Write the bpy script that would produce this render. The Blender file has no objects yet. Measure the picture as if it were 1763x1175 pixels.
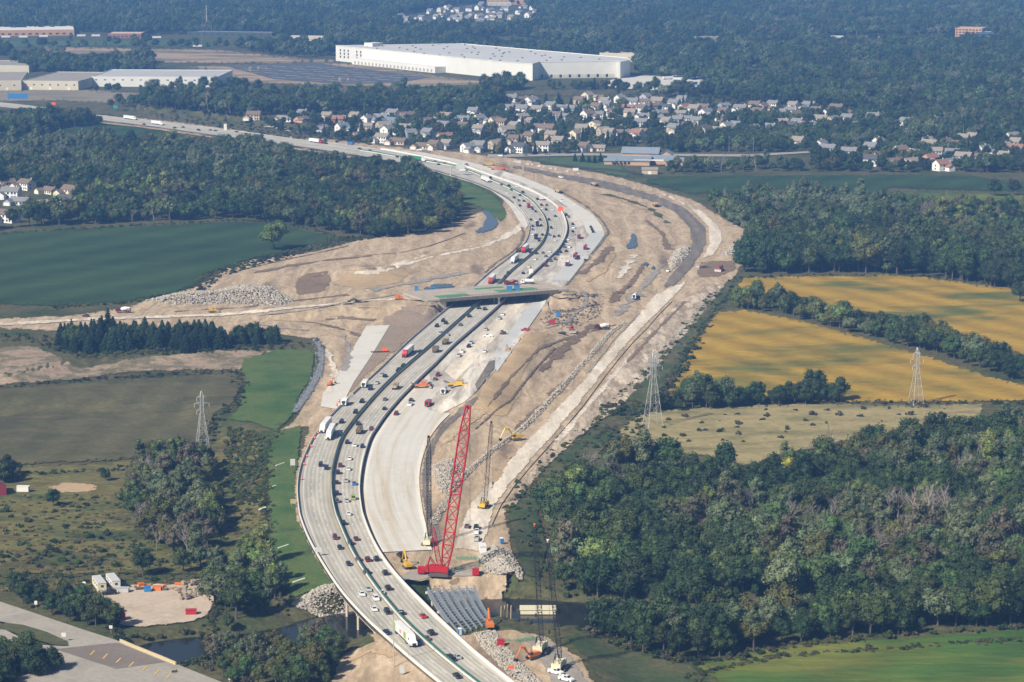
import bpy, math, random
import numpy as np
from mathutils import Vector, Matrix
from mathutils.geometry import delaunay_2d_cdt
rng = np.random.default_rng(11)
random.seed(11)
R = math.radians
S = bpy.context.scene
COL = S.collection
# ---------------------------------------------------------------- camera, sky, sun, exposure
PW, FPX, CX, CY, YH, CAMH = 1763.0, 4500.0, 881.5, 587.5, -220.0, 267.0
PITCH = math.atan((CY - YH) / FPX)
cd = bpy.data.cameras.new('camera')
cam = bpy.data.objects.new('camera', cd)
COL.objects.link(cam)
cam.location = (0, 0, CAMH)
cam.rotation_euler = (math.pi / 2 - PITCH, 0, 0)
cd.sensor_fit = 'HORIZONTAL'
cd.sensor_width = 36
cd.lens = 36 * FPX / PW
cd.clip_start = 5
cd.clip_end = 90000
S.camera = cam
SUN_EL, SUN_AZ = R(40), R(45)          # light travels right and away from the camera
wd = bpy.data.worlds.new('World')
S.world = wd
wd.use_nodes = True
_n = wd.node_tree.nodes
_bg = next(n for n in _n if n.type == 'BACKGROUND')
_sk = _n.new('ShaderNodeTexSky')
_sk.sky_type = 'NISHITA'
_sk.sun_disc = False
_sk.sun_elevation = SUN_EL
_sk.sun_rotation = math.atan2(-math.cos(SUN_AZ), -math.sin(SUN_AZ)) % (2 * math.pi)
_sk.dust_density = 1.6
wd.node_tree.links.new(_sk.outputs[0], _bg.inputs[0])
_bg.inputs[1].default_value = 0.05
sl = bpy.data.lights.new('sun', 'SUN')
sl.energy = 5.0
sl.angle = R(0.5)
sl.color = (1.0, 0.92, 0.79)
so = bpy.data.objects.new('sun', sl)
COL.objects.link(so)
_d = Vector((math.cos(SUN_AZ) * math.cos(SUN_EL), math.sin(SUN_AZ) * math.cos(SUN_EL), -math.sin(SUN_EL)))
so.rotation_euler = _d.to_track_quat('-Z', 'Y').to_euler()
so.location = (-300, 300, 400)
S.view_settings.view_transform = 'Standard'
S.view_settings.look = 'None'
S.view_settings.exposure = 0.52
S.view_settings.gamma = 1
S.view_settings.use_curve_mapping = False
S.cycles.max_bounces = 5
S.cycles.diffuse_bounces = 2
S.cycles.glossy_bounces = 2
S.cycles.transmission_bounces = 2
S.cycles.volume_bounces = 0
S.cycles.transparent_max_bounces = 8
S.cycles.use_denoising = True

# ---------------------------------------------------------------- photo pixel <-> place
_cp, _sp = math.cos(PITCH), math.sin(PITCH)
def unp(px, py, z=0.0):
    u = (np.asarray(px, float) - CX) / FPX
    v = (CY - np.asarray(py, float)) / FPX
    dy = _cp + v * _sp
    dz = -_sp + v * _cp
    t = (np.asarray(z, float) - CAMH) / dz
    return u * t, dy * t
def prj(x, y, z):
    x, y, z = np.asarray(x, float), np.asarray(y, float), np.asarray(z, float) - CAMH
    zc = y * _cp - z * _sp
    yc = y * _sp + z * _cp
    return CX + FPX * x / zc, CY - FPX * yc / zc
def sstep(a, b, x):
    t = np.clip((x - a) / (b - a), 0, 1)
    return t * t * (3 - 2 * t)
def inpoly(x, y, poly):
    x, y = np.asarray(x, float), np.asarray(y, float)
    c = np.zeros(x.shape, bool)
    n = len(poly)
    for i in range(n):
        x1, y1 = poly[i]
        x2, y2 = poly[(i + 1) % n]
        if y1 == y2:
            continue
        k = ((y1 > y) != (y2 > y)) & (x < (x2 - x1) * (y - y1) / (y2 - y1) + x1)
        c ^= k
    return c
def dseg(x, y, a, b):
    vx, vy = b[0] - a[0], b[1] - a[1]
    l2 = vx * vx + vy * vy + 1e-9
    t = np.clip(((x - a[0]) * vx + (y - a[1]) * vy) / l2, 0, 1)
    return np.hypot(x - a[0] - t * vx, y - a[1] - t * vy), t
def dline(x, y, pts):
    d = None
    for a, b in zip(pts[:-1], pts[1:]):
        q = dseg(x, y, a, b)[0]
        d = q if d is None else np.minimum(d, q)
    return d
def sdpoly(x, y, poly):
    d = dline(x, y, list(poly) + [poly[0]])
    return np.where(inpoly(x, y, poly), -d, d)
_P = rng.integers(0, 1 << 30, 4096)
def vnoise(x, y, seed=0):
    x, y = np.asarray(x, float), np.asarray(y, float)
    xi, yi = np.floor(x).astype(np.int64), np.floor(y).astype(np.int64)
    fx, fy = x - xi, y - yi
    fx, fy = fx * fx * (3 - 2 * fx), fy * fy * (3 - 2 * fy)
    h = lambda a, b: (_P[(a * 73 + b * 1259 + seed * 331) & 4095] & 65535) / 65535.0
    return (h(xi, yi) * (1 - fx) + h(xi + 1, yi) * fx) * (1 - fy) + (h(xi, yi + 1) * (1 - fx) + h(xi + 1, yi + 1) * fx) * fy
def fbm(x, y, seed=0, o=4):
    s, a = 0.0, 0.5
    for i in range(o):
        s = s + a * vnoise(x * 2 ** i, y * 2 ** i, seed + i)
        a *= 0.5
    return s / (1 - 0.5 ** o)

# ---------------------------------------------------------------- terrain
def wp(pts, z=0.0):
    return [tuple(float(c) for c in unp(p[0], p[1], z if len(p) < 3 else p[2])) for p in pts]
LOWL = wp([(-700, 690), (330, 690), (440, 740), (462, 800), (458, 900), (478, 985), (530, 1022), (600, 1062), (690, 1150), (770, 1260), (900, 1500), (-700, 1500)])
LOWR = wp([(880, 905), (905, 985), (900, 1030), (1000, 1075), (1012, 1120), (1040, 1190), (1150, 1500), (2600, 1500), (2600, 720), (1763, 700), (1300, 800), (1000, 830)])
CREEK = wp([(-60, 1330), (120, 1215), (235, 1150), (290, 1126), (360, 1118), (450, 1112), (560, 1092), (650, 1076), (760, 1060), (860, 1056), (940, 1064), (1030, 1070), (1200, 1082), (1500, 1040)], -8)
POOL_ = wp([(610, 1084), (760, 1060), (860, 1057), (940, 1064), (1015, 1070)], -8)
CORR = wp([(300, 216), (570, 253), (690, 272), (799, 292), (879, 326), (930, 364), (942, 394), (925, 430), (877, 471), (820, 526), (738, 599), (648, 681), (602, 736), (580, 779), (571, 843), (584, 900), (643, 1007), (718, 1092), (817, 1175)])
RAMPL = [(772, 514, 7), (640, 520, 5.6), (500, 532, 2.5), (380, 545, 0.2)]
RAMPR = [(948, 502, 7), (1000, 498, 5.8), (1060, 500, 2.5), (1085, 506, 0.2)]
RAMPS = [[(*wp([p])[0], p[2]) for p in r] for r in (RAMPL, RAMPR)]
UNDER = wp([(842, 458), (1016, 448), (985, 482), (943, 520), (905, 571), (880, 606), (740, 606), (690, 600), (758, 540), (786, 516), (824, 482)])
MOUNDS = [(620, 478, 5, 26, 20), (655, 470, 4.5, 20, 14), (700, 548, 3.5, 24, 16), (600, 500, 2.5, 40, 18), (1008, 450, 3, 18, 26), (1060, 470, 2.5, 14, 18),
          (1125, 395, 2.5, 8, 26), (1285, 425, 4, 16, 14), (455, 505, 3.5, 24, 11), (300, 515, 2, 16, 8), (880, 300, 2, 20, 10)]
RIDGES = [([(905, 582), (870, 625), (845, 660), (815, 700)], 5.5, 9, 16), ([(995, 565), (950, 590), (900, 660)], 2.5, 6, 12), ([(20, 655), (120, 632), (230, 620), (335, 612)], 3.4, 7, 12),
          ([(250, 188), (330, 196), (420, 208), (520, 222)], 7, 8, 22), ([(790, 745), (775, 790), (765, 850)], 2.2, 3, 7),
          ([(905, 1120), (880, 1085), (860, 1065)], 1.0, 4, 5), ([(60, 90), (120, 84)], 6, 10, 18), ([(560, 84), (640, 86)], 4, 8, 18)]
MOUNDS = [(*wp([m[:2]])[0], *m[2:]) for m in MOUNDS]
RIDGES = [(wp(r[0]), *r[1:]) for r in RIDGES]
def T_exact(x, y):
    x, y = np.asarray(x, float), np.asarray(y, float)
    z = 1.3 * (fbm(x / 90, y / 90, 3, 3) - .5) * sstep(40, 110, dline(x, y, CORR))
    for m in MOUNDS:
        k = ((x - m[0]) / m[3]) ** 2 + ((y - m[1]) / m[4]) ** 2
        z = z + m[2] * np.exp(-k) * (.8 + .4 * fbm(x / 9, y / 9, 8, 2))
    for pts, h, hw, fall in RIDGES:
        d = dline(x, y, pts)
        z = z + h * (1 - sstep(hw * .4, hw + fall, d)) * (.7 + .6 * fbm(x / 14, y / 14, 5, 3))
    for r in RAMPS:
        best = np.zeros_like(z)
        for a, b in zip(r[:-1], r[1:]):
            d, t = dseg(x, y, a, b)
            h = a[2] + (b[2] - a[2]) * t
            best = np.maximum(best, h - np.maximum(d - 20, 0) / 2.0)
        z = np.maximum(z, best)
    low = np.zeros_like(z)
    for P in (LOWL, LOWR):
        d = sdpoly(x, y, P)
        low = np.maximum(low, 1 - sstep(-16, 6, d))
    z = z - 4.2 * low
    z = z * sstep(0, 3, sdpoly(x, y, UNDER))
    d = dline(x, y, CREEK)
    d = np.minimum(d, dline(x, y, POOL_) - 9)
    k = sstep(8, 24, d + 6 * (fbm(x / 18, y / 18, 4, 2) - .5))
    z = z * k - 9.0 * (1 - k)
    return z
_gx0, _gy0, _gs = -1500.0, 620.0, 3.5
_gnx, _gny = 858, 1650
_hx, _hy = np.meshgrid(_gx0 + _gs * np.arange(_gnx), _gy0 + _gs * np.arange(_gny))
HGT = T_exact(_hx, _hy)
def T(x, y):
    """terrain height read from the height grid"""
    a = np.clip((np.asarray(x, float) - _gx0) / _gs, 0, _gnx - 1.001)
    b = np.clip((np.asarray(y, float) - _gy0) / _gs, 0, _gny - 1.001)
    i, j = a.astype(int), b.astype(int)
    a, b = a - i, b - j
    return (HGT[j, i] * (1 - a) + HGT[j, i + 1] * a) * (1 - b) + (HGT[j + 1, i] * (1 - a) + HGT[j + 1, i + 1] * a) * b
def G(px, py, off=0.0):
    """photo pixel -> place on the terrain"""
    px, py = np.asarray(px, float), np.asarray(py, float)
    z = np.zeros(px.shape)
    for i in range(9):
        x, y = unp(px, py, z)
        z = z * .35 + .65 * (T(x, y) + off)
    x, y = unp(px, py, z)
    return x, y, T(x, y) + off
def G1(px, py, off=0.0):
    x, y, z = G(np.array([px]), np.array([py]), off)
    return Vector((float(x[0]), float(y[0]), float(z[0])))
def U1(px, py, z):
    x, y = unp(px, py, z)
    return Vector((float(x), float(y), float(z)))
def pxm(py):
    return (py - YH) / CAMH       # photo pixels per metre on the ground at that row

# ---------------------------------------------------------------- materials
def _nt(name):
    m = bpy.data.materials.new(name)
    m.use_nodes = True
    t = m.node_tree
    b = next(n for n in t.nodes if n.type == 'BSDF_PRINCIPLED')
    return m, t, b
def plain(name, c, rough=.6, metal=0.0, var=.12, scale=1.5, spec=.35):
    m, t, b = _nt(name)
    tc = t.nodes.new('ShaderNodeTexCoord')
    nz = t.nodes.new('ShaderNodeTexNoise')
    nz.inputs['Scale'].default_value = scale
    nz.inputs['Detail'].default_value = 3
    t.links.new(tc.outputs['Object'], nz.inputs['Vector'])
    mp = t.nodes.new('ShaderNodeMapRange')
    mp.inputs['From Min'].default_value = .3
    mp.inputs['From Max'].default_value = .7
    mp.inputs['To Min'].default_value = 1 - var
    mp.inputs['To Max'].default_value = 1 + var
    t.links.new(nz.outputs['Fac'], mp.inputs['Value'])
    mx = t.nodes.new('ShaderNodeVectorMath')
    mx.operation = 'SCALE'
    mx.inputs[0].default_value = c[:3]
    t.links.new(mp.outputs[0], mx.inputs['Scale'])
    t.links.new(mx.outputs[0], b.inputs['Base Color'])
    b.inputs['Roughness'].default_value = rough
    b.inputs['Metallic'].default_value = metal
    b.inputs['Specular IOR Level'].default_value = spec
    return m
def earth(name, cols, scale=.03, fine=.5, fvar=.3, stretch=(1, 1, 1), rot=0.0, rough=.95, bump=.25, bscale=.4, spots=None, warp=0.0, tracks=None):
    """ground cover: broad patches + fine grain in metres of the place"""
    m, t, b = _nt(name)
    N, L = t.nodes.new, t.links.new
    ge = N('ShaderNodeNewGeometry')
    mp = N('ShaderNodeMapping')
    mp.inputs['Rotation'].default_value = (0, 0, rot)
    mp.inputs['Scale'].default_value = stretch
    L(ge.outputs['Position'], mp.inputs['Vector'])
    n1 = N('ShaderNodeTexNoise')
    n1.inputs['Scale'].default_value = scale
    n1.inputs['Detail'].default_value = 7
    n1.inputs['Roughness'].default_value = .62
    n1.inputs['Distortion'].default_value = warp
    L(mp.outputs[0], n1.inputs['Vector'])
    cr = N('ShaderNodeValToRGB')
    e = cr.color_ramp.elements
    ps = np.linspace(.32, .68, len(cols))
    e[0].position, e[0].color = ps[0], (*cols[0], 1)
    e[1].position, e[1].color = ps[-1], (*cols[-1], 1)
    for p, c in zip(ps[1:-1], cols[1:-1]):
        q = e.new(p)
        q.color = (*c, 1)
    L(n1.outputs['Fac'], cr.inputs[0])
    out = cr.outputs[0]
    if spots:
        n3 = N('ShaderNodeTexNoise')
        n3.inputs['Scale'].default_value = spots[1]
        n3.inputs['Detail'].default_value = 5
        L(mp.outputs[0], n3.inputs['Vector'])
        r3 = N('ShaderNodeMapRange')
        r3.inputs['From Min'].default_value = spots[2]
        r3.inputs['From Max'].default_value = spots[2] + .09
        L(n3.outputs['Fac'], r3.inputs['Value'])
        mx = N('ShaderNodeMix')
        mx.data_type = 'RGBA'
        mx.inputs[7].default_value = (*spots[0], 1)
        L(r3.outputs[0], mx.inputs[0])
        L(out, mx.inputs[6])
        out = mx.outputs[2]
    if tracks:
        wv = N('ShaderNodeTexWave')
        wv.wave_type = 'BANDS'
        wv.inputs['Scale'].default_value = tracks[0]
        wv.inputs['Distortion'].default_value = tracks[1]
        wv.inputs['Detail'].default_value = 3
        L(mp.outputs[0], wv.inputs['Vector'])
        rt = N('ShaderNodeMapRange')
        rt.inputs['To Min'].default_value = 1 - tracks[2]
        rt.inputs['To Max'].default_value = 1 + tracks[2]
        L(wv.outputs['Fac'], rt.inputs['Value'])
        s0 = N('ShaderNodeVectorMath')
        s0.operation = 'SCALE'
        L(out, s0.inputs[0])
        L(rt.outputs[0], s0.inputs['Scale'])
        out = s0.outputs[0]
    n2 = N('ShaderNodeTexNoise')
    n2.inputs['Scale'].default_value = fine
    n2.inputs['Detail'].default_value = 4
    n2.inputs['Roughness'].default_value = .7
    L(mp.outputs[0], n2.inputs['Vector'])
    r2 = N('ShaderNodeMapRange')
    r2.inputs['From Min'].default_value = .3
    r2.inputs['From Max'].default_value = .7
    r2.inputs['To Min'].default_value = 1 - fvar
    r2.inputs['To Max'].default_value = 1 + fvar
    L(n2.outputs['Fac'], r2.inputs['Value'])
    sc = N('ShaderNodeVectorMath')
    sc.operation = 'SCALE'
    L(out, sc.inputs[0])
    L(r2.outputs[0], sc.inputs['Scale'])
    L(sc.outputs[0], b.inputs['Base Color'])
    b.inputs['Roughness'].default_value = rough
    b.inputs['Specular IOR Level'].default_value = .15
    if bump:
        nb = N('ShaderNodeTexNoise')
        nb.inputs['Scale'].default_value = bscale
        nb.inputs['Detail'].default_value = 5
        L(ge.outputs['Position'], nb.inputs['Vector'])
        bp = N('ShaderNodeBump')
        bp.inputs['Strength'].default_value = 1.0
        bp.inputs['Distance'].default_value = bump
        L(nb.outputs['Fac'], bp.inputs['Height'])
        L(bp.outputs[0], b.inputs['Normal'])
    return m
SOFT = {}
def soften(m):
    """the same ground cover thinning out raggedly towards its rim"""
    if m.name in SOFT: return SOFT[m.name]
    q = m.copy()
    q.name = m.name + '_ragged'
    SOFT[m.name] = q
    t = q.node_tree
    N, L = t.nodes.new, t.links.new
    b = next(n for n in t.nodes if n.type == 'BSDF_PRINCIPLED')
    o = next(n for n in t.nodes if n.type == 'OUTPUT_MATERIAL')
    at = N('ShaderNodeAttribute')
    at.attribute_name = 'rim'
    ge = N('ShaderNodeNewGeometry')
    nz = N('ShaderNodeTexNoise')
    nz.inputs['Scale'].default_value = .22
    nz.inputs['Detail'].default_value = 6
    nz.inputs['Roughness'].default_value = .75
    L(ge.outputs['Position'], nz.inputs['Vector'])
    s = N('ShaderNodeMath')
    s.operation = 'SUBTRACT'
    r = N('ShaderNodeMapRange')
    r.inputs['From Min'].default_value = .3
    r.inputs['From Max'].default_value = .7
    L(nz.outputs['Fac'], r.inputs['Value'])
    L(at.outputs['Fac'], s.inputs[0])
    L(r.outputs[0], s.inputs[1])
    r2 = N('ShaderNodeMapRange')
    r2.inputs['From Min'].default_value = -.12
    r2.inputs['From Max'].default_value = .12
    L(s.outputs[0], r2.inputs['Value'])
    tr = N('ShaderNodeBsdfTransparent')
    mx = N('ShaderNodeMixShader')
    L(r2.outputs[0], mx.inputs[0])
    L(tr.outputs[0], mx.inputs[1])
    L(b.outputs[0], mx.inputs[2])
    L(mx.outputs[0], o.inputs['Surface'])
    return q
def leaf(name, c, var=.35, hue=.03):
    m, t, b = _nt(name)
    N, L = t.nodes.new, t.links.new
    oi = N('ShaderNodeObjectInfo')
    ge = N('ShaderNodeNewGeometry')
    a = N('ShaderNodeMapRange')
    a.inputs['To Min'].default_value = 1 - var
    a.inputs['To Max'].default_value = 1 + var
    L(ge.outputs['Random Per Island'], a.inputs['Value'])
    h = N('ShaderNodeMapRange')
    h.inputs['To Min'].default_value = .5 - hue
    h.inputs['To Max'].default_value = .5 + hue
    L(oi.outputs['Random'], h.inputs['Value'])
    # neighbouring trees of one stand differ in tone as the stand does
    nz = N('ShaderNodeTexNoise')
    nz.inputs['Scale'].default_value = .02
    L(oi.outputs['Location'], nz.inputs['Vector'])
    a2 = N('ShaderNodeMapRange')
    a2.inputs['From Min'].default_value = .3
    a2.inputs['From Max'].default_value = .7
    a2.inputs['To Min'].default_value = .6
    a2.inputs['To Max'].default_value = 1.5
    L(nz.outputs['Fac'], a2.inputs['Value'])
    a3 = N('ShaderNodeMath')
    a3.operation = 'MULTIPLY'
    L(a.outputs[0], a3.inputs[0])
    L(a2.outputs[0], a3.inputs[1])
    hs = N('ShaderNodeHueSaturation')
    hs.inputs['Color'].default_value = (*c, 1)
    L(h.outputs[0], hs.inputs['Hue'])
    L(a3.outputs[0], hs.inputs['Value'])
    L(hs.outputs[0], b.inputs['Base Color'])
    b.inputs['Roughness'].default_value = .7
    b.inputs['Specular IOR Level'].default_value = .25
    return m
# ---------------------------------------------------------------- mesh helpers
class MB:
    def __init__(s):
        s.v, s.f = [], []
    def add(s, vs, fs):
        k = len(s.v)
        s.v += [tuple(p) for p in vs]
        s.f += [tuple(i + k for i in f) for f in fs]
        return s
    def box(s, c, d, top=(1, 1), rz=0.0, sh=(0, 0)):
        """c centre of the base, d size, top = scale of the upper face, sh = shift of the upper face"""
        hx, hy = d[0] / 2, d[1] / 2
        ca, sa = math.cos(rz), math.sin(rz)
        vs = []
        for z, kx, ky, ox, oy in ((0, 1, 1, 0, 0), (d[2], top[0], top[1], sh[0], sh[1])):
            for sx, sy in ((-1, -1), (1, -1), (1, 1), (-1, 1)):
                x, y = sx * hx * kx + ox, sy * hy * ky + oy
                vs.append((c[0] + x * ca - y * sa, c[1] + x * sa + y * ca, c[2] + z))
        return s.add(vs, [(3, 2, 1, 0), (4, 5, 6, 7), (0, 1, 5, 4), (1, 2, 6, 5), (2, 3, 7, 6), (3, 0, 4, 7)])
    def prism(s, prof, y0, y1):
        """side outline in x,z drawn across y (counter-clockwise seen from -y)"""
        n = len(prof)
        vs = [(p[0], y0, p[1]) for p in prof] + [(p[0], y1, p[1]) for p in prof]
        return s.add(vs, [tuple(range(n)), tuple(range(2 * n - 1, n - 1, -1))] + [(i, i + n, (i + 1) % n + n, (i + 1) % n) for i in range(n)])
    def tube(s, a, b, r, n=4, r2=None):
        a, b = Vector(a), Vector(b)
        d = (b - a)
        if d.length < 1e-6:
            return s
        d.normalize()
        u = d.orthogonal().normalized()
        w = d.cross(u)
        vs = []
        for p, q in ((a, r), (b, r if r2 is None else r2)):
            for i in range(n):
                t = 2 * math.pi * (i + .5) / n
                vs.append(p + (u * math.cos(t) + w * math.sin(t)) * q)
        return s.add(vs, [(i, (i + 1) % n, (i + 1) % n + n, i + n) for i in range(n)] + [tuple(range(n - 1, -1, -1)), tuple(range(n, 2 * n))])
    def lathe(s, pts, a, axis, n=10):
        """pts (along, radius) turned about axis from point a"""
        a, d = Vector(a), Vector(axis).normalized()
        u = d.orthogonal().normalized()
        w = d.cross(u)
        vs, fs = [], []
        for t, r in pts:
            for i in range(n):
                q = 2 * math.pi * i / n
                vs.append(a + d * t + (u * math.cos(q) + w * math.sin(q)) * r)
        for j in range(len(pts) - 1):
            for i in range(n):
                fs.append((j * n + i, j * n + (i + 1) % n, (j + 1) * n + (i + 1) % n, (j + 1) * n + i))
        fs += [tuple(range(n - 1, -1, -1)), tuple(range((len(pts) - 1) * n, len(pts) * n))]
        return s.add(vs, fs)
    def quad(s, a, b, c, d):
        return s.add([a, b, c, d], [(0, 1, 2, 3)])
    def mesh(s, name, smooth=False):
        m = bpy.data.meshes.new(name)
        m.from_pydata(s.v, [], s.f)
        m.materials.append(None)
        if smooth:
            m.polygons.foreach_set('use_smooth', [True] * len(m.polygons))
        return m
def tag(o, label=None, cat=None, group=None, kind=None):
    if label: o['label'] = label
    if cat: o['category'] = cat
    if group: o['group'] = group
    if kind: o['kind'] = kind
    return o
def obj(name, me, mat, parent=None, loc=None, rz=0.0, sc=None):
    if isinstance(me, MB):
        me = me.mesh(name)
    o = bpy.data.objects.new(name, me)
    COL.objects.link(o)
    if mat is not None:
        if not me.materials:
            me.materials.append(None)
        if me.materials[0] is None or parent is None or me.users > 1:
            o.material_slots[0].link = 'OBJECT'
            o.material_slots[0].material = mat
        else:
            me.materials[0] = mat
    if parent is not None:
        o.parent = parent
    if loc is not None:
        o.location = loc
    o.rotation_euler[2] = rz
    if sc is not None:
        o.scale = sc
    return o
def thing(name, label, cat, loc, rz=0.0, group=None, sc=None):
    o = bpy.data.objects.new(name, None)
    o.empty_display_size = .5
    COL.objects.link(o)
    o.location = loc
    o.rotation_euler[2] = rz
    if sc: o.scale = (sc, sc, sc) if not hasattr(sc, '__len__') else sc
    return tag(o, label, cat, group)
def npmesh(name, v, f, mat=None, smooth=False):
    m = bpy.data.meshes.new(name)
    v = np.asarray(v, np.float32)
    f = np.asarray(f, np.int32)
    k = f.shape[1]
    m.vertices.add(len(v))
    m.vertices.foreach_set('co', v.ravel())
    m.loops.add(f.size)
    m.loops.foreach_set('vertex_index', f.ravel())
    m.polygons.add(len(f))
    m.polygons.foreach_set('loop_start', np.arange(0, f.size, k, dtype=np.int32))
    m.polygons.foreach_set('loop_total', np.full(len(f), k, np.int32))
    if smooth:
        m.polygons.foreach_set('use_smooth', np.ones(len(f), bool))
    m.update(calc_edges=True)
    m.materials.append(mat)
    return m
_ON = 'first second third fourth fifth sixth seventh eighth ninth tenth eleventh twelfth thirteenth fourteenth fifteenth sixteenth seventeenth eighteenth nineteenth'.split()
_TN = 'twenty thirty forty fifty sixty seventy'.split()
def ordinal(n):
    if n < 20: return _ON[n - 1]
    t = _TN[n // 10 - 2]
    return t[:-1] + 'ieth' if n % 10 == 0 else t + '-' + _ON[n % 10 - 1]
ORD = ['nearest'] + [ordinal(k) + ' nearest' for k in range(2, 80)]
ORDL = ['leftmost'] + [ordinal(k) + ' from left' for k in range(2, 80)]
def number(items, words=ORD):
    """items (sort key, base label): tell look-alikes apart by their order"""
    out = [None] * len(items)
    by = {}
    for i, (k, b) in enumerate(items):
        by.setdefault(b, []).append((k, i))
    for b, l in by.items():
        l.sort()
        for j, (k, i) in enumerate(l):
            out[i] = b if len(l) == 1 else b + ', ' + words[min(j, len(words) - 1)]
    return out

# ---------------------------------------------------------------- ground sheets
def densify(poly, step, amp, seed):
    out = []
    n = len(poly)
    for i in range(n):
        a, b = np.array(poly[i][:2], float), np.array(poly[(i + 1) % n][:2], float)
        L = np.hypot((b - a)[0], (b - a)[1] * 2)
        k = max(1, int(L / step))
        for j in range(k):
            p = a + (b - a) * j / k
            d = (b - a) / (np.hypot(*(b - a)) + 1e-6)
            q = (fbm(p[0] / 16. + seed, p[1] / 8., seed, 4) - .5) * 4.2 * amp
            out.append((p[0] - d[1] * q, p[1] + d[0] * q * .5))
    return out
def sheet(name, poly, mat, off, sx=11, sy=6, amp=2.0, step=7, seed=1, label=None, cat=None, kind='structure', flat=None, soft=None):
    P = densify(poly, step, amp, seed) if amp or step else [tuple(p[:2]) for p in poly]
    A = np.array(P)
    x0, y0, x1, y1 = A[:, 0].min(), A[:, 1].min(), A[:, 0].max(), A[:, 1].max()
    gx, gy = np.meshgrid(np.arange(x0 + sx / 2, x1, sx), np.arange(y0 + sy / 2, y1, sy))
    gx = gx + (np.arange(gx.shape[0]) % 2)[:, None] * sx / 2
    gx, gy = gx.ravel(), gy.ravel()
    k = inpoly(gx, gy, P)
    gx, gy = gx[k], gy[k]
    if len(gx):
        d = dline(gx, gy * 1.5, [(p[0], p[1] * 1.5) for p in P] + [(P[0][0], P[0][1] * 1.5)])
        gx, gy = gx[d > sy * .6], gy[d > sy * .6]
    pts = [Vector(p) for p in P] + [Vector((a, b)) for a, b in zip(gx, gy)]
    n = len(P)
    v, e, f, *_ = delaunay_2d_cdt(pts, [(i, (i + 1) % n) for i in range(n)], [], 1, 1e-4)
    vx, vy = np.array([p.x for p in v]), np.array([p.y for p in v])
    if flat is None:
        X, Y, Z = G(vx, vy, off)
    else:
        X, Y = unp(vx, vy, flat)
        Z = np.full(X.shape, flat)
    F = [t if (X[t[1]] - X[t[0]]) * (Y[t[2]] - Y[t[0]]) - (X[t[2]] - X[t[0]]) * (Y[t[1]] - Y[t[0]]) > 0 else t[::-1] for t in f]
    if soft is None: soft = 7.0 if amp >= 1 and flat is None else 0
    if soft:
        mat = soften(mat)
    me = npmesh(name, np.stack([X, Y, Z], 1), F, mat, True)
    if soft:
        d = dline(vx, vy * 1.6, [(p[0], p[1] * 1.6) for p in P] + [(P[0][0], P[0][1] * 1.6)])
        me.attributes.new('rim', 'FLOAT', 'POINT').data.foreach_set('value', np.clip(d / soft, 0, 1.2).astype(np.float32))
    o = bpy.data.objects.new(name, me)
    COL.objects.link(o)
    return tag(o, label, cat, None, kind)

m_ground = earth('rough_grass', [(.034, .048, .017), (.056, .066, .025), (.09, .082, .038), (.05, .06, .023)], .02, .35, .45, bump=.5, bscale=.25)
rows = np.concatenate([np.arange(1560, 1200, -12), np.arange(1200, 330, -4.0), np.arange(330, 60, -3.0), np.arange(60, -60, -4.0), np.arange(-60, -205, -6.0)])
colsx = np.concatenate([np.linspace(-2600, -80, 26), np.arange(-74, 1840, 5.2), np.linspace(1850, 4400, 26)])
gx, gy = np.meshgrid(colsx, rows)
X, Y, Z = G(gx.ravel(), gy.ravel(), -.35)
SITE = [(-50, 549), (130, 541), (215, 528), (262, 512), (335, 494), (378, 462), (440, 443), (540, 432), (622, 410), (700, 402), (760, 392), (800, 372), (830, 362), (860, 352), (868, 338), (840, 322), (800, 308), (755, 296), (700, 285), (640, 274), (560, 263), (430, 245), (300, 229), (170, 209), (170, 196), (300, 205), (430, 222), (560, 238), (640, 247), (760, 258), (880, 270), (1000, 290), (1100, 312), (1200, 346), (1255, 378), (1285, 395), (1290, 440), (1272, 472), (1235, 505), (1180, 570), (1120, 640), (1075, 680), (1020, 735), (960, 780), (915, 835), (872, 885), (885, 945), (900, 985), (885, 1010), (850, 1030), (700, 1022), (680, 1060), (800, 1090), (880, 1082), (940, 1094), (1000, 1130), (1030, 1185), (700, 1185), (640, 1100), (560, 1010), (500, 940), (500, 830), (530, 735), (478, 745), (505, 722), (542, 650), (556, 600), (540, 585), (480, 578), (380, 580), (250, 575), (100, 572), (-50, 566)]
gpx, gpy = prj(X, Y, Z)
dS = dline(gpx, gpy * 1.6, [(p[0], p[1] * 1.6) for p in SITE + SITE[:1]])
Z = np.where(inpoly(gpx, gpy, SITE) & (dS > 16), Z - 2.6, Z)
nx, ny = len(colsx), len(rows)
ii = (np.arange(ny - 1)[:, None] * nx + np.arange(nx - 1)[None, :]).ravel()
me = npmesh('ground', np.stack([X, Y, Z], 1), np.stack([ii, ii + 1, ii + nx + 1, ii + nx], 1), m_ground, True)
_o = bpy.data.objects.new('ground', me)
COL.objects.link(_o)
tag(_o, 'rough green and olive grassland under everything else', 'ground', None, 'structure')

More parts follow.
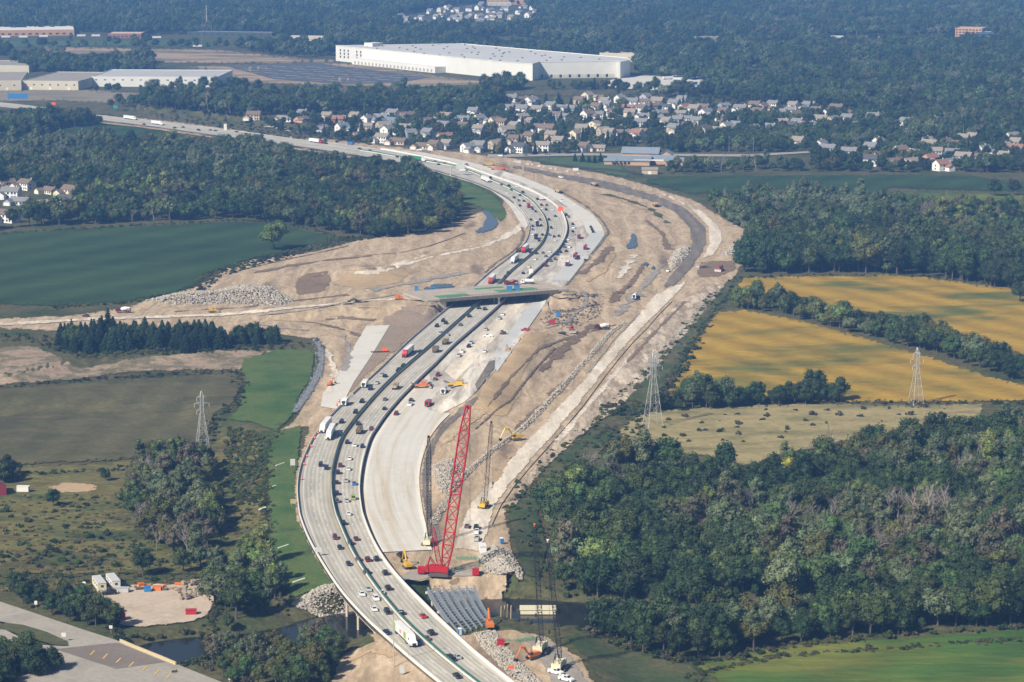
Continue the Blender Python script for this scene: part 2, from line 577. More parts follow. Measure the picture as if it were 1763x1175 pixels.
TAN = [(.30, .21, .13), (.40, .285, .18), (.46, .335, .215), (.36, .26, .165)]
m_dirt = earth('graded_earth', [(.26, .19, .125), (.37, .28, .185), (.455, .355, .245), (.33, .248, .163), (.43, .335, .225), (.31, .23, .15)], .045, .5, .22, stretch=(1, .26, 1), rot=.06, spots=((.18, .135, .095), .03, .60), bump=.18, bscale=.6, warp=.9, tracks=(.025, 6.0, .08))
m_sand = earth('yellow_sand', [(.33, .235, .135), (.41, .30, .18), (.37, .265, .155)], .05, .5, .12, bump=.3)
m_brown = earth('brown_earth', [(.14, .098, .066), (.20, .145, .10), (.17, .12, .082)], .05, .5, .2, bump=.4)
m_gravel = earth('grey_gravel', [(.22, .2, .175), (.30, .275, .24), (.26, .235, .2)], .05, .9, .2, bump=.2)
m_dgravel = earth('dark_gravel', [(.115, .098, .08), (.19, .165, .14), (.145, .125, .105), (.22, .19, .155)], .07, .9, .22, stretch=(1, .2, 1), bump=.2, tracks=(.035, 6.0, .10))
m_pale = earth('pale_crushed_stone', [(.46, .39, .305), (.64, .57, .475), (.54, .475, .385), (.42, .345, .265)], .06, .7, .16, stretch=(1, .2, 1), bump=.15, tracks=(.03, 6.0, .07))
m_crop = earth('dark_green_crop', [(.022, .047, .016), (.029, .059, .020), (.040, .069, .023)], .014, .25, .2, stretch=(.35, 1.4, 1), rot=.15, bump=.3, spots=((.042, .056, .022), .012, .62), tracks=(.018, 1.6, .15))
m_crop2 = earth('mid_green_crop', [(.042, .092, .017), (.056, .112, .02), (.14, .145, .028), (.052, .104, .019)], .02, .3, .22, stretch=(.3, 1.3, 1), rot=.12, bump=.3, tracks=(.022, 1.4, .10))
m_yellow = earth('golden_soybean', [(.095, .105, .022), (.22, .158, .024), (.33, .208, .028), (.285, .188, .026), (.15, .135, .024)], .013, .3, .17, stretch=(.55, 1.1, 1), rot=-.25, bump=.3, spots=((.10, .112, .024), .016, .55), tracks=(.02, 1.6, .13))
m_grass = earth('bright_mown_grass', [(.038, .078, .02), (.056, .104, .026), (.09, .125, .035), (.05, .085, .024)], .03, .5, .2, bump=.12)
m_lawn = earth('park_lawn', [(.055, .095, .032), (.075, .115, .04)], .03, .4, .2, bump=.1)
m_olive = earth('olive_meadow', [(.058, .060, .026), (.082, .078, .035), (.10, .09, .044), (.066, .066, .03), (.105, .09, .045)], .02, .5, .3, stretch=(.45, 1.2, 1), rot=.05, bump=.3, tracks=(.03, 4.0, .10))
m_dry = earth('dry_golden_grass', [(.13, .12, .055), (.22, .19, .088), (.31, .255, .125), (.17, .15, .07)], .04, .5, .25, stretch=(.6, 1.2, 1), bump=.3)
m_scrub = earth('mixed_scrub', [(.045, .058, .018), (.075, .086, .028), (.14, .125, .042), (.095, .08, .034), (.055, .07, .022)], .025, .35, .4, stretch=(.5, 1.2, 1), bump=.6)
m_verge = earth('dark_verge_grass', [(.035, .058, .022), (.05, .072, .028), (.085, .085, .04), (.12, .105, .06)], .03, .4, .3, bump=.3)
m_dev = earth('stripped_soil', [(.24, .17, .11), (.38, .285, .19), (.13, .115, .065), (.36, .27, .18)], .012, .2, .2, stretch=(.4, 1.3, 1), bump=.4)
m_asph = earth('asphalt', [(.045, .045, .048), (.06, .06, .062)], .05, .8, .15, bump=.02)
m_lot = earth('car_park_asphalt', [(.075, .08, .09), (.10, .105, .115)], .03, .5, .15, bump=.02)
m_conc = earth('new_concrete', [(.50, .48, .43), (.58, .555, .5), (.54, .515, .46)], .03, .6, .08, bump=.03, rough=.85)
m_concb = earth('damp_concrete', [(.44, .44, .435), (.51, .505, .49)], .04, .6, .08, bump=.02, rough=.7)
m_oldroad = earth('worn_road', [(.26, .24, .205), (.33, .305, .265), (.30, .275, .24)], .05, .5, .12, bump=.03)
m_brroad = earth('brown_asphalt', [(.16, .138, .122), (.20, .172, .152)], .05, .6, .12, bump=.02)

def water(name, c):
    m, t, b = _nt(name)
    b.inputs['Base Color'].default_value = (*c, 1)
    b.inputs['Roughness'].default_value = .12
    b.inputs['IOR'].default_value = 1.33
    nz = t.nodes.new('ShaderNodeTexNoise')
    nz.inputs['Scale'].default_value = .5
    ge = t.nodes.new('ShaderNodeNewGeometry')
    bp = t.nodes.new('ShaderNodeBump')
    bp.inputs['Distance'].default_value = .03
    t.links.new(ge.outputs['Position'], nz.inputs['Vector'])
    t.links.new(nz.outputs['Fac'], bp.inputs['Height'])
    t.links.new(bp.outputs[0], b.inputs['Normal'])
    return m
m_water = water('creek_water', (.018, .02, .018))
m_pond = water('muddy_pond_water', (.06, .075, .085))

def ribbon(name, px, w, mat, off, label, cat='track', kind='structure', wob=.3, z=None):
    """strip of even width in metres along a photo polyline on the ground"""
    P = np.array(px, float)
    n = 10
    Q = np.concatenate([P[i] + (P[i + 1] - P[i]) * np.arange(n)[:, None] / n for i in range(len(P) - 1)] + [P[-1:]])
    x, y, _ = G(Q[:, 0], Q[:, 1])
    t = np.gradient(np.stack([x, y], 1), axis=0)
    t /= np.hypot(t[:, 0], t[:, 1])[:, None]
    ww = w * (1 + wob * (fbm(x / 9, y / 9, 7, 2) - .5) * 4) / 2
    V, F_ = [], []
    for s_ in (-1, -.33, .33, 1):
        a, b = x - t[:, 1] * ww * s_, y + t[:, 0] * ww * s_
        V.append(np.stack([a, b, T(a, b) + off], 1))
    m = len(x)
    V = np.concatenate(V)
    for c in range(3):
        for i in range(m - 1): F_.append((c * m + i, c * m + i + 1, (c + 1) * m + i + 1, (c + 1) * m + i))
    me = npmesh(name, V, F_, soften(mat), True)
    me.attributes.new('rim', 'FLOAT', 'POINT').data.foreach_set('value', np.repeat(np.array([-.1, .75, .75, -.1], np.float32), m))
    if me.polygons[0].normal.z < 0: me.flip_normals()
    o = bpy.data.objects.new(name, me)
    COL.objects.link(o)
    return tag(o, label, cat, None, kind)
E_ = 'structure'
sheet('construction_ground', SITE, m_dirt, 0.0, 8, 4.5, 2.5, 7, 3, 'tan graded earth of the highway construction site', 'earth')
sheet('creek_bank_earth', [(585, 1128), (640, 1106), (690, 1098), (760, 1180), (560, 1190)], m_dirt, .12, 8, 5, 2, 7, 4, 'smooth tan earth slope below the highway at the creek', 'earth')
sheet('spoil_ground', [(-50, 600), (60, 592), (140, 632), (230, 615), (350, 602), (470, 602), (520, 598), (440, 618), (415, 640), (360, 640), (240, 640), (140, 655), (-50, 668)], earth('pinkish_spoil', [(.24, .175, .125), (.32, .24, .175), (.13, .12, .07), (.29, .215, .155)], .05, .5, .2, bump=.6), .1, 10, 5, 3, 7, 5, 'pinkish brown spoil heaps below the conifer row', 'earth')
sheet('crop_field', [(-50, 405), (20, 398), (120, 392), (240, 388), (400, 379), (470, 383), (540, 398), (592, 409), (540, 423), (420, 452), (352, 476), (345, 490), (298, 508), (210, 522), (95, 530), (40, 527), (-50, 524)], m_crop, .12, 14, 7, 1, 9, 6, 'dark green crop field left of the construction site', 'field')
sheet('crop_field', [(95, 214), (180, 210), (260, 220), (330, 233), (410, 243), (370, 252), (180, 238), (110, 228)], m_crop, .12, 14, 6, 1, 9, 7, 'narrow green crop field beside the distant highway', 'field')
sheet('meadow', [(-50, 668), (140, 656), (300, 645), (408, 640), (418, 668), (405, 695), (375, 712), (340, 775), (200, 795), (30, 802), (-50, 795)], m_olive, .1, 14, 7, 1.5, 8, 8, 'olive brown meadow round the left pylon', 'field')
sheet('grass_strip', [(412, 618), (470, 602), (530, 598), (546, 612), (538, 650), (515, 690), (505, 718), (478, 745), (430, 728), (388, 725), (412, 695), (418, 660)], m_grass, .2, 8, 5, 2, 7, 9, 'bright green mown strip beside the rocky ditch', 'grass')
sheet('grass_slope', [(452, 744), (478, 742), (524, 728), (516, 790), (510, 840), (513, 890), (530, 930), (552, 968), (580, 1010), (548, 1016), (500, 1032), (478, 1010), (465, 960), (462, 900), (458, 830)], m_grass, .2, 7, 5, 2, 7, 10, 'bright green embankment slope left of the highway bend', 'grass')
sheet('grass_slope', [(735, 290), (790, 306), (830, 322), (860, 340), (872, 358), (878, 372), (862, 384), (840, 372), (825, 358), (790, 348), (770, 330), (745, 310)], m_grass, .2, 9, 5, 1.5, 7, 11, 'green grass slope between far wood and highway curve', 'grass')
sheet('soybean_field', [(1255, 508), (1268, 480), (1290, 475), (1420, 473), (1540, 470), (1600, 476), (1700, 490), (1763, 494), (1800, 500), (1800, 625), (1763, 615), (1700, 592), (1560, 548), (1440, 536), (1350, 512)], m_yellow, .14, 14, 7, 1.2, 9, 12, 'upper golden soybean field beyond the hedge of trees', 'field')
sheet('soybean_field', [(1146, 670), (1170, 630), (1200, 580), (1232, 535), (1280, 531), (1360, 545), (1440, 565), (1600, 612), (1700, 645), (1763, 660), (1800, 668), (1800, 694), (1763, 692), (1600, 694), (1440, 694), (1300, 690), (1150, 692)], m_yellow, .14, 14, 7, 1.2, 9, 13, 'lower golden soybean field behind the right pylon', 'field')
sheet('crop_field', [(1085, 308), (1150, 303), (1400, 299), (1560, 298), (1690, 302), (1763, 318), (1800, 322), (1800, 334), (1530, 326), (1520, 338), (1240, 334), (1190, 336), (1140, 325)], m_crop, .14, 14, 6, 1, 9, 14, 'dark green crop field below the church', 'field')
sheet('crop_field', [(1520, 330), (1700, 330), (1800, 334), (1800, 362), (1640, 356), (1540, 352)], m_crop2, .12, 14, 6, 1, 9, 15, 'lighter green crop strip at the right edge', 'field')
sheet('crop_field', [(1188, 1146), (1240, 1132), (1340, 1112), (1500, 1100), (1700, 1086), (1763, 1082), (1900, 1078), (1900, 1260), (1400, 1260), (1250, 1185)], m_crop2, .14, 14, 8, 1.2, 9, 16, 'green field with yellowing bands at the bottom right', 'field')
sheet('dry_meadow', [(1062, 742), (1090, 715), (1150, 703), (1300, 697), (1450, 693), (1560, 697), (1700, 692), (1690, 720), (1560, 740), (1480, 760), (1340, 785), (1310, 815), (1290, 810), (1240, 792), (1150, 778), (1080, 770)], m_dry, .1, 12, 6, 2.5, 7, 17, 'dry golden grass meadow at the foot of the right pylons', 'field')
sheet('grass_verge', [(1062, 690), (1075, 668), (1120, 612), (1190, 552), (1262, 478), (1290, 474), (1256, 508), (1232, 536), (1200, 580), (1146, 672), (1130, 700), (1090, 715)], m_verge, .18, 9, 5, 2, 7, 18, 'dark green verge between haul road and golden field', 'grass')
sheet('grass_verge', [(872, 885), (915, 835), (960, 782), (1020, 738), (1062, 742), (1030, 790), (960, 840), (930, 880), (945, 940), (930, 1010), (900, 985), (885, 945)], m_verge, .18, 9, 5, 3, 7, 19, 'weedy green slope between haul road and the lower wood', 'grass')
sheet('grass_verge', [(965, 1095), (1010, 1085), (1060, 1112), (1190, 1146), (1250, 1190), (1100, 1200), (1035, 1180), (1005, 1130)], m_verge, .18, 9, 5, 2, 7, 20, 'weedy green bank below the creek at the bottom', 'grass')
sheet('church_lawn', [(880, 272), (1000, 266), (1060, 272), (1090, 300), (1150, 303), (1085, 309), (1000, 292)], m_lawn, .14, 12, 6, 1, 8, 21, 'mown lawn in front of the church', 'grass')
sheet('scrub_meadow', [(-50, 800), (160, 796), (340, 776), (400, 740), (470, 760), (458, 850), (462, 950), (480, 1010), (380, 1010), (330, 990), (170, 990), (60, 990), (-50, 1000)], m_scrub, .08, 12, 6, 2, 8, 22, 'scrubby olive and ochre meadow at the lower left', 'field')
sheet('sand_patch', [(74, 838), (110, 829), (160, 831), (178, 842), (150, 850), (100, 850)], m_sand, .2, 8, 4, 1, 6, 23, 'bare sand patch near the red barn', 'earth')
sheet('yard_ground', [(150, 1016), (200, 1004), (330, 1004), (380, 1018), (360, 1060), (330, 1072), (240, 1082), (205, 1078), (190, 1050)], earth('yard_dirt', [(.36, .29, .22), (.46, .38, .3), (.42, .34, .26)], .06, .6, .12, bump=.2), .2, 8, 4, 1.5, 6, 24, 'pale dirt storage yard at the lower left', 'earth')
sheet('stripped_ground', [(10, 92), (100, 78), (260, 82), (380, 84), (480, 95), (620, 104), (560, 112), (400, 112), (280, 110), (240, 96), (120, 102)], m_dev, .14, 14, 5, 1.5, 8, 25, 'stripped tan building land left of the huge warehouse', 'earth')
sheet('stripped_ground', [(270, 112), (400, 110), (560, 106), (640, 110), (780, 132), (900, 146), (760, 152), (560, 150), (420, 146), (380, 128)], m_dev, .12, 14, 5, 1.5, 8, 26, 'bare soil round the warehouse car park', 'earth')
sheet('car_park', [(388, 114), (540, 108), (600, 116), (740, 133), (690, 143), (560, 143), (470, 136)], m_lot, .24, 14, 5, .3, 10, 27, 'huge dark asphalt car park left of the warehouse', 'car park')
sheet('concrete_yard', [(1040, 140), (1090, 131), (1180, 128), (1256, 144), (1200, 152), (1110, 156), (1050, 150)], m_conc, .2, 12, 4, .3, 10, 28, 'pale concrete truck yard right of the huge warehouse', 'paving')
sheet('meadow', [(880, 150), (1100, 152), (1180, 160), (1150, 172), (1000, 168), (880, 166)], m_olive, .1, 12, 5, 1, 8, 29, 'olive grass strip behind the housing estate', 'field')
sheet('meadow', [(-50, 160), (150, 152), (220, 165), (330, 195), (520, 230), (640, 250), (500, 240), (300, 212), (170, 200), (-50, 190)], m_olive, .1, 12, 5, 1, 8, 30, 'olive grass bank above the distant highway', 'field')
sheet('meadow', [(790, 66), (880, 64), (940, 72), (1080, 78), (1080, 84), (940, 82), (830, 76)], m_olive, .2, 12, 5, 1, 8, 31, 'dull green field behind the huge warehouse', 'field')
sheet('meadow', [(-50, 68), (100, 66), (300, 66), (380, 70), (380, 82), (250, 82), (-50, 84)], m_lawn, .12, 12, 5, 1, 8, 32, 'green lawn in front of the distant stores', 'grass')
sheet('industrial_ground', [(-50, 154), (150, 152), (240, 158), (400, 160), (480, 158), (380, 168), (240, 172), (190, 180), (100, 176), (-50, 178)], earth('grey_waste_ground', [(.17, .15, .105), (.25, .215, .155), (.12, .115, .07)], .02, .3, .2, stretch=(.4, 1.3, 1), bump=.2), .25, 12, 5, 1, 8, 91, 'grey tan waste ground before the pale warehouses', 'earth')
sheet('access_road', [(840, 266), (1010, 264), (1290, 266), (1400, 260), (1400, 263), (1290, 270), (1010, 268), (840, 271)], m_oldroad, .3, 12, 5, 0, 14, 33, 'pale local road passing the church', 'road')
sheet('access_road', [(930, 280), (1000, 287), (1070, 292), (1110, 298), (1105, 301), (1060, 295), (1000, 290), (930, 283)], m_asph, .3, 12, 5, 0, 14, 34, 'thin dark drive below the church lawn', 'road')
sheet('car_park', [(1200, 276), (1245, 278), (1252, 286), (1210, 290), (1170, 283)], m_lot, .3, 12, 5, 0, 14, 35, 'dark car park right of the church', 'car park')
sheet('access_road', [(890, 82), (1000, 80), (1090, 77), (1092, 79), (1000, 83), (890, 85)], m_oldroad, .3, 12, 5, 0, 14, 36, 'pale distant road behind the huge warehouse', 'road')
sheet('access_road', [(1560, 405), (1640, 417), (1664, 420), (1664, 422), (1640, 420), (1560, 408)], m_oldroad, .3, 12, 5, 0, 14, 37, 'short pale track in the right wood', 'road')
sheet('village_street', [(62, 345), (82, 343), (84, 346), (120, 347), (100, 352), (95, 357), (75, 350)], m_oldroad, .3, 12, 5, 0, 14, 38, 'pale street between the houses on the left', 'road')
sheet('gravel_lot', [(1260, 125), (1300, 122), (1318, 129), (1290, 133)], m_gravel, .25, 12, 5, .5, 10, 39, 'pale gravel clearing beyond the truck yard', 'earth')
# patches of the site
sheet('sand_spoil', [(830, 665), (870, 600), (905, 572), (950, 572), (930, 610), (905, 640), (900, 680), (870, 720), (835, 715), (815, 700)], m_sand, .14, 7, 4, 3, 6, 41, 'yellow sand ridge between new pavement and rock windrow', 'earth')
sheet('sand_spoil', [(565, 490), (600, 465), (690, 455), (710, 470), (690, 490), (620, 502)], m_sand, .16, 7, 4, 2, 6, 42, 'rounded sand heap left of the overpass', 'earth')
sheet('brown_patch', [(505, 488), (520, 470), (565, 465), (575, 480), (560, 505), (510, 510)], m_brown, .18, 7, 4, 2, 6, 43, 'dark brown wet earth patch right of the rubble pile', 'earth')
sheet('brown_patch', [(662, 545), (700, 525), (745, 530), (765, 545), (700, 590), (640, 640), (600, 680), (560, 690), (600, 640), (640, 590)], earth('grey_slope', [(.24, .185, .135), (.29, .225, .17)], .05, .6, .2, bump=.3), .14, 7, 4, 2, 6, 44, 'grey brown slope along the left barrier below the overpass', 'earth')
ribbon('haul_track', [(-60, 563), (0, 560), (150, 551), (300, 546), (380, 543), (450, 537), (500, 531), (570, 525), (640, 519), (705, 516)], 16.0, m_pale, .45, 'pale dirt track running left from the overpass', wob=.15)
sheet('haul_track', [(560, 476), (640, 462), (740, 436), (830, 418), (880, 396), (905, 372), (915, 382), (890, 404), (840, 426), (740, 446), (650, 474)], m_pale, .22, 8, 4, 1.5, 6, 46, 'pale dirt track leading up to the highway curve', 'track', soft=2.5)
sheet('bulldozed_patch', [(880, 330), (900, 335), (925, 362), (940, 395), (905, 392), (890, 372)], m_gravel, .2, 7, 4, 1.5, 6, 47, 'grey shoulder gravel inside the highway curve', 'earth')
sheet('slip_road_pavement', [(631, 561), (671, 560), (640, 612), (608, 660), (596, 684), (588, 706), (552, 700), (556, 678), (590, 630)], m_conc, .3, 8, 5, 0, 10, 48, 'new concrete slip road left of the barrier below the overpass', 'road')
sheet('haul_road', [(782, 945), (792, 905), (812, 862), (850, 822), (890, 775), (945, 718), (1003, 655), (1062, 584), (1092, 548), (1128, 506), (1190, 478), (1152, 522), (1112, 560), (1064, 612), (1003, 690), (938, 768), (885, 826), (850, 875), (842, 915), (825, 950)], m_pale, .24, 8, 4, 1.2, 7, 49, 'pale gravel haul road right of the rock windrow', 'track', soft=2.5)
sheet('haul_road', [(1135, 498), (1150, 478), (1170, 455), (1190, 420), (1186, 392), (1160, 365), (1110, 344), (1040, 325), (960, 307), (880, 290), (880, 282), (960, 297), (1050, 312), (1130, 335), (1185, 360), (1215, 390), (1218, 420), (1200, 450), (1165, 492)], m_dgravel, .3, 8, 4, 1.2, 7, 50, 'dark gravel base of the new frontage road curve', 'track', soft=2.5)
sheet('haul_road', [(880, 281), (960, 295), (1050, 310), (1130, 333), (1186, 358), (1217, 389), (1220, 420), (1204, 450), (1230, 440), (1246, 415), (1240, 388), (1212, 364), (1150, 334), (1080, 314), (1000, 297), (940, 285), (880, 273)], m_pale, .34, 8, 4, .6, 7, 51, 'white stone outer lane of the frontage road curve', 'track', soft=2.5)
sheet('gravel_strip', [(742, 950), (735, 900), (726, 864), (723, 820), (728, 790), (740, 756), (760, 730), (800, 692), (818, 680), (830, 684), (810, 705), (775, 735), (755, 762), (744, 800), (742, 840), (746, 880), (765, 930)], m_dgravel, .14, 7, 4, 1, 6, 52, 'dark gravel strip along the new pavement edge', 'earth')
sheet('gravel_strip', [(818, 662), (842, 622), (852, 620), (852, 632), (835, 655), (822, 672)], m_dgravel, .55, 7, 4, .3, 6, 53, 'black asphalt strip before the paving machine', 'earth')
sheet('bulldozed_patch', [(1195, 470), (1215, 448), (1265, 448), (1272, 465), (1235, 478), (1205, 480)], m_brown, .2, 7, 4, 1.5, 6, 54, 'freshly turned dark soil under the two bulldozers', 'earth')
sheet('bulldozed_patch', [(870, 885), (880, 850), (940, 778), (1004, 702), (1066, 622), (1114, 568), (1160, 522), (1230, 485), (1250, 486), (1240, 506), (1190, 566), (1120, 648), (1070, 700), (1000, 752), (930, 815), (890, 870)], earth('clay_strip', [(.34, .255, .18), (.53, .445, .35), (.26, .205, .15), (.46, .375, .285), (.30, .23, .165)], .09, .6, .22, stretch=(1, .18, 1), bump=.5, tracks=(.04, 7.0, .12)), .2, 7, 4, 2, 6, 55, 'pale clay strip right of the haul road', 'earth')
sheet('bulldozed_patch', [(680, 1000), (700, 982), (790, 975), (840, 985), (845, 1005), (740, 1008), (690, 1020)], m_gravel, .22, 7, 4, 1.5, 6, 56, 'grey working platform under the red crane', 'earth')
sheet('bulldozed_patch', [(900, 1098), (935, 1092), (985, 1130), (1020, 1180), (950, 1180), (930, 1140)], m_gravel, .22, 7, 4, 1.5, 6, 57, 'grey working platform under the cream cranes', 'earth')
ribbon('stone_ditch', [(544, 584), (552, 604), (554, 625), (546, 650), (530, 678), (516, 698), (508, 712)], 6.0, earth('wet_ditch_stone', [(.13, .14, .155), (.20, .21, .225), (.16, .17, .185)], .2, 1.2, .25, bump=.1), .5, 'wet grey ditch beside the green strip', 'ditch', wob=.2)
ribbon('estate_street', [(455, 216), (560, 222), (700, 226), (800, 238), (900, 240), (1060, 246)], 8.0, m_oldroad, .3, 'pale street through the lower estate', 'road', wob=.05)
ribbon('estate_street', [(880, 188), (1000, 196), (1150, 204), (1300, 213), (1400, 214)], 8.0, m_oldroad, .3, 'pale street through the upper estate', 'road', wob=.05)
ribbon('estate_street', [(1010, 184), (1050, 200), (1080, 222), (1100, 246)], 8.0, m_oldroad, .34, 'pale cross street in the estate', 'road', wob=.05)
ribbon('trench', [(818, 740), (838, 722), (858, 704), (880, 690), (896, 668), (918, 640), (955, 600)], 1.8, m_brown, .45, 'dark trench line between sand ridge and rock windrow')
ribbon('dirt_track', [(600, 442), (690, 436), (740, 424), (775, 412), (800, 402)], 2.5, m_brown, .35, 'thin dark ditch line left of the highway curve')
ribbon('dirt_track', [(860, 470), (880, 452), (915, 432), (935, 418), (950, 402)], 2.0, m_brown, .35, 'dark ruts beside the left barrier past the overpass', wob=.8) if 0 else None
ribbon('dirt_track', [(835, 470), (855, 452), (880, 436), (896, 420), (902, 404), (898, 392)], 2.6, m_dgravel, .35, 'grey drainage line inside the highway curve', wob=.6)
ribbon('dirt_track', [(975, 492), (1010, 448), (1036, 418), (1048, 400), (1038, 382), (1010, 356), (965, 330)], 3.4, m_dgravel, .32, 'dark gravel edge outside the far curve')
ribbon('dirt_track', [(1045, 412), (1056, 440), (1040, 470), (1010, 486)], 5.0, m_sand, .3, 'sandy track beside the new lanes past the overpass')
ribbon('dirt_track', [(1000, 500), (1012, 512), (1000, 532), (975, 556), (940, 566)], 5.0, m_gravel, .4, 'curved grey site track below the right end of the overpass')
ribbon('dirt_track', [(1050, 520), (1085, 490), (1100, 470), (1108, 455)], 7.0, m_brown, .3, 'brown cut slope beside the narrow pond')
ribbon('dirt_track', [(900, 310), (960, 328), (1010, 350), (1050, 385), (1080, 425)], 6.0, m_sand, .3, 'sandy strip between the far curve and the frontage road', wob=.7)
ribbon('dirt_track', [(1040, 335), (1080, 345), (1120, 360), (1150, 385)], 7.0, m_verge, .34, 'weedy green strip inside the frontage road curve', wob=.9)
ribbon('dirt_track', [(400, 470), (430, 462), (480, 450), (530, 440), (600, 424)], 3.0, m_brown, .35, 'dark bank line along the green crop field')
ribbon('dirt_track', [(440, 545), (520, 536), (600, 522), (660, 512), (700, 505)], 3.5, m_gravel, .75, 'rutted grey lane on the ramp left of the overpass', wob=.6)
ribbon('dirt_track', [(470, 552), (540, 556), (600, 570), (620, 580)], 5.0, m_brown, .3, 'brown rutted patch above the rocky ditch', wob=.9)
ribbon('dirt_track', [(840, 700), (880, 650), (930, 600), (985, 580), (1060, 560)], 2.5, m_brown, .35, 'grey wheel track beside the sand ridge', wob=.8)
STREAKS = [([(770, 762), (800, 737), (840, 707)], 5, 0), ([(930, 640), (980, 592), (1022, 560)], 7, 1), ([(1012, 642), (1060, 582), (1100, 540)], 3, 2), ([(870, 762), (930, 702), (990, 642)], 6, 1), ([(1062, 545), (1100, 502), (1140, 457)], 9, 2), ([(1000, 472), (1030, 450), (1052, 425)], 9, 1), ([(1066, 480), (1082, 455), (1092, 440)], 9, 3),
 ([(960, 347), (1000, 366), (1030, 386)], 6, 2), ([(1112, 380), (1140, 402), (1150, 430)], 8, 1), ([(882, 782), (862, 810), (846, 842)], 5, 0), ([(300, 537), (420, 530), (520, 517), (600, 508)], 6, 1), ([(430, 472), (500, 458), (560, 449), (640, 441)], 9, 1), ([(640, 500), (700, 490), (740, 481), (800, 470)], 10, 2), ([(700, 452), (760, 436), (820, 425), (860, 410)], 8, 0),
 ([(560, 547), (600, 549), (645, 552)], 7, 1), ([(562, 602), (576, 640), (566, 680)], 5, 3), ([(590, 577), (602, 602), (592, 640)], 6, 2), ([(1080, 625), (1130, 570), (1180, 520)], 4, 1), ([(960, 760), (1020, 690), (1080, 620)], 5, 3), ([(600, 1140), (640, 1120), (680, 1130)], 5, 0), ([(860, 1040), (820, 1025), (780, 1022)], 5, 1), ([(1020, 330), (1070, 345), (1110, 362)], 7, 0), ([(450, 560), (490, 566), (530, 570)], 7, 2)]
for _k, (_p, _w, _m) in enumerate(STREAKS):
    ribbon('wheel_track', _p, _w, (m_sand, m_brown, m_gravel, m_pale)[_m], .28 + .01 * (_k % 9), f'{("sandy", "brown", "grey", "pale")[_m]} streak of disturbed soil across the construction ground, {ordinal(_k + 1)} of many', wob=.7)
def pond(name, poly, label, off=.3, mat=m_pond, seed=60):
    c = np.array(poly).mean(0)
    z = float(G1(c[0], c[1]).z) + off
    return sheet(name, poly, mat, 0, 9, 5, .3, 6, seed, label, 'water', 'structure', flat=z, soft=1.0)
pond('pond', [(822, 356), (845, 364), (858, 378), (860, 392), (840, 400), (800, 406), (828, 390), (835, 375)], 'blue grey pond inside the highway curve', .5)
pond('pond', [(1086, 402), (1096, 402), (1098, 418), (1102, 430), (1080, 430), (1076, 424), (1082, 414)], 'small blue pond inside the frontage road curve', .5, seed=61)
pond('pond', [(1098, 443), (1108, 444), (1128, 458), (1130, 468), (1122, 466), (1108, 456)], 'narrow blue pond beside the frontage road', .7, seed=62)
pond('pond', [(720, 498), (745, 488), (775, 485), (795, 489), (775, 497), (740, 502)], 'shallow puddle left behind the overpass', 1.6, seed=63)
pond('pond', [(296, 484), (308, 481), (324, 480), (318, 485), (304, 487)], 'small pale puddle at the green field corner', .5, seed=64)
ribbon('dirt_shoulder', [(170, 211), (250, 220), (340, 233), (430, 246), (511, 257), (570, 266), (640, 277)], 14.0, m_sand, .25, 'tan dirt shoulder below the distant highway', wob=.2)
# creek surface
cp = [Vector(p) for p in CREEK]
mb = MB()
for a, b in zip(cp[:-1], cp[1:]):
    d = (b - a).normalized()
    n = Vector((-d.y, d.x)) * 30
    a2, b2 = a - d * 8, b + d * 8
    mb.quad(*[(p.x, p.y, -7.6 - .002 * len(mb.f)) for p in (a2 - n, b2 - n, b2 + n, a2 + n)])
tag(obj('creek', mb, m_water), 'dark still creek passing under the highway bridge', 'creek', None, 'structure')
# ---------------------------------------------------------------- highway
RZ = 1.0
def spline(pts, n=8):
    P = np.array([p for p in pts], float)
    P = np.vstack([2 * P[0] - P[1], P, 2 * P[-1] - P[-2]])
    out = []
    for i in range(1, len(P) - 2):
        for t in np.arange(n) / n:
            a, b, c, d = P[i - 1], P[i], P[i + 1], P[i + 2]
            out.append(.5 * (2 * b + (c - a) * t + (2 * a - 5 * b + 4 * c - d) * t * t + (3 * b - a - 3 * c + d) * t ** 3))
    out.append(P[-2])
    return np.array(out)
def resample(P, step):
    d = np.concatenate([[0], np.cumsum(np.hypot(*np.diff(P, axis=0).T))])
    s = np.arange(0, d[-1], step)
    return np.stack([np.interp(s, d, P[:, 0]), np.interp(s, d, P[:, 1])], 1)
EL = [(-60, 178), (60, 191), (172, 207), (250, 216.5), (340, 229), (430, 241), (511, 252), (570, 261), (640, 272), (690, 281), (735, 291), (770, 300), (810, 312), (845, 326), (872, 341), (890, 356), (902, 370), (909, 382), (911, 393), (908, 410), (898, 425), (880, 441), (850, 464), (826, 484), (790, 516), (762, 538), (700, 591), (650, 640), (610, 676), (570, 716), (545, 745), (526, 780), (516, 805), (511, 838), (514, 880), (524, 916), (548, 960), (592, 1027), (657, 1092), (725, 1152), (800, 1212), (860, 1260)]
MD = [(-60, 174.5), (60, 187), (172, 203), (250, 211.5), (340, 223), (430, 234.5), (511, 246), (570, 253.5), (640, 263), (690, 272), (756, 282.5), (799, 292.5), (850, 313), (879, 326.5), (911, 344), (930, 364), (938, 377), (942, 394), (937, 413), (925, 430), (901, 451), (877, 471), (850, 500), (820, 526), (782, 560), (738, 599), (709, 624), (679, 650), (648, 681), (619, 714), (602, 736), (589, 755), (580, 779), (573, 809), (571, 843), (576, 876), (584, 900), (609, 955), (643, 1007), (684, 1058), (718, 1092), (763, 1132), (817, 1175), (880, 1222), (940, 1265)]
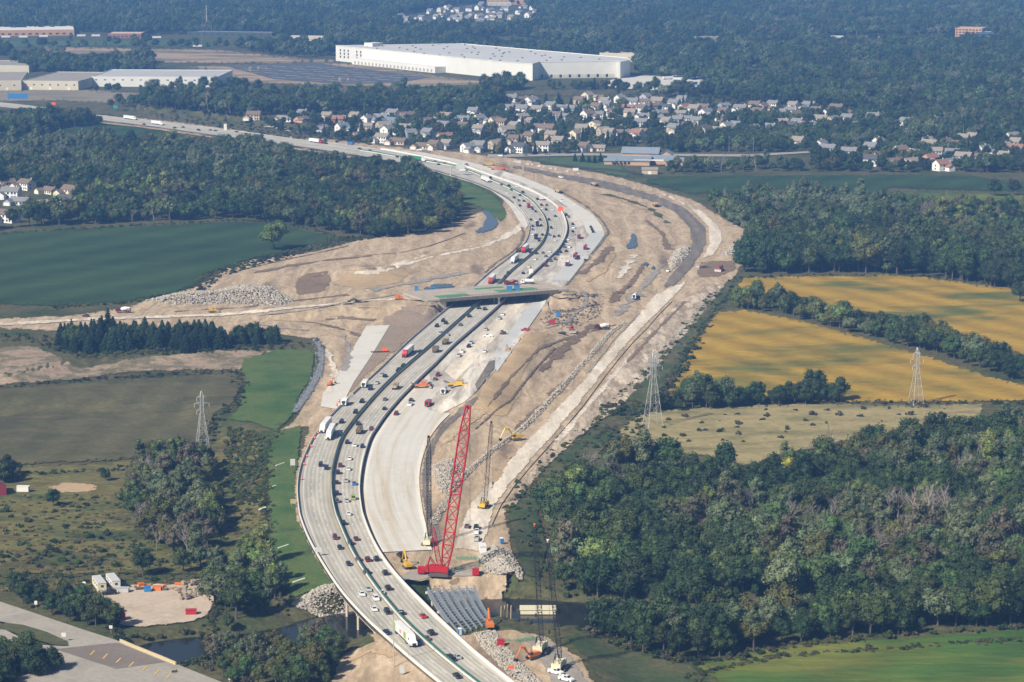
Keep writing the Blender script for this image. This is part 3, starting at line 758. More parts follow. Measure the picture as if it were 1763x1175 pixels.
RT = [(-60, 170.5), (60, 183), (175, 199), (250, 206.5), (340, 217), (430, 228), (511, 239.5), (570, 246), (640, 255), (700, 265), (734, 272), (768, 279), (802, 287.5), (846, 303), (870, 311), (896, 321), (928, 335), (952, 350), (966, 363), (974, 379), (977, 396), (972, 413), (960, 432), (940, 451), (908, 481), (860, 526), (820, 562), (777, 599), (755, 622), (721, 655), (687, 689), (668, 712), (650, 736), (636, 762), (627, 791), (622, 821), (620, 842), (626, 887), (643, 932), (671, 976), (691, 1001), (752, 1061), (807, 1115), (878, 1173), (950, 1228), (1010, 1270)]
NW = [(640, 251), (730, 263), (800, 277), (850, 290), (900, 305), (950, 325), (991, 350), (1021, 370), (1036, 389), (1041, 403), (1032, 418), (1011, 444), (980, 484), (941, 520), (880, 605), (850, 641), (818, 676), (790, 700), (759, 728), (740, 755), (727, 791), (722, 820), (725, 862), (733, 900), (742, 952)]
def wline(px, z=RZ):
    x, y = unp([p[0] for p in px], [p[1] for p in px], z)
    return spline(np.stack([x, y], 1), 8)
wEL, wMD, wRT, wNW = wline(EL), wline(MD), wline(RT), wline(NW, .2)
ST = resample(wMD, 6.0)
TG = np.gradient(ST, axis=0)
TG /= np.hypot(TG[:, 0], TG[:, 1])[:, None]
NM = np.stack([-TG[:, 1], TG[:, 0]], 1)       # points to the camera's right side of travel towards camera
def cut(line, side):
    """where the cross line at each station meets the edge line"""
    out = np.full(len(ST), np.nan)
    a, b = line[:-1], line[1:]
    for i, (p, n) in enumerate(zip(ST, NM)):
        d = b - a
        den = n[0] * d[:, 1] - n[1] * d[:, 0]
        q = a - p
        with np.errstate(divide='ignore', invalid='ignore'):
            t = (q[:, 0] * d[:, 1] - q[:, 1] * d[:, 0]) / den
            s = (q[:, 0] * n[1] - q[:, 1] * n[0]) / den
        k = (s >= 0) & (s <= 1) & (np.abs(t) < 90) & (t * side > 0)
        if k.any():
            out[i] = t[k][np.argmin(np.abs(t[k]))]
    ok = ~np.isnan(out)
    out = np.interp(np.arange(len(out)), np.arange(len(out))[ok], out[ok])
    return np.convolve(np.pad(out, 4, mode='edge'), np.ones(9) / 9, 'valid')
tEL, tRT = cut(wEL, -1), cut(wRT, 1)
if np.median(np.abs(tEL)) > 60:
    tEL, tRT = cut(wEL, 1), cut(wRT, -1)
ALONG = np.arange(len(ST)) * 6.0
def strip(name, t0, t1, z, mat, parent=None, thick=1.4, cols=9, rng_=None):
    i0, i1 = rng_ or (0, len(ST))
    n = i1 - i0
    v, uv, f = [], [], []
    for i in range(i0, i1):
        for j in range(cols):
            t = t0[i] + (t1[i] - t0[i]) * j / (cols - 1)
            v.append((ST[i][0] + NM[i][0] * t, ST[i][1] + NM[i][1] * t, z))
            uv.append((abs(t), ALONG[i]))
    for i in range(n - 1):
        for j in range(cols - 1):
            f.append((i * cols + j, i * cols + j + 1, (i + 1) * cols + j + 1, (i + 1) * cols + j))
    k = len(v)
    for i in range(n):
        for e in (0, cols - 1):
            p = v[i * cols + e]
            v.append((p[0], p[1], z - thick))
            uv.append(uv[i * cols + e])
    for i in range(n - 1):
        for e, c in ((0, 0), (1, cols - 1)):
            f.append((i * cols + c, (i + 1) * cols + c, k + (i + 1) * 2 + e, k + i * 2 + e))
        f.append((k + i * 2, k + i * 2 + 1, k + i * 2 + 3, k + i * 2 + 2))
    me = npmesh(name, v, f, mat, False)
    l = me.uv_layers.new(name='road')
    ix = np.zeros(len(me.loops), np.int32)
    me.loops.foreach_get('vertex_index', ix)
    l.data.foreach_set('uv', np.array(uv, np.float32)[ix].ravel())
    o = bpy.data.objects.new(name, me)
    COL.objects.link(o)
    if parent: o.parent = parent
    # faces must look up
    if me.polygons[0].normal.z < 0:
        me.flip_normals()
    return o
def roadmat(name, c, lanes, joint=.12):
    m, t, b = _nt(name)
    N, L = t.nodes.new, t.links.new
    uv = N('ShaderNodeUVMap')
    uv.uv_map = 'road'
    sx = N('ShaderNodeSeparateXYZ')
    L(uv.outputs[0], sx.inputs[0])
    def math_(op, a, bb=None):
        q = N('ShaderNodeMath')
        q.operation = op
        for k, s in enumerate((a, bb)):
            if s is None: continue
            if isinstance(s, (int, float)): q.inputs[k].default_value = s
            else: L(s, q.inputs[k])
        return q.outputs[0]
    def rng2(v, a, bb, c0, c1):
        q = N('ShaderNodeMapRange')
        L(v, q.inputs['Value'])
        for k, s in zip(('From Min', 'From Max', 'To Min', 'To Max'), (a, bb, c0, c1)):
            q.inputs[k].default_value = s
        return q.outputs[0]
    u, v = sx.outputs[0], sx.outputs[1]
    # rubber darkened wheel paths, period half a lane
    wob = N('ShaderNodeTexNoise')
    wob.inputs['Scale'].default_value = .02
    cm = N('ShaderNodeCombineXYZ')
    L(v, cm.inputs[1])
    L(cm.outputs[0], wob.inputs['Vector'])
    uu = math_('ADD', u, rng2(wob.outputs[0], 0, 1, -.6, .6))
    wave = math_('SINE', math_('MULTIPLY', math_('SUBTRACT', uu, lanes[0]), 2 * math.pi / 1.83))
    pathd = rng2(wave, -1, 1, 1.08, .84)
    mot = N('ShaderNodeTexNoise')
    mot.inputs['Scale'].default_value = .08
    mot.inputs['Detail'].default_value = 6
    mp = N('ShaderNodeMapping')
    mp.inputs['Scale'].default_value = (3.0, .35, 1)
    L(uv.outputs[0], mp.inputs['Vector'])
    L(mp.outputs[0], mot.inputs['Vector'])
    mot2 = rng2(mot.outputs[0], .3, .7, .80, 1.16)
    slab = N('ShaderNodeTexWhiteNoise')
    slab.noise_dimensions = '2D'
    cm2 = N('ShaderNodeCombineXYZ')
    L(math_('FLOOR', math_('DIVIDE', u, 3.66)), cm2.inputs[0])
    L(math_('FLOOR', math_('DIVIDE', v, 22.0)), cm2.inputs[1])
    L(cm2.outputs[0], slab.inputs[0])
    sl2 = rng2(slab.outputs[0], 0, 1, .95, 1.05)
    tj = math_('LESS_THAN', math_('PINGPONG', v, 2.75), .07)
    lj = math_('LESS_THAN', math_('PINGPONG', math_('SUBTRACT', u, lanes[0]), 1.83), .10)
    jo = math_('MULTIPLY', math_('SUBTRACT', 1.0, math_('MULTIPLY', tj, joint)), math_('SUBTRACT', 1.0, math_('MULTIPLY', lj, joint * 1.5)))
    val = math_('MULTIPLY', math_('MULTIPLY', pathd, mot2), math_('MULTIPLY', jo, sl2))
    sc = N('ShaderNodeVectorMath')
    sc.operation = 'SCALE'
    sc.inputs[0].default_value = c
    L(val, sc.inputs['Scale'])
    # painted lines: white dashes between lanes, yellow next to the median, white at the outer edge
    dash = math_('LESS_THAN', math_('MODULO', v, 12.2), 3.6)
    on = None
    for q in lanes[1:-1]:
        w = math_('LESS_THAN', math_('ABSOLUTE', math_('SUBTRACT', u, q)), .10)
        on = w if on is None else math_('ADD', on, w)
    white = math_('ADD', math_('MULTIPLY', on, dash), math_('LESS_THAN', math_('ABSOLUTE', math_('SUBTRACT', u, lanes[-1])), .10))
    yel = math_('LESS_THAN', math_('ABSOLUTE', math_('SUBTRACT', u, lanes[0])), .10)
    m1 = N('ShaderNodeMix')
    m1.data_type = 'RGBA'
    m1.inputs[7].default_value = (.72, .72, .7, 1)
    L(math_('MULTIPLY', white, .85), m1.inputs[0])
    L(sc.outputs[0], m1.inputs[6])
    m2 = N('ShaderNodeMix')
    m2.data_type = 'RGBA'
    m2.inputs[7].default_value = (.55, .36, .06, 1)
    L(math_('MULTIPLY', yel, .8), m2.inputs[0])
    L(m1.outputs[2], m2.inputs[6])
    L(m2.outputs[2], b.inputs['Base Color'])
    b.inputs['Roughness'].default_value = .85
    b.inputs['Specular IOR Level'].default_value = .2
    return m
m_roadS = roadmat('worn_concrete_southbound', (.43, .405, .35), (1.6, 5.25, 8.9, 12.5))
m_roadN = roadmat('worn_concrete_northbound', (.44, .415, .36), (1.6, 5.25, 8.9, 12.5))
m_bar = plain('barrier_concrete', (.52, .50, .455), .85, 0, .1, .4)
m_barw = plain('barrier_concrete_new', (.62, .60, .56), .85, 0, .08, .4)
m_green = plain('green_glare_screen', (.035, .12, .095), .6, 0, .15, .4)
zero = np.zeros(len(ST))
sgnL = -1 if np.median(tEL) < 0 else 1
tag(strip('southbound_carriageway', zero, tEL, RZ, m_roadS), 'worn grey concrete lanes left of the green median', 'road', None, 'structure')
tag(strip('northbound_carriageway', zero + .001 * -sgnL, tRT, RZ, m_roadN), 'worn grey concrete lanes right of the green median', 'road', None, 'structure')
def wall_along(t, prof, i0=0, i1=None):
    """profile (offset, z) swept along the stations at offset t"""
    i1 = i1 or len(ST)
    v, f = [], []
    k = len(prof)
    for i in range(i0, i1):
        for o_, z_ in prof:
            q = t[i] + o_
            v.append((ST[i][0] + NM[i][0] * q, ST[i][1] + NM[i][1] * q, z_))
    for i in range(i1 - i0 - 1):
        for j in range(k - 1):
            f.append((i * k + j, i * k + j + 1, (i + 1) * k + j + 1, (i + 1) * k + j))
    mb = MB()
    mb.add(v, f)
    mb.f += [tuple(range(k)), tuple(range(len(v) - k, len(v)))]
    return mb
def jersey(w, h, base=-1.3):
    return [(-w, RZ + base), (-w, RZ + .1), (-w * .45, RZ + h * .5), (-w * .4, RZ + h), (w * .4, RZ + h), (w * .45, RZ + h * .5), (w, RZ + .1), (w, RZ + base)]
pyS = prj(ST[:, 0], ST[:, 1], 0)[1]
pxS = prj(ST[:, 0], ST[:, 1], 0)[0]
far = np.argmax(pyS > 262) if pyS[0] < pyS[-1] else 0
order = pyS[0] < pyS[-1]
tb = thing('median_barrier', 'concrete median barrier topped by a green glare screen along the highway', 'barrier', (0, 0, 0))
obj('concrete_wall', wall_along(zero, jersey(.32, .95, -.3), int(far)), m_bar, tb)
obj('glare_screen', wall_along(zero, [(-.13, RZ + .9), (-.13, RZ + 1.75), (.13, RZ + 1.75), (.13, RZ + .9)], int(far)), m_green, tb)
i690 = int(np.argmin(np.abs(pyS - 690)))
iA = int(np.argmin(np.abs(pyS - 352)))
tag(obj('concrete_barrier', wall_along(tEL - sgnL * .3, jersey(.25, 1.0), iA, i690), m_bar), 'concrete barrier left of the oncoming lanes round the overpass', 'barrier')
tag(obj('concrete_barrier', wall_along(tEL - sgnL * .3, jersey(.28, 1.1), i690 + 1), m_barw), 'white concrete barrier along the left edge of the near bend', 'barrier')
tag(obj('concrete_barrier', wall_along(tRT + sgnL * .3, jersey(.3, 1.25, -1.6), int(far)), m_barw), 'long white concrete barrier right of the outgoing lanes', 'barrier')

# new northbound pavement: between the right barrier and its outer edge
tNW = cut(wNW, -sgnL)
def slab_poly(pyA, pyB, tA, tB, z, cols=4):
    i0, i1 = sorted((int(np.argmin(np.abs(pyS - pyA))), int(np.argmin(np.abs(pyS - pyB)))))
    return i0, i1
RTe = [(664, 716)]
def pavemat(name):
    m, t, b = _nt(name)
    N, L = t.nodes.new, t.links.new
    uv = N('ShaderNodeUVMap')
    uv.uv_map = 'road'
    mp = N('ShaderNodeMapping')
    mp.inputs['Scale'].default_value = (.22, .006, 1)
    L(uv.outputs[0], mp.inputs['Vector'])
    nz = N('ShaderNodeTexNoise')
    nz.inputs['Scale'].default_value = 1.0
    nz.inputs['Detail'].default_value = 6
    nz.inputs['Roughness'].default_value = .65
    L(mp.outputs[0], nz.inputs['Vector'])
    cr = N('ShaderNodeValToRGB')
    for k, (p, c) in enumerate(((.30, (.46, .36, .25)), (.44, (.53, .48, .40)), (.52, (.57, .545, .49)), (.70, (.60, .58, .53)))):
        e = cr.color_ramp.elements[k] if k < 2 else cr.color_ramp.elements.new(p)
        e.position, e.color = p, (*c, 1)
    L(nz.outputs['Fac'], cr.inputs[0])
    br = N('ShaderNodeTexBrick')
    br.offset = 0
    for k, v in (('Scale', 1.0), ('Mortar Size', .05), ('Brick Width', 3.66), ('Row Height', 5.0)): br.inputs[k].default_value = v
    br.inputs['Color1'].default_value = (1, 1, 1, 1)
    br.inputs['Color2'].default_value = (.95, .95, .95, 1)
    br.inputs['Mortar'].default_value = (.72, .71, .69, 1)
    L(uv.outputs[0], br.inputs['Vector'])
    mx = N('ShaderNodeMix')
    mx.data_type = 'RGBA'
    mx.blend_type = 'MULTIPLY'
    mx.inputs[0].default_value = 1
    L(cr.outputs[0], mx.inputs[6])
    L(br.outputs[0], mx.inputs[7])
    L(mx.outputs[2], b.inputs['Base Color'])
    b.inputs['Roughness'].default_value = .85
    b.inputs['Specular IOR Level'].default_value = .2
    return m
iP0, iP1 = sorted((int(np.argmin(np.abs(pyS - 664))), int(np.argmin(np.abs(pyS - 962)))))
tag(strip('new_pavement', tRT - sgnL * .8, tNW, .38, pavemat('new_white_concrete'), None, .5, 12, (iP0, iP1)), 'wide strip of new white concrete right of the near bend', 'road', None, 'structure')
sheet('new_pavement_base', [(RTe[0][0] + 12, 716), (690, 690), (724, 656), (758, 623), (780, 600), (823, 563), (863, 526), (911, 482), (943, 451), (963, 432), (975, 413), (980, 396), (977, 379), (969, 362), (955, 349), (931, 334), (899, 320), (873, 310), (849, 302), (805, 286.5), (771, 278), (737, 271), (703, 264), (640, 252)] + NW[1:17] + [(800, 692), (760, 712)], earth('stone_base', [(.42, .38, .325), (.56, .52, .455), (.33, .295, .25), (.50, .46, .40)], .07, .5, .15, stretch=(1, .14, 1), rot=-.1, bump=.1, warp=.5, tracks=(.03, 5.0, .08)), .26, 8, 4, 0, 9, 71, 'stone base and patched concrete of the future lanes beyond the paver', 'road')
sheet('new_shoulder', [(845, 616), (862, 592), (900, 540), (918, 520), (941, 520), (905, 571), (880, 606), (856, 640)], m_concb, .42, 7, 4, 0, 9, 72, 'blue grey wet concrete strip below the overpass', 'road')
sheet('new_shoulder', [(950, 484), (985, 440), (1012, 408), (1020, 398), (1038, 398), (1041, 405), (1032, 418), (1011, 444), (980, 484)], m_concb, .46, 7, 4, 0, 9, 73, 'blue grey concrete strip beyond the overpass', 'road')
sheet('new_lane', [(700, 262), (770, 276), (840, 294), (900, 315), (950, 338), (985, 362), (1005, 385), (1010, 400), (1032, 418), (1041, 403), (1036, 389), (1021, 370), (991, 350), (950, 325), (900, 305), (850, 290), (800, 277), (730, 263)], m_conc, .38, 7, 4, 0, 9, 74, 'white concrete lane on the outside of the far curve', 'road')
sheet('new_lane', [(765, 640), (800, 600), (850, 552), (885, 524), (905, 522), (868, 565), (820, 618), (785, 655)], m_pale, .36, 7, 4, .6, 8, 75, 'pale stone lane leading under the overpass', 'track')
# shoulder on the inside of the far curve
sheet('shoulder', [(735, 292), (770, 302), (810, 314), (845, 328), (868, 345), (880, 358), (893, 380), (905, 394), (909, 388), (903, 372), (890, 356), (872, 341), (845, 326), (810, 312), (770, 300)], m_conc, .4, 7, 4, .4, 8, 76, 'pale concrete shoulder inside the far curve', 'road')

# ---------------------------------------------------------------- overpass
m_deck = earth('overpass_deck_concrete', [(.28, .24, .19), (.40, .355, .29), (.34, .295, .235)], .12, .6, .15, bump=.02)
m_girder = plain('dark_girder', (.10, .095, .09), .8)
m_abut = plain('abutment_concrete', (.56, .5, .39), .85, 0, .08, .3)
A, B = U1(768, 515.5, 7), U1(948, 501, 7)
dx = (B - A).normalized()
nn = Vector((-dx.y, dx.x, 0))
if nn.y < 0: nn = -nn
Lb, Wb = (B - A).length, 36.0
ang = math.atan2(dx.y, dx.x)
op = thing('overpass', 'wide concrete overpass crossing above the highway', 'bridge', (A.x, A.y, 0), ang)
obj('deck', MB().box((Lb / 2, Wb / 2, 6.1), (Lb + 26, Wb, .9)), m_deck, op)
for k in range(7):
    obj('girder', MB().box((Lb / 2, 1.2 + k * (Wb - 2.4) / 6, 5.4), (Lb, .7, .695)), m_girder, op)
for y_ in (.3, Wb - .3):
    obj('parapet', MB().box((Lb / 2, y_, 7.003), (Lb + 25.8, .4, .55)), m_bar, op)
fw = obj('edge_formwork', MB().box((Lb / 2, -.75, 5.6), (Lb + 10, 1.5, .4)).box((Lb / 2, -1.45, 6.0), (Lb + 10, .12, 1.5)), plain('weathered_formwork', (.16, .13, .105), .9, 0, .2, .5), op)
rl = MB()
for k in range(int(Lb / 2.5)):
    rl.box((k * 2.5, -1.35, 7.5), (.1, .1, 1.2))
rl.box((Lb / 2, -1.35, 8.2), (Lb, .1, .1)).box((Lb / 2, -1.35, 8.65), (Lb, .1, .1))
obj('guard_rail', rl, m_girder, fw)
xm = None
P860 = U1(860, 527, 0)
xm = (P860 - Vector((A.x, A.y, 0))).dot(dx)
pier = obj('pier', MB().box((xm, Wb / 2, 4.6), (1.6, Wb - 1, .797)), m_abut, op)
for k in range(6):
    obj('column', MB().tube((xm, 1.2 + k * (Wb - 2.4) / 5, -.5), (xm, 1.2 + k * (Wb - 2.4) / 5, 4.6), .75, 10), m_abut, pier)
for x_, sg in ((-.8, -1), (Lb + .8, 1)):
    ab = obj('abutment', MB().box((x_, Wb / 2, -.5), (1.4, Wb + .6, 6.59)), m_abut, op)
    obj('wing_wall', MB().prism([(x_ + sg * .7, -.5), (x_ + sg * .7, 6.4), (x_ + sg * 16, 2.2), (x_ + sg * 16, -.5)][::(1 if sg > 0 else -1)], -.6, .1), m_abut, ab)
m_rebar = plain('green_coated_rebar', (.12, .30, .17), .7)
m_blue = plain('blue_paint', (.04, .19, .46), .45)
def mat_patch(parent, x, y, lx, ly, z):
    mb = MB()
    n = int(ly / .7)
    for i in range(n):
        mb.box((x, y - ly / 2 + i * .7, z), (lx, .12, .1))
    for i in range(int(lx / 1.4)):
        mb.box((x - lx / 2 + i * 1.4, y, z + .1), (.12, ly, .1))
    return mb
for (x, y, lx, ly), lab in zip(((9, 11, 22, 9), (5, 3.4, 16, 4), (Lb - 18, 13, 28, 10), (Lb - 30, 28, 20, 6)), ('left rear', 'left front', 'right front', 'right rear')):
    tag(obj('rebar_mat', mat_patch(None, 0, 0, lx, ly, 0), m_rebar, None, op.matrix_world @ Vector((0, 0, 0)) + Vector((A.x, A.y, 7.02)) + dx * x + nn * y, ang), f'green coated rebar mat on the overpass deck, {lab} one', 'rebar', 'rebar mats on the overpass')

# creek bridge below the near bend
m_pierc = plain('tan_bridge_concrete', (.55, .47, .36), .85, 0, .1, .3)
br = thing('creek_bridge', 'concrete beam bridge on tan piers carrying the highway over the creek', 'bridge', (0, 0, 0))
iB0, iB1 = sorted((int(np.argmin(np.abs(pyS - 985))), int(np.argmin(np.abs(pyS - 1102)))))
lo, hi = tEL, tRT
obj('edge_beam', wall_along(tEL - sgnL * .9, [(-.3, RZ - 2.4), (-.3, RZ - .2), (.3, RZ - .2), (.3, RZ - 2.4), (-.3, RZ - 2.4)], iB0, iB1), m_pierc, br)
obj('edge_beam', wall_along(tRT + sgnL * .9, [(-.3, RZ - 2.4), (-.3, RZ - .2), (.3, RZ - .2), (.3, RZ - 2.4), (-.3, RZ - 2.4)], iB0, iB1), m_pierc, br)
for kk in range(1, 6):
    tt = tEL + (tRT - tEL) * kk / 6
    obj('beam', wall_along(tt, [(-.3, RZ - 2.3), (-.3, RZ - 1.41), (.3, RZ - 1.41), (.3, RZ - 2.3), (-.3, RZ - 2.3)], iB0, iB1), m_pierc, br)
for q, py_ in enumerate((1024, 1048, 1074, 1098)):
    i = int(np.argmin(np.abs(pyS - py_)))
    a = ST[i] + NM[i] * (tEL[i] - sgnL * .8)
    b = ST[i] + NM[i] * (tRT[i] + sgnL * .8)
    pc = obj('pier_cap', MB().tube((a[0], a[1], RZ - 2.9), (b[0], b[1], RZ - 2.9), .7, 4), m_pierc, br)
    for kk in range(5):
        c = a + (b - a) * (.03 + .94 * kk / 4)
        obj('column', MB().tube((c[0], c[1], -11), (c[0], c[1], RZ - 2.6), .55, 8), m_pierc, pc)

# steel girders of the new bridge
m_steel = plain('galvanised_steel', (.30, .335, .37), .45, .3, .08, .3)
gb = thing('steel_girder_frame', 'open grey steel girder frame of the unfinished bridge beside the highway', 'bridge frame', (0, 0, 0))
a0, a1, b0, b1 = (736, 1011), (816, 1008), (792, 1090), (850, 1072)
GL = []
for k in range(7):
    t = k / 6
    p = U1(a0[0] + (a1[0] - a0[0]) * t, a0[1] + (a1[1] - a0[1]) * t, .4)
    q = U1(b0[0] + (b1[0] - b0[0]) * t, b0[1] + (b1[1] - b0[1]) * t, .4)
    # slight curve of the alignment
    mid = (p + q) / 2 - Vector((1.6, 0, 0))
    pts = [p.lerp(mid, s).lerp(mid.lerp(q, s), s) for s in np.linspace(0, 1, 19)]
    GL.append(pts)
    mb = MB()
    for u, v in zip(pts[:-1], pts[1:]):
        d = (v - u)
        c = (u + v) / 2
        rz = math.atan2(d.y, d.x)
        mb.box((c.x, c.y, -1.6), (d.length + .02, .10, 1.9), rz=rz)
        mb.box((c.x, c.y, .3), (d.length + .02, .75, .10), rz=rz)
        mb.box((c.x, c.y, -1.7), (d.length + .02, .75, .10), rz=rz)
    obj('girder', mb, m_steel, gb)
for k in range(6):
    for j in range(1, 18):
        u, v = GL[k][j], GL[k + 1][j]
        mb = MB().tube(u - Vector((0, 0, .35)), v - Vector((0, 0, .35)), .16).tube(u - Vector((0, 0, 1.7)), v - Vector((0, 0, 1.7)), .12).tube(u - Vector((0, 0, 1.7)), (u + v) / 2 - Vector((0, 0, .4)), .1).tube(v - Vector((0, 0, 1.7)), (u + v) / 2 - Vector((0, 0, .4)), .1)
        obj('cross_frame', mb, m_steel, gb)
for py_, t_ in ((1012, 0), (1048, .45), (1085, 1)):
    i = int(round(t_ * 18))
    u, v = GL[0][i], GL[6][i]
    obj('bearing_beam', MB().tube(u + Vector((-.8, 0, -2.5)), v + Vector((.8, 0, -2.5)), .75), m_pierc, gb)
    for s in (.1, .5, .9):
        w = u.lerp(v, s)
        obj('column', MB().tube((w.x, w.y, -11), (w.x, w.y, -2), .5, 8), m_pierc, gb)

# local road at the lower left
m_curb = plain('tan_curb', (.50, .40, .24), .85)
sheet('local_road', [(-60, 1020), (0, 1036), (60, 1056), (140, 1083), (205, 1104), (300, 1142), (400, 1182), (440, 1200), (-60, 1200), (-60, 1075), (10, 1085), (60, 1110), (115, 1113), (110, 1104), (40, 1078), (0, 1070), (-60, 1050)], m_oldroad, .3, 10, 6, 0, 10, 80, 'worn grey local road junction at the bottom left', 'road', flat=-3.55)
sheet('local_road_patch', [(95, 1118), (185, 1108), (205, 1107), (285, 1140), (200, 1152)], m_brroad, .38, 10, 6, 0, 10, 81, 'brown resurfaced asphalt of the local junction', 'road', flat=-3.5)
sheet('traffic_island', [(8, 1072), (40, 1076), (80, 1088), (116, 1104), (118, 1112), (90, 1110), (40, 1095), (8, 1084)], m_verge, .42, 8, 4, 0, 8, 82, 'dark green grass island in the local road', 'grass', flat=-3.4)
m_paintY = plain('yellow_road_paint', (.62, .40, .10), .7)
m_paintW = plain('white_road_paint', (.75, .74, .7), .7)
for k, (x, y) in enumerate(((159, 1124), (181, 1130), (204, 1137), (226, 1144), (249, 1151), (270, 1158), (290, 1165))):
    p, q = U1(x - 4, y + 4, -3.46), U1(x + 4, y - 4, -3.46)
    d = (q - p)
    n = Vector((-d.y, d.x, 0)).normalized() * .25
    tag(obj('road_marking', MB().quad(p - n, q - n, q + n, p + n), m_paintY), f'short yellow slanted stripe on the local road, {ORDL[k]}', 'road marking', 'yellow stripes on the local road', 'structure')
cps = [U1(x, y, -3.5) for x, y in ((207, 1105), (230, 1115), (255, 1125), (280, 1135), (303, 1145))]
mb = MB()
for a, b in zip(cps[:-1], cps[1:]):
    a, b = Vector((a.x, a.y, -4)), Vector((b.x, b.y, -4))
    d = b - a
    c = (a + b) / 2
    mb.box((c.x, c.y, -5.0), (d.length + .05, .5, 2.5), rz=math.atan2(d.y, d.x))
tag(obj('bridge_parapet', mb, m_curb), 'tan concrete parapet of the local road above the water', 'parapet')

fp = [G1(x, y) for x, y in ((847, 905), (862, 872), (884, 840), (912, 806), (940, 775), (972, 738), (1004, 700), (1035, 658), (1066, 618), (1090, 590), (1114, 566), (1135, 542), (1157, 520))]
m_silt = plain('grey_silt_cloth', (.10, .10, .105), .9)
sf = thing('silt_fence', 'low black silt fence along the right edge of the haul road', 'fence', fp[0])
for a, b in zip(fp[:-1], fp[1:]):
    d = b - a
    c = (a + b) / 2 - fp[0]
    obj('cloth_panel', MB().box((c.x, c.y, c.z), (Vector((d.x, d.y, 0)).length, .12, .4), rz=math.atan2(d.y, d.x)), m_silt, sf)
    e = a - fp[0]
    obj('stake', MB().box((e.x, e.y, e.z), (.15, .15, .9)), m_pierc, sf)
# ---------------------------------------------------------------- houses
WALLC = {'w': ('white', (.74, .73, .69)), 'c': ('cream', (.66, .60, .43)), 't': ('tan', (.47, .39, .28)), 'g': ('grey', (.40, .41, .42)), 'b': ('brick', (.42, .17, .08)), 'p': ('pink brick', (.50, .30, .21)), 'd': ('dark', (.13, .12, .115)), 'u': ('blue grey', (.28, .34, .40))}
ROOFC = {'G': ('grey', (.20, .20, .205)), 'B': ('brown', (.17, .125, .10)), 'D': ('dark', (.085, .085, .09)), 'T': ('taupe', (.26, .225, .19)), 'P': ('red brown', (.26, .14, .105)), 'U': ('blue grey', (.15, .19, .25))}
m_wall = {k: plain('siding_' + v[0].replace(' ', '_'), v[1], .8, 0, .06, .5) for k, v in WALLC.items()}
m_roof = {k: plain('shingles_' + v[0].replace(' ', '_'), v[1], .9, 0, .14, 1.2) for k, v in ROOFC.items()}
m_glass = plain('window_glass', (.03, .04, .055), .12, 0, .05)
m_trim = plain('white_trim', (.72, .72, .70), .7)
m_brickc = plain('chimney_brick', (.30, .17, .12), .9)
def gable(w, d, h, rise, ov=.5, th=.22):
    """ridge along x"""
    wall = MB().prism([(-d / 2, 0), (d / 2, 0), (d / 2, h), (0, h + rise), (-d / 2, h)], -w / 2, w / 2)
    wall.v = [(p[1], p[0], p[2]) for p in wall.v]
    wall.f = [f[::-1] for f in wall.f]
    roof = MB()
    k = rise / (d / 2)
    e = d / 2 + ov
    for s in (-1, 1):
        v = []
        for x in (-w / 2 - ov, w / 2 + ov):
            v += [(x, 0, h + rise + th), (x, s * e, h - ov * k + th), (x, s * e, h - ov * k + .03), (x, 0, h + rise + .03)]
        f = [(0, 1, 2, 3), (7, 6, 5, 4), (0, 4, 5, 1), (2, 6, 7, 3), (1, 5, 6, 2)]
        roof.add(v, f if s > 0 else [q[::-1] for q in f])
    return wall, roof
def xf(mb, x=0, y=0, z=0, rz=0):
    c, s = math.cos(rz), math.sin(rz)
    mb.v = [(p[0] * c - p[1] * s + x, p[0] * s + p[1] * c + y, p[2] + z) for p in mb.v]
    return mb
HT = {}
def htemplate(k):
    """a house kind: list of (part name, mesh, material role, sub-parts)"""
    if k in HT: return HT[k]
    w, d, h, rise = [(13, 9, 5.6, 2.8), (11, 9.5, 5.8, 3.2), (15, 8.5, 3.2, 2.6), (12, 10, 5.4, 2.4)][k]
    L = []
    wl, rf = gable(w, d, h, rise)
    L.append(('wall', wl.mesh('wall'), 'wall'))
    L.append(('roof', rf.mesh('roof'), 'roof'))
    gx, gy = (-w / 2 + 1.5, -d / 2 - 2.2) if k != 1 else (w / 2 - 2.2, -d / 2 - 2.0)
    wl, rf = gable(6.5, 6.4, h * .62 if k != 2 else 2.8, 2.0)
    L.append(('garage_wing', xf(wl, gx, gy, 0, math.pi / 2).mesh('garage_wing'), 'wall'))
    L.append(('roof', xf(rf, gx, gy, 0, math.pi / 2).mesh('wing_roof'), 'roof'))
    L.append(('garage_door', MB().box((gx, gy - 3.29, .05), (4.6, .1, 2.2)).mesh('garage_door'), 'trim'))
    win = MB().box((0, 0, 0), (1.3, .12, 1.4)).mesh('window')
    wine = MB().box((0, 0, 0), (.12, 1.2, 1.4)).mesh('window')
    for z in ((1.0, 3.6) if h > 4 else (1.0,)):
        for x in (-.05, .18, .36):
            if k == 1 and x > .3 and z < 2: continue
            L.append(('window', win, 'glass', (x * w, -d / 2 - .03, z)))
        L.append(('window', wine, 'glass', (-w / 2 - .03, .5, z)))
        L.append(('window', wine, 'glass', (w / 2 + .03, -1.5, z)))
    L.append(('door', MB().box((.08 * w, -d / 2 - .04, 0), (1.0, .12, 2.1)).mesh('door'), 'trim'))
    L.append(('chimney', MB().box((w * .3, d * .2, h), (.9, .9, rise + .9)).mesh('chimney'), 'brick'))
    HT[k] = L
    return L
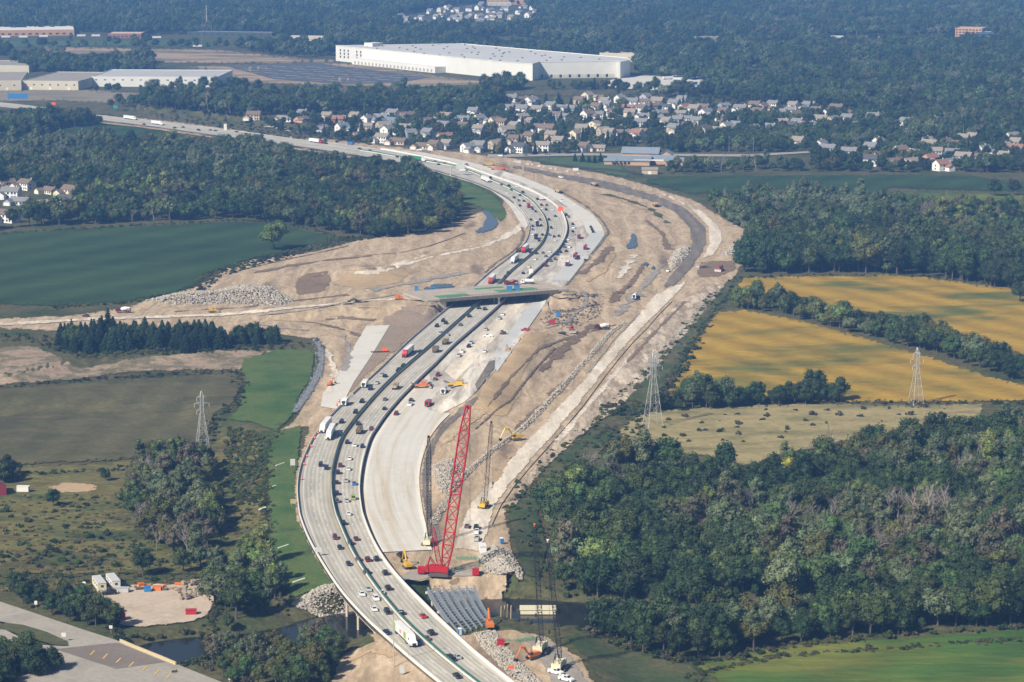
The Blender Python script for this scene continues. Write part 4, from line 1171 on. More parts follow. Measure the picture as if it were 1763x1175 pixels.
# x, y of the wall foot, wall colour, roof colour, kind
HLIST = {
 'facing the distant highway': '437 207 t B 0,490 210 w T 2,521 204 w G 1,519 217 p B 2,563 207 c T 1,552 226 g G 2,584 214 b P 0,589 228 w U 1,620 237 t B 2,659 246 w T 0,686 249 t B 2,706 238 u G 1,737 237 g G 1,730 257 t B 2,748 258 c B 1,769 256 g T 1,807 262 w G 0,825 261 g G 1,853 256 t T 0,896 263 w D 0,935 260 w T 0,962 251 t T 1,1007 261 w B 1,1029 260 t T 2',
 'amid the estate trees': '611 207 c T 1,631 226 t T 0,660 224 t T 0,667 232 w G 1,656 206 w G 2,677 203 w G 0,700 203 t B 2,676 213 g U 2,733 212 c B 2,768 203 t T 2,766 239 t P 2,798 220 g B 2,825 213 w G 1,815 199 w G 1,853 217 c B 1,824 230 g T 1,781 182 w T 1,864 219 t B 0,872 233 g T 0,888 248 t B 0,913 243 t B 0,930 229 w B 0,945 231 t B 1,949 241 t T 1,990 239 c T 1,1002 231 c T 1,1039 234 t T 1,1049 236 t T 1,1073 233 d B 2,1097 239 w P 1,1105 231 g B 2',
 'in the upper estate': '881 177 w G 1,915 181 w G 0,901 175 w B 2,872 190 g G 2,949 188 w G 0,969 190 w G 2,986 191 u G 2,1012 206 w B 1,1012 173 c T 1,1029 173 t B 2,1042 182 w T 1,1027 192 w B 1,1053 195 w B 2,1046 187 w G 1,1068 177 w G 1,1090 183 w G 1,1112 175 g G 1,1109 183 w B 0,1122 187 w B 2,1133 183 p T 1,1104 194 w B 0,1109 204 w G 2,1105 219 g G 0,1136 200 w G 2,1051 204 w P 2,1082 190 t P 2',
 'in the right estate': '1161 186 w G 1,1175 179 w G 1,1179 192 c P 0,1196 196 w T 1,1212 194 t B 0,1167 214 u G 1,1200 216 w G 1,1187 225 t B 0,1216 202 w G 0,1247 190 u G 0,1247 200 w B 1,1243 210 w B 2,1275 194 w G 0,1251 226 w G 1,1267 224 g G 1,1300 190 c B 1,1306 200 c B 0,1314 192 t B 1,1332 186 c G 0,1343 202 w G 0,1347 218 w T 0,1363 198 w G 0,1383 196 c G 0,1394 189 g G 0,1406 200 c B 1,1426 202 w D 0,1441 194 t B 0,1455 200 p B 2,1369 206 w B 1,1390 220 w T 2',
 'near the right edge': '1375 253 c T 1,1414 256 w G 0,1426 266 g G 0,1463 271 g G 0,1505 209 w G 0,1559 217 c G 1,1603 215 w P 0,1659 246 c T 1,1675 244 t T 1,1537 257 c B 2,1601 258 c T 0,1630 255 c B 1,1652 258 w B 0,1670 262 c T 1,1505 274 t B 2,1603 282 p P 0,1621 294 w P 1,1728 262 u T 0,1715 249 p P 2,1752 264 c P 0,1730 277 w T 1,1750 254 c T 1',
 'in the left village': '11 325 c B 0,45 327 w B 0,18 342 w G 0,34 353 g G 2,122 339 c B 0,143 339 t B 2,112 358 c D 1,14 383 w B 0,86 334 c B 2',
 'in the far town': '771 17 w G 0,787 21 w G 0,824 18 w G 1,844 22 w G 0,762 30 w B 0,780 46 c G 0,742 45 c B 0,726 46 w G 0,710 46 w G 1,696 44 w G 0,821 44 c G 0,849 44 c B 0,871 42 w G 1,924 37 w G 0,860 31 t G 0,846 31 w B 0,783 35 g G 0,726 35 w G 0,655 40 g G 2,678 37 w G 0,1360 9 w G 0,1385 7 w G 1,1425 9 w G 0,1590 4 w G 0',
}
HOUSES = []
for zone, txt in HLIST.items():
    for it in txt.split(','):
        a = it.split()
        HOUSES.append((float(a[0]), float(a[1]), a[2], a[3], int(a[4]), zone))
def infill(poly, n, zone, seed, gap):
    r = random.Random(seed)
    A = np.array(poly)
    k = 0
    for _ in range(4000):
        if k >= n: break
        x, y = r.uniform(A[:, 0].min(), A[:, 0].max()), r.uniform(A[:, 1].min(), A[:, 1].max())
        if not inpoly(np.array([x]), np.array([y]), poly)[0]: continue
        if min(math.hypot(x - h[0], (y - h[1]) * 2.2) for h in HOUSES) < gap: continue
        HOUSES.append((round(x), round(y, 1), r.choice('wwwwwcctg'), r.choice('GGGGBTTD'), r.choice((0, 1, 1, 2, 3)), zone))
        k += 1
infill([(1140, 184), (1320, 184), (1478, 196), (1480, 224), (1300, 232), (1150, 234)], 20, 'in the right estate', 1, 17)
infill([(870, 180), (1140, 178), (1140, 210), (1000, 212), (880, 196)], 9, 'in the upper estate', 2, 17)
infill([(1480, 250), (1763, 240), (1763, 286), (1500, 286)], 16, 'near the right edge', 3, 24)
infill([(600, 206), (840, 200), (1100, 226), (1000, 256), (860, 246), (640, 232)], 8, 'amid the estate trees', 4, 22)
infill([(660, 36), (780, 10), (920, 12), (930, 40), (860, 48), (700, 48)], 26, 'in the far town', 5, 12)
hl = number([(h[0], f"{WALLC[h[2]][0]} {'single storey ' if h[4] == 2 else ''}house with {ROOFC[h[3]][0]} roof {h[5]}") for h in HOUSES], ORDL)
HXY = []
for (x, y, wc, rc, k, zone), lab in zip(HOUSES, hl):
    p = G1(x, y)
    far_ = 'far town' in zone
    rz = random.choice((-.75, -.6, -.45, -.3, .6, .85)) + random.uniform(-.15, .15)
    sc = random.uniform(1.0, 1.18)
    t = thing('house', lab, 'house', (p.x, p.y + 3, p.z - .3), rz, 'houses ' + zone, sc)
    HXY.append((p.x, p.y + 3))
    roles = {'wall': m_wall[wc], 'roof': m_roof[rc], 'trim': m_trim, 'glass': m_glass, 'brick': m_brickc if wc != 'w' else m_wall['c']}
    nwin = 0
    for part in htemplate(k):
        if part[0] == 'window':
            nwin += 1
            if far_ and nwin > 3: continue
        obj(part[0], part[1], roles[part[2]], t, part[3] if len(part) > 3 else None)

# ---------------------------------------------------------------- large buildings
def building(name, label, pl, pr, depth, h, wall, roofm, cat='building', rows=0, cols=0, wsz=(1.6, 1.4), docks=0, z0=2.2, wm=None, floor=3.6, para=.8):
    """front wall foot from photo pixel pl to pr, going back by depth metres"""
    a, b = G1(*pl), G1(*pr)
    d = b - a
    d.z = 0
    w = d.length
    t = thing(name, label, cat, (a.x, a.y, min(a.z, b.z) - .3), math.atan2(d.y, d.x))
    obj('wall', MB().box((w / 2, depth / 2, 0), (w, depth, h)), wall, t)
    obj('roof', MB().box((w / 2, depth / 2, h + .004), (w - 1.2, depth - 1.2, .12)), roofm, t)
    pm = MB()
    for c, s in (((w / 2, .25), (w, .5)), ((w / 2, depth - .25), (w, .5)), ((.25, depth / 2), (.5, depth - 1)), ((w - .25, depth / 2), (.5, depth - 1))):
        pm.box((*c, h + .002), (*s, para))
    obj('parapet', pm, wall, t)
    me = MB().box((0, 0, 0), (wsz[0], .14, wsz[1])).mesh('window')
    for r in range(rows):
        for c in range(cols):
            obj('window', me, wm or m_glass, t, ((c + .5) / cols * w, -.04, z0 + r * floor))
    if docks:
        me = MB().box((0, 0, 0), (3.0, .16, 3.4)).mesh('dock_door')
        for c in range(docks):
            obj('dock_door', me, m_trim, t, ((c + .5) / docks * w, -.05, .6))
    return t, w
m_whw = plain('white_precast', (.68, .67, .62), .85, 0, .04, .05)
m_tanw = plain('tan_precast', (.55, .50, .38), .85, 0, .05, .05)
m_greyroof = plain('grey_membrane_roof', (.42, .42, .415), .9, 0, .06, .05)
m_darkroof = plain('taupe_roof', (.30, .27, .235), .9, 0, .06, .05)
m_redw = plain('red_brick_wall', (.33, .13, .085), .9, 0, .1, .2)
m_orange_w = plain('orange_brick_wall', (.52, .30, .16), .9, 0, .06, .2)
building('warehouse_building', 'long white warehouse with dark stripe behind the tree belt', (158, 149), (374, 150), 120, 12, m_whw, m_greyroof, 'warehouse', 1, 14, (3, 1.2), 0, 8)
building('warehouse_building', 'tan low warehouse with small windows at the left edge', (38, 155), (135, 156), 150, 11, m_tanw, m_darkroof, 'warehouse', 1, 7, (1.8, 1.8), 3, 6)
building('warehouse_building', 'pale tan warehouse cut by the left edge', (-60, 157), (37, 156), 150, 12, m_tanw, m_darkroof, 'warehouse', 1, 4, (2, 1.5), 2, 6)
building('warehouse_building', 'farther tan warehouse block at the left edge', (-60, 124), (50, 125), 90, 9, m_tanw, m_darkroof, 'warehouse')
building('red_store', 'low dark red brick building between two pale warehouses', (120, 143), (156, 144), 40, 6, m_redw, m_darkroof, 'store', 1, 5)
building('store_building', 'long pale roofed store with red brick front at top left', (-60, 63), (128, 61), 110, 9, m_orange_w, m_whw, 'store', 1, 16, (5, 2.5), 0, 2)
building('store_building', 'red brick store beside the long pale store', (186, 66), (243, 66), 50, 7, m_redw, m_tanw, 'store', 1, 8, (3, 2), 0, 2)
building('long_shed', 'long dark green shed under the communications mast', (322, 60), (468, 62), 25, 5, plain('dark_shed', (.05, .07, .07), .8), m_darkroof, 'shed', 1, 12, (4, 2), 0, 1)
building('beige_building', 'beige flat building left of the huge warehouse', (492, 70), (560, 71), 30, 6, m_tanw, m_tanw, 'building', 1, 6)
building('storage_building', 'cream building with dark doors behind the huge warehouse', (1032, 105), (1104, 107), 40, 11, m_tanw, m_tanw, 'building', 1, 5, (4, 6), 0, .5)
building('office_building', 'orange brick office block at top right', (1644, 67), (1690, 68), 40, 17, m_orange_w, m_greyroof, 'office', 4, 8, (3.4, 1.8), 0, 2, None, 4)
building('office_building', 'dark glass office wing beside the orange brick block', (1684, 69), (1711, 69), 30, 12, plain('dark_glass_wall', (.06, .07, .085), .3), m_greyroof, 'office', 3, 6, (3.4, 1.8), 0, 2, m_blue, 3.8)
building('brick_store', 'long low red brick store among trees at upper right', (1286, 80), (1370, 80), 35, 6, m_redw, m_darkroof, 'store', 1, 9)
building('brown_store', 'brown roofed store among trees behind the truck yard', (1176, 74), (1268, 72), 40, 7, m_darkroof, m_darkroof, 'store', 1, 8)
building('small_building', 'small white building beside the brown roofed store', (1136, 72), (1160, 72), 20, 8, m_whw, m_whw, 'building', 1, 3)
for i, (x, y, w) in enumerate(((1500, 71, 34), (1560, 73, 30), (1600, 72, 44), (1440, 70, 26), (1470, 4, 30), (1645, 4, 40), (655, 12, 60), (730, 8, 60), (860, 10, 40))):
    building('low_building', f'low pale building on the hazy skyline, {ORDL[i]}', (x - w / 2, y), (x + w / 2, y), 20, 6, m_whw if i % 2 else m_tanw, m_greyroof, 'building', 1, 4)
tb_, _ = building('town_hall', 'stepped pink building at the top centre', (838, 8), (905, 8), 30, 10, m_orange_w, m_greyroof, 'building', 2, 9)
# the huge warehouse, a many sided block
WH = 21.0
rp = [(578, 79.5), (870, 108), (917, 111), (929, 107.5), (1062, 106), (1068, 108), (1085, 104.5), (1083, 101), (795, 76)]
rp = [U1(x, y, WH) for x, y in rp]
wt = thing('warehouse', 'huge white flat roofed warehouse beyond the housing estate', 'warehouse', (rp[1].x, rp[1].y, 0))
o0 = Vector((rp[1].x, rp[1].y, 0))
q = [p - o0 for p in rp]
n = len(q)
for i in range(n):
    a, b = q[i], q[(i + 1) % n]
    d = b - a
    if d.length < 1: continue
    L_ = Vector((d.x, d.y, 0)).length
    mb = MB().add([(a.x, a.y, -1), (b.x, b.y, -1), (b.x, b.y, WH), (a.x, a.y, WH)], [(0, 1, 2, 3)])
    wl = obj('wall', mb, m_whw, wt)
    # vertical joints between the precast panels stand proud as thin ribs
    if i in (0, 1, 4) :
        nrm = Vector((d.y, -d.x, 0)).normalized()
        rib = MB().box((0, 0, 0), (.25, .1, WH - .5)).mesh('panel_joint')
        k = int(L_ / 26)
        for j in range(1, k):
            c = a + d * (j / k) + nrm * .03
            obj('panel_joint', rib, m_tanw, wl, (c.x, c.y, 0), math.atan2(d.y, d.x))
d4 = q[4] - q[3]
dd4 = MB().box((0, 0, 0), (3.2, .3, 4.0)).mesh('dock_door')
n4 = Vector((d4.y, -d4.x, 0)).normalized()
for i in range(24):
    c = q[3] + d4 * ((i + .8) / 25) + n4 * .08
    obj('dock_door', dd4, m_tanw if i % 3 else m_glass, wt, (c.x, c.y, .6), math.atan2(d4.y, d4.x))
obj('roof', MB().add([(p.x, p.y, WH - .2) for p in q], [tuple(range(n))]), plain('white_membrane_roof', (.50, .50, .49), .9, 0, .05, .02), wt)
par = MB()
for i in range(n):
    a, b = q[i], q[(i + 1) % n]
    d = b - a
    c = (a + b) / 2
    par.box((c.x, c.y, WH), (d.length, .6, .9), rz=math.atan2(d.y, d.x))
obj('parapet', par, m_whw, wt)
vent = MB().box((0, 0, 0), (4, 2.6, 1.2)).mesh('roof_vent')
m_vent = plain('roof_vent_grey', (.30, .30, .30), .7)
for i in range(9):
    for j in range(8):
        u, v = (i + .6) / 9.4, (j + .7) / 8.6
        p = q[0].lerp(q[1], u).lerp(q[8].lerp(q[6], u), v)
        p = p + Vector((random.uniform(-9, 9), random.uniform(-9, 9), 0))
        if random.random() < .6:
            obj('roof_vent', vent, m_vent, wt, (p.x, p.y, WH - .18), .9)
pent = q[0].lerp(q[1], .05).lerp(q[8], .25)
obj('penthouse', MB().box((pent.x, pent.y, WH - .18), (22, 16, 5), rz=.9), m_whw, wt)
d = (q[1] - q[0])
nrm = Vector((d.y, -d.x, 0)).normalized()
if nrm.x > 0: nrm = -nrm
rz = math.atan2(d.y, d.x)
ax = obj('loading_annex', MB().box(tuple((q[0].lerp(q[1], .42) + nrm * 9).xy) + (-.5,), (d.length * .5, 18, 8.5), rz=rz), m_whw, wt)
dk = MB().box((0, 0, 0), (3.2, .3, 3.6)).mesh('dock_door')
for i in range(22):
    c = q[0].lerp(q[1], .19 + .46 * i / 21) + nrm * 18.1
    obj('dock_door', dk, m_vent, ax, (c.x, c.y, .8), rz)
wn = MB().box((0, 0, 0), (3.0, .3, 3.0)).mesh('window')
for r in range(3):
    for c in range(5):
        p = q[0].lerp(q[1], .03 + .025 * c + (.03 if c > 2 else 0)) + nrm * .05
        obj('window', wn, m_glass, wt, (p.x, p.y, 5 + r * 4.6), rz)
# church
m_church = plain('church_brick', (.46, .31, .19), .9, 0, .06, .2)
m_chroof = plain('church_blue_roof', (.20, .235, .28), .6, 0, .06, .2)
cb = G1(1095, 284)
ch = thing('church', 'tan brick church with blue grey gabled roofs beside the crop field', 'church', (cb.x, cb.y, cb.z - .3), -.08)
for (x, y, w, d, h, rise, rz) in ((4, 24, 34, 16, 9.5, 4.5, -.12), (-6, 8, 40, 22, 4.2, 3.2, -.12), (26, 12, 24, 14, 5, 3, -.2), (28, 22, 12, 10, 8.5, 3, 1.4), (36, 2, 16, 14, 4.6, 2.4, -.1), (-24, 2, 10, 8, 4, 1.6, -.1)):
    wl, rf = gable(w, d, h, rise, .9, .3)
    obj('wall', xf(wl, x, y, 0, rz), m_church, ch)
    obj('roof', xf(rf, x, y, 0, rz), m_chroof, ch)
wl, rf = gable(14, 9, 4, 1.6)
for i in range(9):
    obj('window', MB().box((-21 + i * 3.6, -3.25, 1.0), (2.2, .2, 2.2), rz=-.12), m_glass, ch)
obj('canopy', MB().box((12, -1, 4.6), (28, 5, .7), rz=-.12), m_whw, ch)
p = G1(1119, 299)
sd = thing('garden_shed', 'small tan shed with pale roof below the church', 'shed', (p.x, p.y, p.z - .2), -.1)
wl, rf = gable(14, 9, 4, 1.8)
obj('wall', wl, m_wall['t'], sd)
obj('roof', rf, m_roof['T'], sd)
obj('door', MB().box((0, -4.55, 0), (3, .12, 2.6)), m_trim, sd)
# red barn at the left edge
p = G1(-8, 850)
bn = thing('barn', 'dark red barn with white front cut by the left edge', 'barn', (p.x, p.y, p.z - .2), -1.2)
wl, rf = gable(10, 8, 4.5, 2.5)
obj('wall', wl, plain('barn_red', (.28, .035, .05), .8), bn)
obj('roof', rf, m_roof['P'], bn)
obj('barn_door', MB().box((1, -4.06, 0), (4.5, .12, 3.6)), m_trim, bn)
for x in (-3.4, 3.9):
    obj('window', MB().box((x, -4.05, 1.4), (1, .12, 1.2)), m_trim, bn)
# ---------------------------------------------------------------- vegetation
m_bark = plain('bark', (.10, .08, .06), .95)
m_pbark = plain('pale_dead_wood', (.24, .21, .185), .95)
LEAF = {'green': (.042, .066, .018), 'dark': (.022, .040, .0125), 'greygreen': (.092, .116, .056), 'olive': (.078, .080, .022), 'yellow': (.26, .24, .035), 'brown': (.082, .074, .045), 'conifer': (.018, .038, .02), 'light': (.10, .13, .034), 'ochre': (.16, .135, .05)}
m_leaf = {k: leaf('foliage_' + k, c) for k, c in LEAF.items()}
ICO_V, ICO_F = None, None
def _ico():
    t = (1 + 5 ** .5) / 2
    v = np.array([(-1, t, 0), (1, t, 0), (-1, -t, 0), (1, -t, 0), (0, -1, t), (0, 1, t), (0, -1, -t), (0, 1, -t), (t, 0, -1), (t, 0, 1), (-t, 0, -1), (-t, 0, 1)], float)
    v /= np.linalg.norm(v[0])
    f = np.array([(0, 11, 5), (0, 5, 1), (0, 1, 7), (0, 7, 10), (0, 10, 11), (1, 5, 9), (5, 11, 4), (11, 10, 2), (10, 7, 6), (7, 1, 8), (3, 9, 4), (3, 4, 2), (3, 2, 6), (3, 6, 8), (3, 8, 9), (4, 9, 5), (2, 4, 11), (6, 2, 10), (8, 6, 7), (9, 8, 1)])
    return v, f
ICO_V, ICO_F = _ico()
def crown_mesh(name, seed, rx, rz, zc, lobes, leaves, size, mat, trunk=None):
    r = np.random.default_rng(seed)
    C, RR = [], []
    for i in range(lobes):
        d = r.normal(size=3)
        d /= np.linalg.norm(d)
        k = r.uniform(.4, .82)
        if d[2] < -.3: d[2] *= .5
        C.append((d[0] * rx * k, d[1] * rx * k, zc + d[2] * rz * k))
        RR.append(r.uniform(.24, .46) * min(rx, rz) * (1.2 if i < 3 else 1))
    C.append((0, 0, zc)); RR.append(min(rx, rz) * .55)
    C, RR = np.array(C), np.array(RR)
    V, Fq = [], []
    n = 0
    li = r.choice(len(C), leaves * 2, p=RR ** 2 / (RR ** 2).sum())
    D = r.normal(size=(leaves * 2, 3))
    D /= np.linalg.norm(D, axis=1)[:, None]
    Pp = C[li] + D * (RR[li] * r.uniform(.82, 1.30, leaves * 2))[:, None]
    dist = np.linalg.norm(Pp[:, None, :] - C[None], axis=2) / RR[None]
    dist[np.arange(len(li)), li] = 9
    keep = np.where((dist.min(1) > .82) & (D[:, 2] > -.75))[0][:leaves]
    quads = []
    for i in keep:
        nn_ = D[i] + r.normal(size=3) * .42
        nn_ /= np.linalg.norm(nn_)
        u = np.cross(nn_, r.normal(size=3))
        u /= np.linalg.norm(u)
        w = np.cross(nn_, u)
        s = size * r.uniform(.55, 1.35)
        p = Pp[i]
        quads.append([p + u * s * .5, p + w * s * .34 + nn_ * s * .1, p - u * s * .5, p - w * s * .34 + nn_ * s * .1])
    V = np.array(quads).reshape(-1, 3)
    Fq = np.arange(len(V)).reshape(-1, 4)
    # solid lobe cores added inside the crown to block light
    cv = (ICO_V[None] * (RR * .84)[:, None, None] + C[:, None, :]).reshape(-1, 3)
    cf = (ICO_F[None] + (np.arange(len(C)) * 12)[:, None, None]).reshape(-1, 3)
    mb = MB()
    mb.v = [tuple(p) for p in V] + [tuple(p) for p in cv]
    mb.f = [tuple(f) for f in Fq] + [tuple(int(i) + len(V) for i in f) for f in cf]
    nl = len(mb.f)
    if trunk:
        trunk_geo(mb, r, zc, rx, C)
    me = bpy.data.meshes.new(name)
    me.from_pydata(mb.v, [], mb.f)
    me.materials.append(mat)
    if trunk:
        me.materials.append(m_bark)
        me.polygons.foreach_set('material_index', np.array([0] * nl + [1] * (len(mb.f) - nl), np.int32))
    return me, C
def trunk_geo(mb, r, zc, rx, C):
    top = (r.uniform(-.3, .3), r.uniform(-.3, .3), zc)
    mb.tube((0, 0, -.5), (top[0] * .5, top[1] * .5, zc * .5), .34, 6, .25)
    mb.tube((top[0] * .5, top[1] * .5, zc * .5), top, .25, 6, .1)
    for c in C[:6]:
        mb.tube((top[0] * .5, top[1] * .5, zc * .45), tuple(c), .13, 4, .04)
    return mb
SHAPES = [  # rx, rz, zc, lobes, leaves, leaf size
    (4.8, 5.2, 6.6, 22, 1150, .68), (4.2, 6.2, 7.6, 22, 1150, .68), (5.6, 4.8, 6.2, 26, 1300, .7), (3.8, 5.4, 6.6, 18, 950, .64), (3.3, 7.2, 8.8, 19, 1000, .64)]
PC = bpy.data.collections.new('tree_kinds')
PK = []          # kind name of each prototype
CROWN, TRUNK = {}, {}
def proto(kind, me):
    o = bpy.data.objects.new('kind_%02d' % len(PK), me)
    PC.objects.link(o)
    PK.append(kind)
def bare_mesh(name, seed, mat, h=11, spread=3.4):
    r = np.random.default_rng(seed)
    mb = MB()
    def grow(p, d, l, rad, lev):
        q = p + d * l
        mb.tube(tuple(p), tuple(q), rad, 4 if lev < 2 else 3, rad * .6)
        if lev == 4: return
        for k in range(3 if lev else 4):
            e = d + r.normal(size=3) * (.42 if lev else .34)
            e[2] = abs(e[2]) * .9 + .1
            e /= np.linalg.norm(e)
            grow(q - d * l * r.uniform(0, .35), e, l * r.uniform(.55, .78), rad * .6, lev + 1)
    grow(np.array((0, 0, -.4)), np.array((r.normal() * .06, r.normal() * .06, 1)), h * .36, .26, 0)
    me = mb.mesh(name)
    me.materials[0] = mat
    return me
def conifer_mesh(name, seed, mat, h=13, w=3.2, trunk=True):
    r = np.random.default_rng(seed)
    mb = MB()
    for t in range(17):
        z = 1.0 + (h - 1.2) * t / 16
        rad = w * (1 - (t / 17) ** 1.5) ** .9 + .25
        n = int(7 + rad * 3.2)
        for k in range(n):
            a = 2 * math.pi * (k + r.uniform(-.4, .4)) / n
            rr = rad * r.uniform(.72, 1.15)
            ww = .42 + .16 * rad
            c, s = math.cos(a), math.sin(a)
            z0 = z + r.uniform(-.2, .2)
            mb.quad((c * .1, s * .1, z0 + .35), (c * rr * .6 - s * ww, s * rr * .6 + c * ww, z0 - .05), (c * rr, s * rr, z0 - .45 - .1 * rr), (c * rr * .6 + s * ww, s * rr * .6 - c * ww, z0 - .05))
    mb.lathe([(0, w * .75), (h * .5, w * .4), (h * .95, .1)], (0, 0, .8), (0, 0, 1), 8)
    nl = len(mb.f)
    if trunk: mb.tube((0, 0, -.5), (0, 0, h * .9), .25, 5, .08)
    me = mb.mesh(name)
    me.materials[0] = mat
    if trunk:
        me.materials.append(m_bark)
        me.polygons.foreach_set('material_index', np.array([0] * nl + [1] * (len(mb.f) - nl), np.int32))
    return me
KINDS = {}
for kind, shp in (('green', (0, 1, 2)), ('dark', (0, 2, 3)), ('greygreen', (1, 2, 4)), ('olive', (0, 3)), ('yellow', (3,)), ('brown', (1,)), ('light', (2, 4))):
    KINDS[kind] = []
    for s in shp:
        a = SHAPES[s]
        seed = 31 * s + len(PK) * 7
        KINDS[kind].append(len(PK))
        me, C = crown_mesh('foliage', seed, *a, m_leaf[kind], True)
        proto(kind, me)
        cm, C = crown_mesh('crown', seed, *a, m_leaf[kind], False)
        tm = trunk_geo(MB(), np.random.default_rng(seed + 1), a[2], a[0], C).mesh('trunk')
        tm.materials[0] = m_bark
        CROWN[len(PK) - 1], TRUNK[len(PK) - 1] = cm, tm
KINDS['lone'] = [KINDS['light'][0]]
KINDS['bare'] = [len(PK), len(PK) + 1]
for s in (5, 6): proto('bare', bare_mesh('bare_branches', s, m_pbark, 15))
KINDS['conifer'] = [len(PK), len(PK) + 1]
for s in (3, 4): proto('conifer', conifer_mesh('fir', s, m_leaf['conifer'], 13 + s, 3.0 + .3 * s))
KINDS['shrub'] = [len(PK), len(PK) + 1]
for s in (1, 2): proto('shrub', crown_mesh('shrub', 90 + s, 1.9, 1.3, 1.0, 8, 230, .6, m_leaf['olive' if s > 1 else 'green'], False)[0])
KINDS['tuft'] = [len(PK), len(PK) + 1]
for s in (1, 2): proto('shrub', crown_mesh('tuft', 98 + s, 1.7, .7, .4, 7, 200, .5, m_leaf['ochre' if s > 1 else 'green'], False)[0])
KINDS['dshrub'] = [len(PK), len(PK) + 1]
for s in (1, 2): proto('shrub', crown_mesh('shrub', 95 + s, 2.0, 1.2, .9, 8, 230, .6, m_leaf['brown' if s > 1 else 'dark'], False)[0])

def stand(poly, sp, mix, hs=1.0, hv=.22, exc=(), seed=0, patch=70., avoid=0.0):
    """jittered tree places inside a photo polygon; kinds follow slow noise so alike trees stand together"""
    r = np.random.default_rng(seed + 500)
    A = np.array(poly, float)
    yy = np.array([A[:, 1].min(), A[:, 1].max()])
    X0, Y0 = unp(A[:, 0], A[:, 1], 0)
    gx, gy = np.meshgrid(np.arange(X0.min() - 60, X0.max() + 60, sp), np.arange(Y0.min() - 80, Y0.max() + 80, sp))
    gx, gy = gx.ravel(), gy.ravel()
    gx = gx + r.uniform(-.48, .48, gx.shape) * sp
    gy = gy + r.uniform(-.48, .48, gy.shape) * sp
    px, py = prj(gx, gy, T(gx, gy))
    k = inpoly(px, py, poly)
    k &= (px > -60) & (px < 1823)
    gx, gy = gx[k], gy[k]
    gz = T(gx, gy)
    px, py = prj(gx, gy, gz)
    k = gz > -6.8
    for e in exc: k &= ~inpoly(px, py, e)
    if avoid:
        H_ = np.array(HXY)
        for i in range(0, len(gx), 3000):
            s = slice(i, i + 3000)
            dd = np.hypot(gx[s, None] - H_[None, :, 0], gy[s, None] - H_[None, :, 1]).min(1)
            fr = np.hypot(gx[s, None] - H_[None, :, 0], (gy[s, None] - H_[None, :, 1] + 14) * .45).min(1)
            k[s] &= (dd > avoid) & (fr > 9.0)
    gx, gy, gz = gx[k], gy[k], gz[k]
    names = list(mix)
    w = np.array([mix[n_] for n_ in names], float)
    cw = np.cumsum(w / w.sum())
    q = fbm(gx / patch, gy / patch, seed % 17, 3)
    q = np.argsort(np.argsort(q)) / max(1, len(q) - 1)
    q = np.clip(.62 * q + .38 * r.random(len(gx)), 0, .9999)
    q = np.argsort(np.argsort(q)) / max(1, len(q))
    ki = np.searchsorted(cw, q, side='right').clip(0, len(names) - 1)
    idx = np.array([r.choice(KINDS[names[i]]) for i in ki], int) if len(ki) else np.zeros(0, int)
    sc = hs * (1 + r.normal(size=len(gx)) * hv).clip(.5, 1.7)
    return dict(x=gx, y=gy, z=gz, i=idx, s=sc, rot=r.uniform(0, 6.28, len(gx)))
def pick(d, k):
    return {n_: v[k] for n_, v in d.items()}
_ng = None
def scatter(name, d, label, cat):
    global _ng
    n = len(d['x'])
    if not n: return
    me = bpy.data.meshes.new(name)
    me.vertices.add(n)
    me.vertices.foreach_set('co', np.stack([d['x'], d['y'], d['z'] - .3], 1).astype(np.float32).ravel())
    for nm, ty, v in (('kind', 'INT', d['i'].astype(np.int32)), ('size', 'FLOAT', d['s'].astype(np.float32)), ('turn', 'FLOAT', d['rot'].astype(np.float32))):
        me.attributes.new(nm, ty, 'POINT').data.foreach_set('value', v)
    o = bpy.data.objects.new(name, me)
    COL.objects.link(o)
    if _ng is None:
        g = _ng = bpy.data.node_groups.new('stand_of_trees', 'GeometryNodeTree')
        g.interface.new_socket('Geometry', in_out='INPUT', socket_type='NodeSocketGeometry')
        g.interface.new_socket('Geometry', in_out='OUTPUT', socket_type='NodeSocketGeometry')
        N, L = g.nodes.new, g.links.new
        gi, go = N('NodeGroupInput'), N('NodeGroupOutput')
        ci = N('GeometryNodeCollectionInfo')
        ci.inputs['Collection'].default_value = PC
        ci.inputs['Separate Children'].default_value = True
        ci.inputs['Reset Children'].default_value = True
        ip = N('GeometryNodeInstanceOnPoints')
        ip.inputs['Pick Instance'].default_value = True
        def at(nm, ty):
            q = N('GeometryNodeInputNamedAttribute')
            q.data_type = ty
            q.inputs['Name'].default_value = nm
            return q.outputs['Attribute']
        L(gi.outputs[0], ip.inputs['Points'])
        L(ci.outputs[0], ip.inputs['Instance'])
        L(at('kind', 'INT'), ip.inputs['Instance Index'])
        cb_ = N('ShaderNodeCombineXYZ')
        L(at('turn', 'FLOAT'), cb_.inputs[2])
        er = N('FunctionNodeEulerToRotation')
        L(cb_.outputs[0], er.inputs[0])
        L(er.outputs[0], ip.inputs['Rotation'])
        cs = N('ShaderNodeCombineXYZ')
        a = at('size', 'FLOAT')
        for k in range(3): L(a, cs.inputs[k])
        L(cs.outputs[0], ip.inputs['Scale'])
        L(ip.outputs[0], go.inputs[0])
    mod = o.modifiers.new('stand', 'NODES')
    mod.node_group = _ng
    return tag(o, label, cat, None, 'stuff')
MIXR = {'bare': 8, 'brown': 6, 'olive': 12, 'greygreen': 22, 'light': 7, 'green': 38, 'dark': 36, 'yellow': .3}
MIXM = {'bare': 4, 'greygreen': 14, 'green': 40, 'dark': 30, 'olive': 10, 'brown': 3, 'light': 5}
MIXF = {'bare': 3, 'greygreen': 10, 'green': 45, 'dark': 36, 'olive': 5}
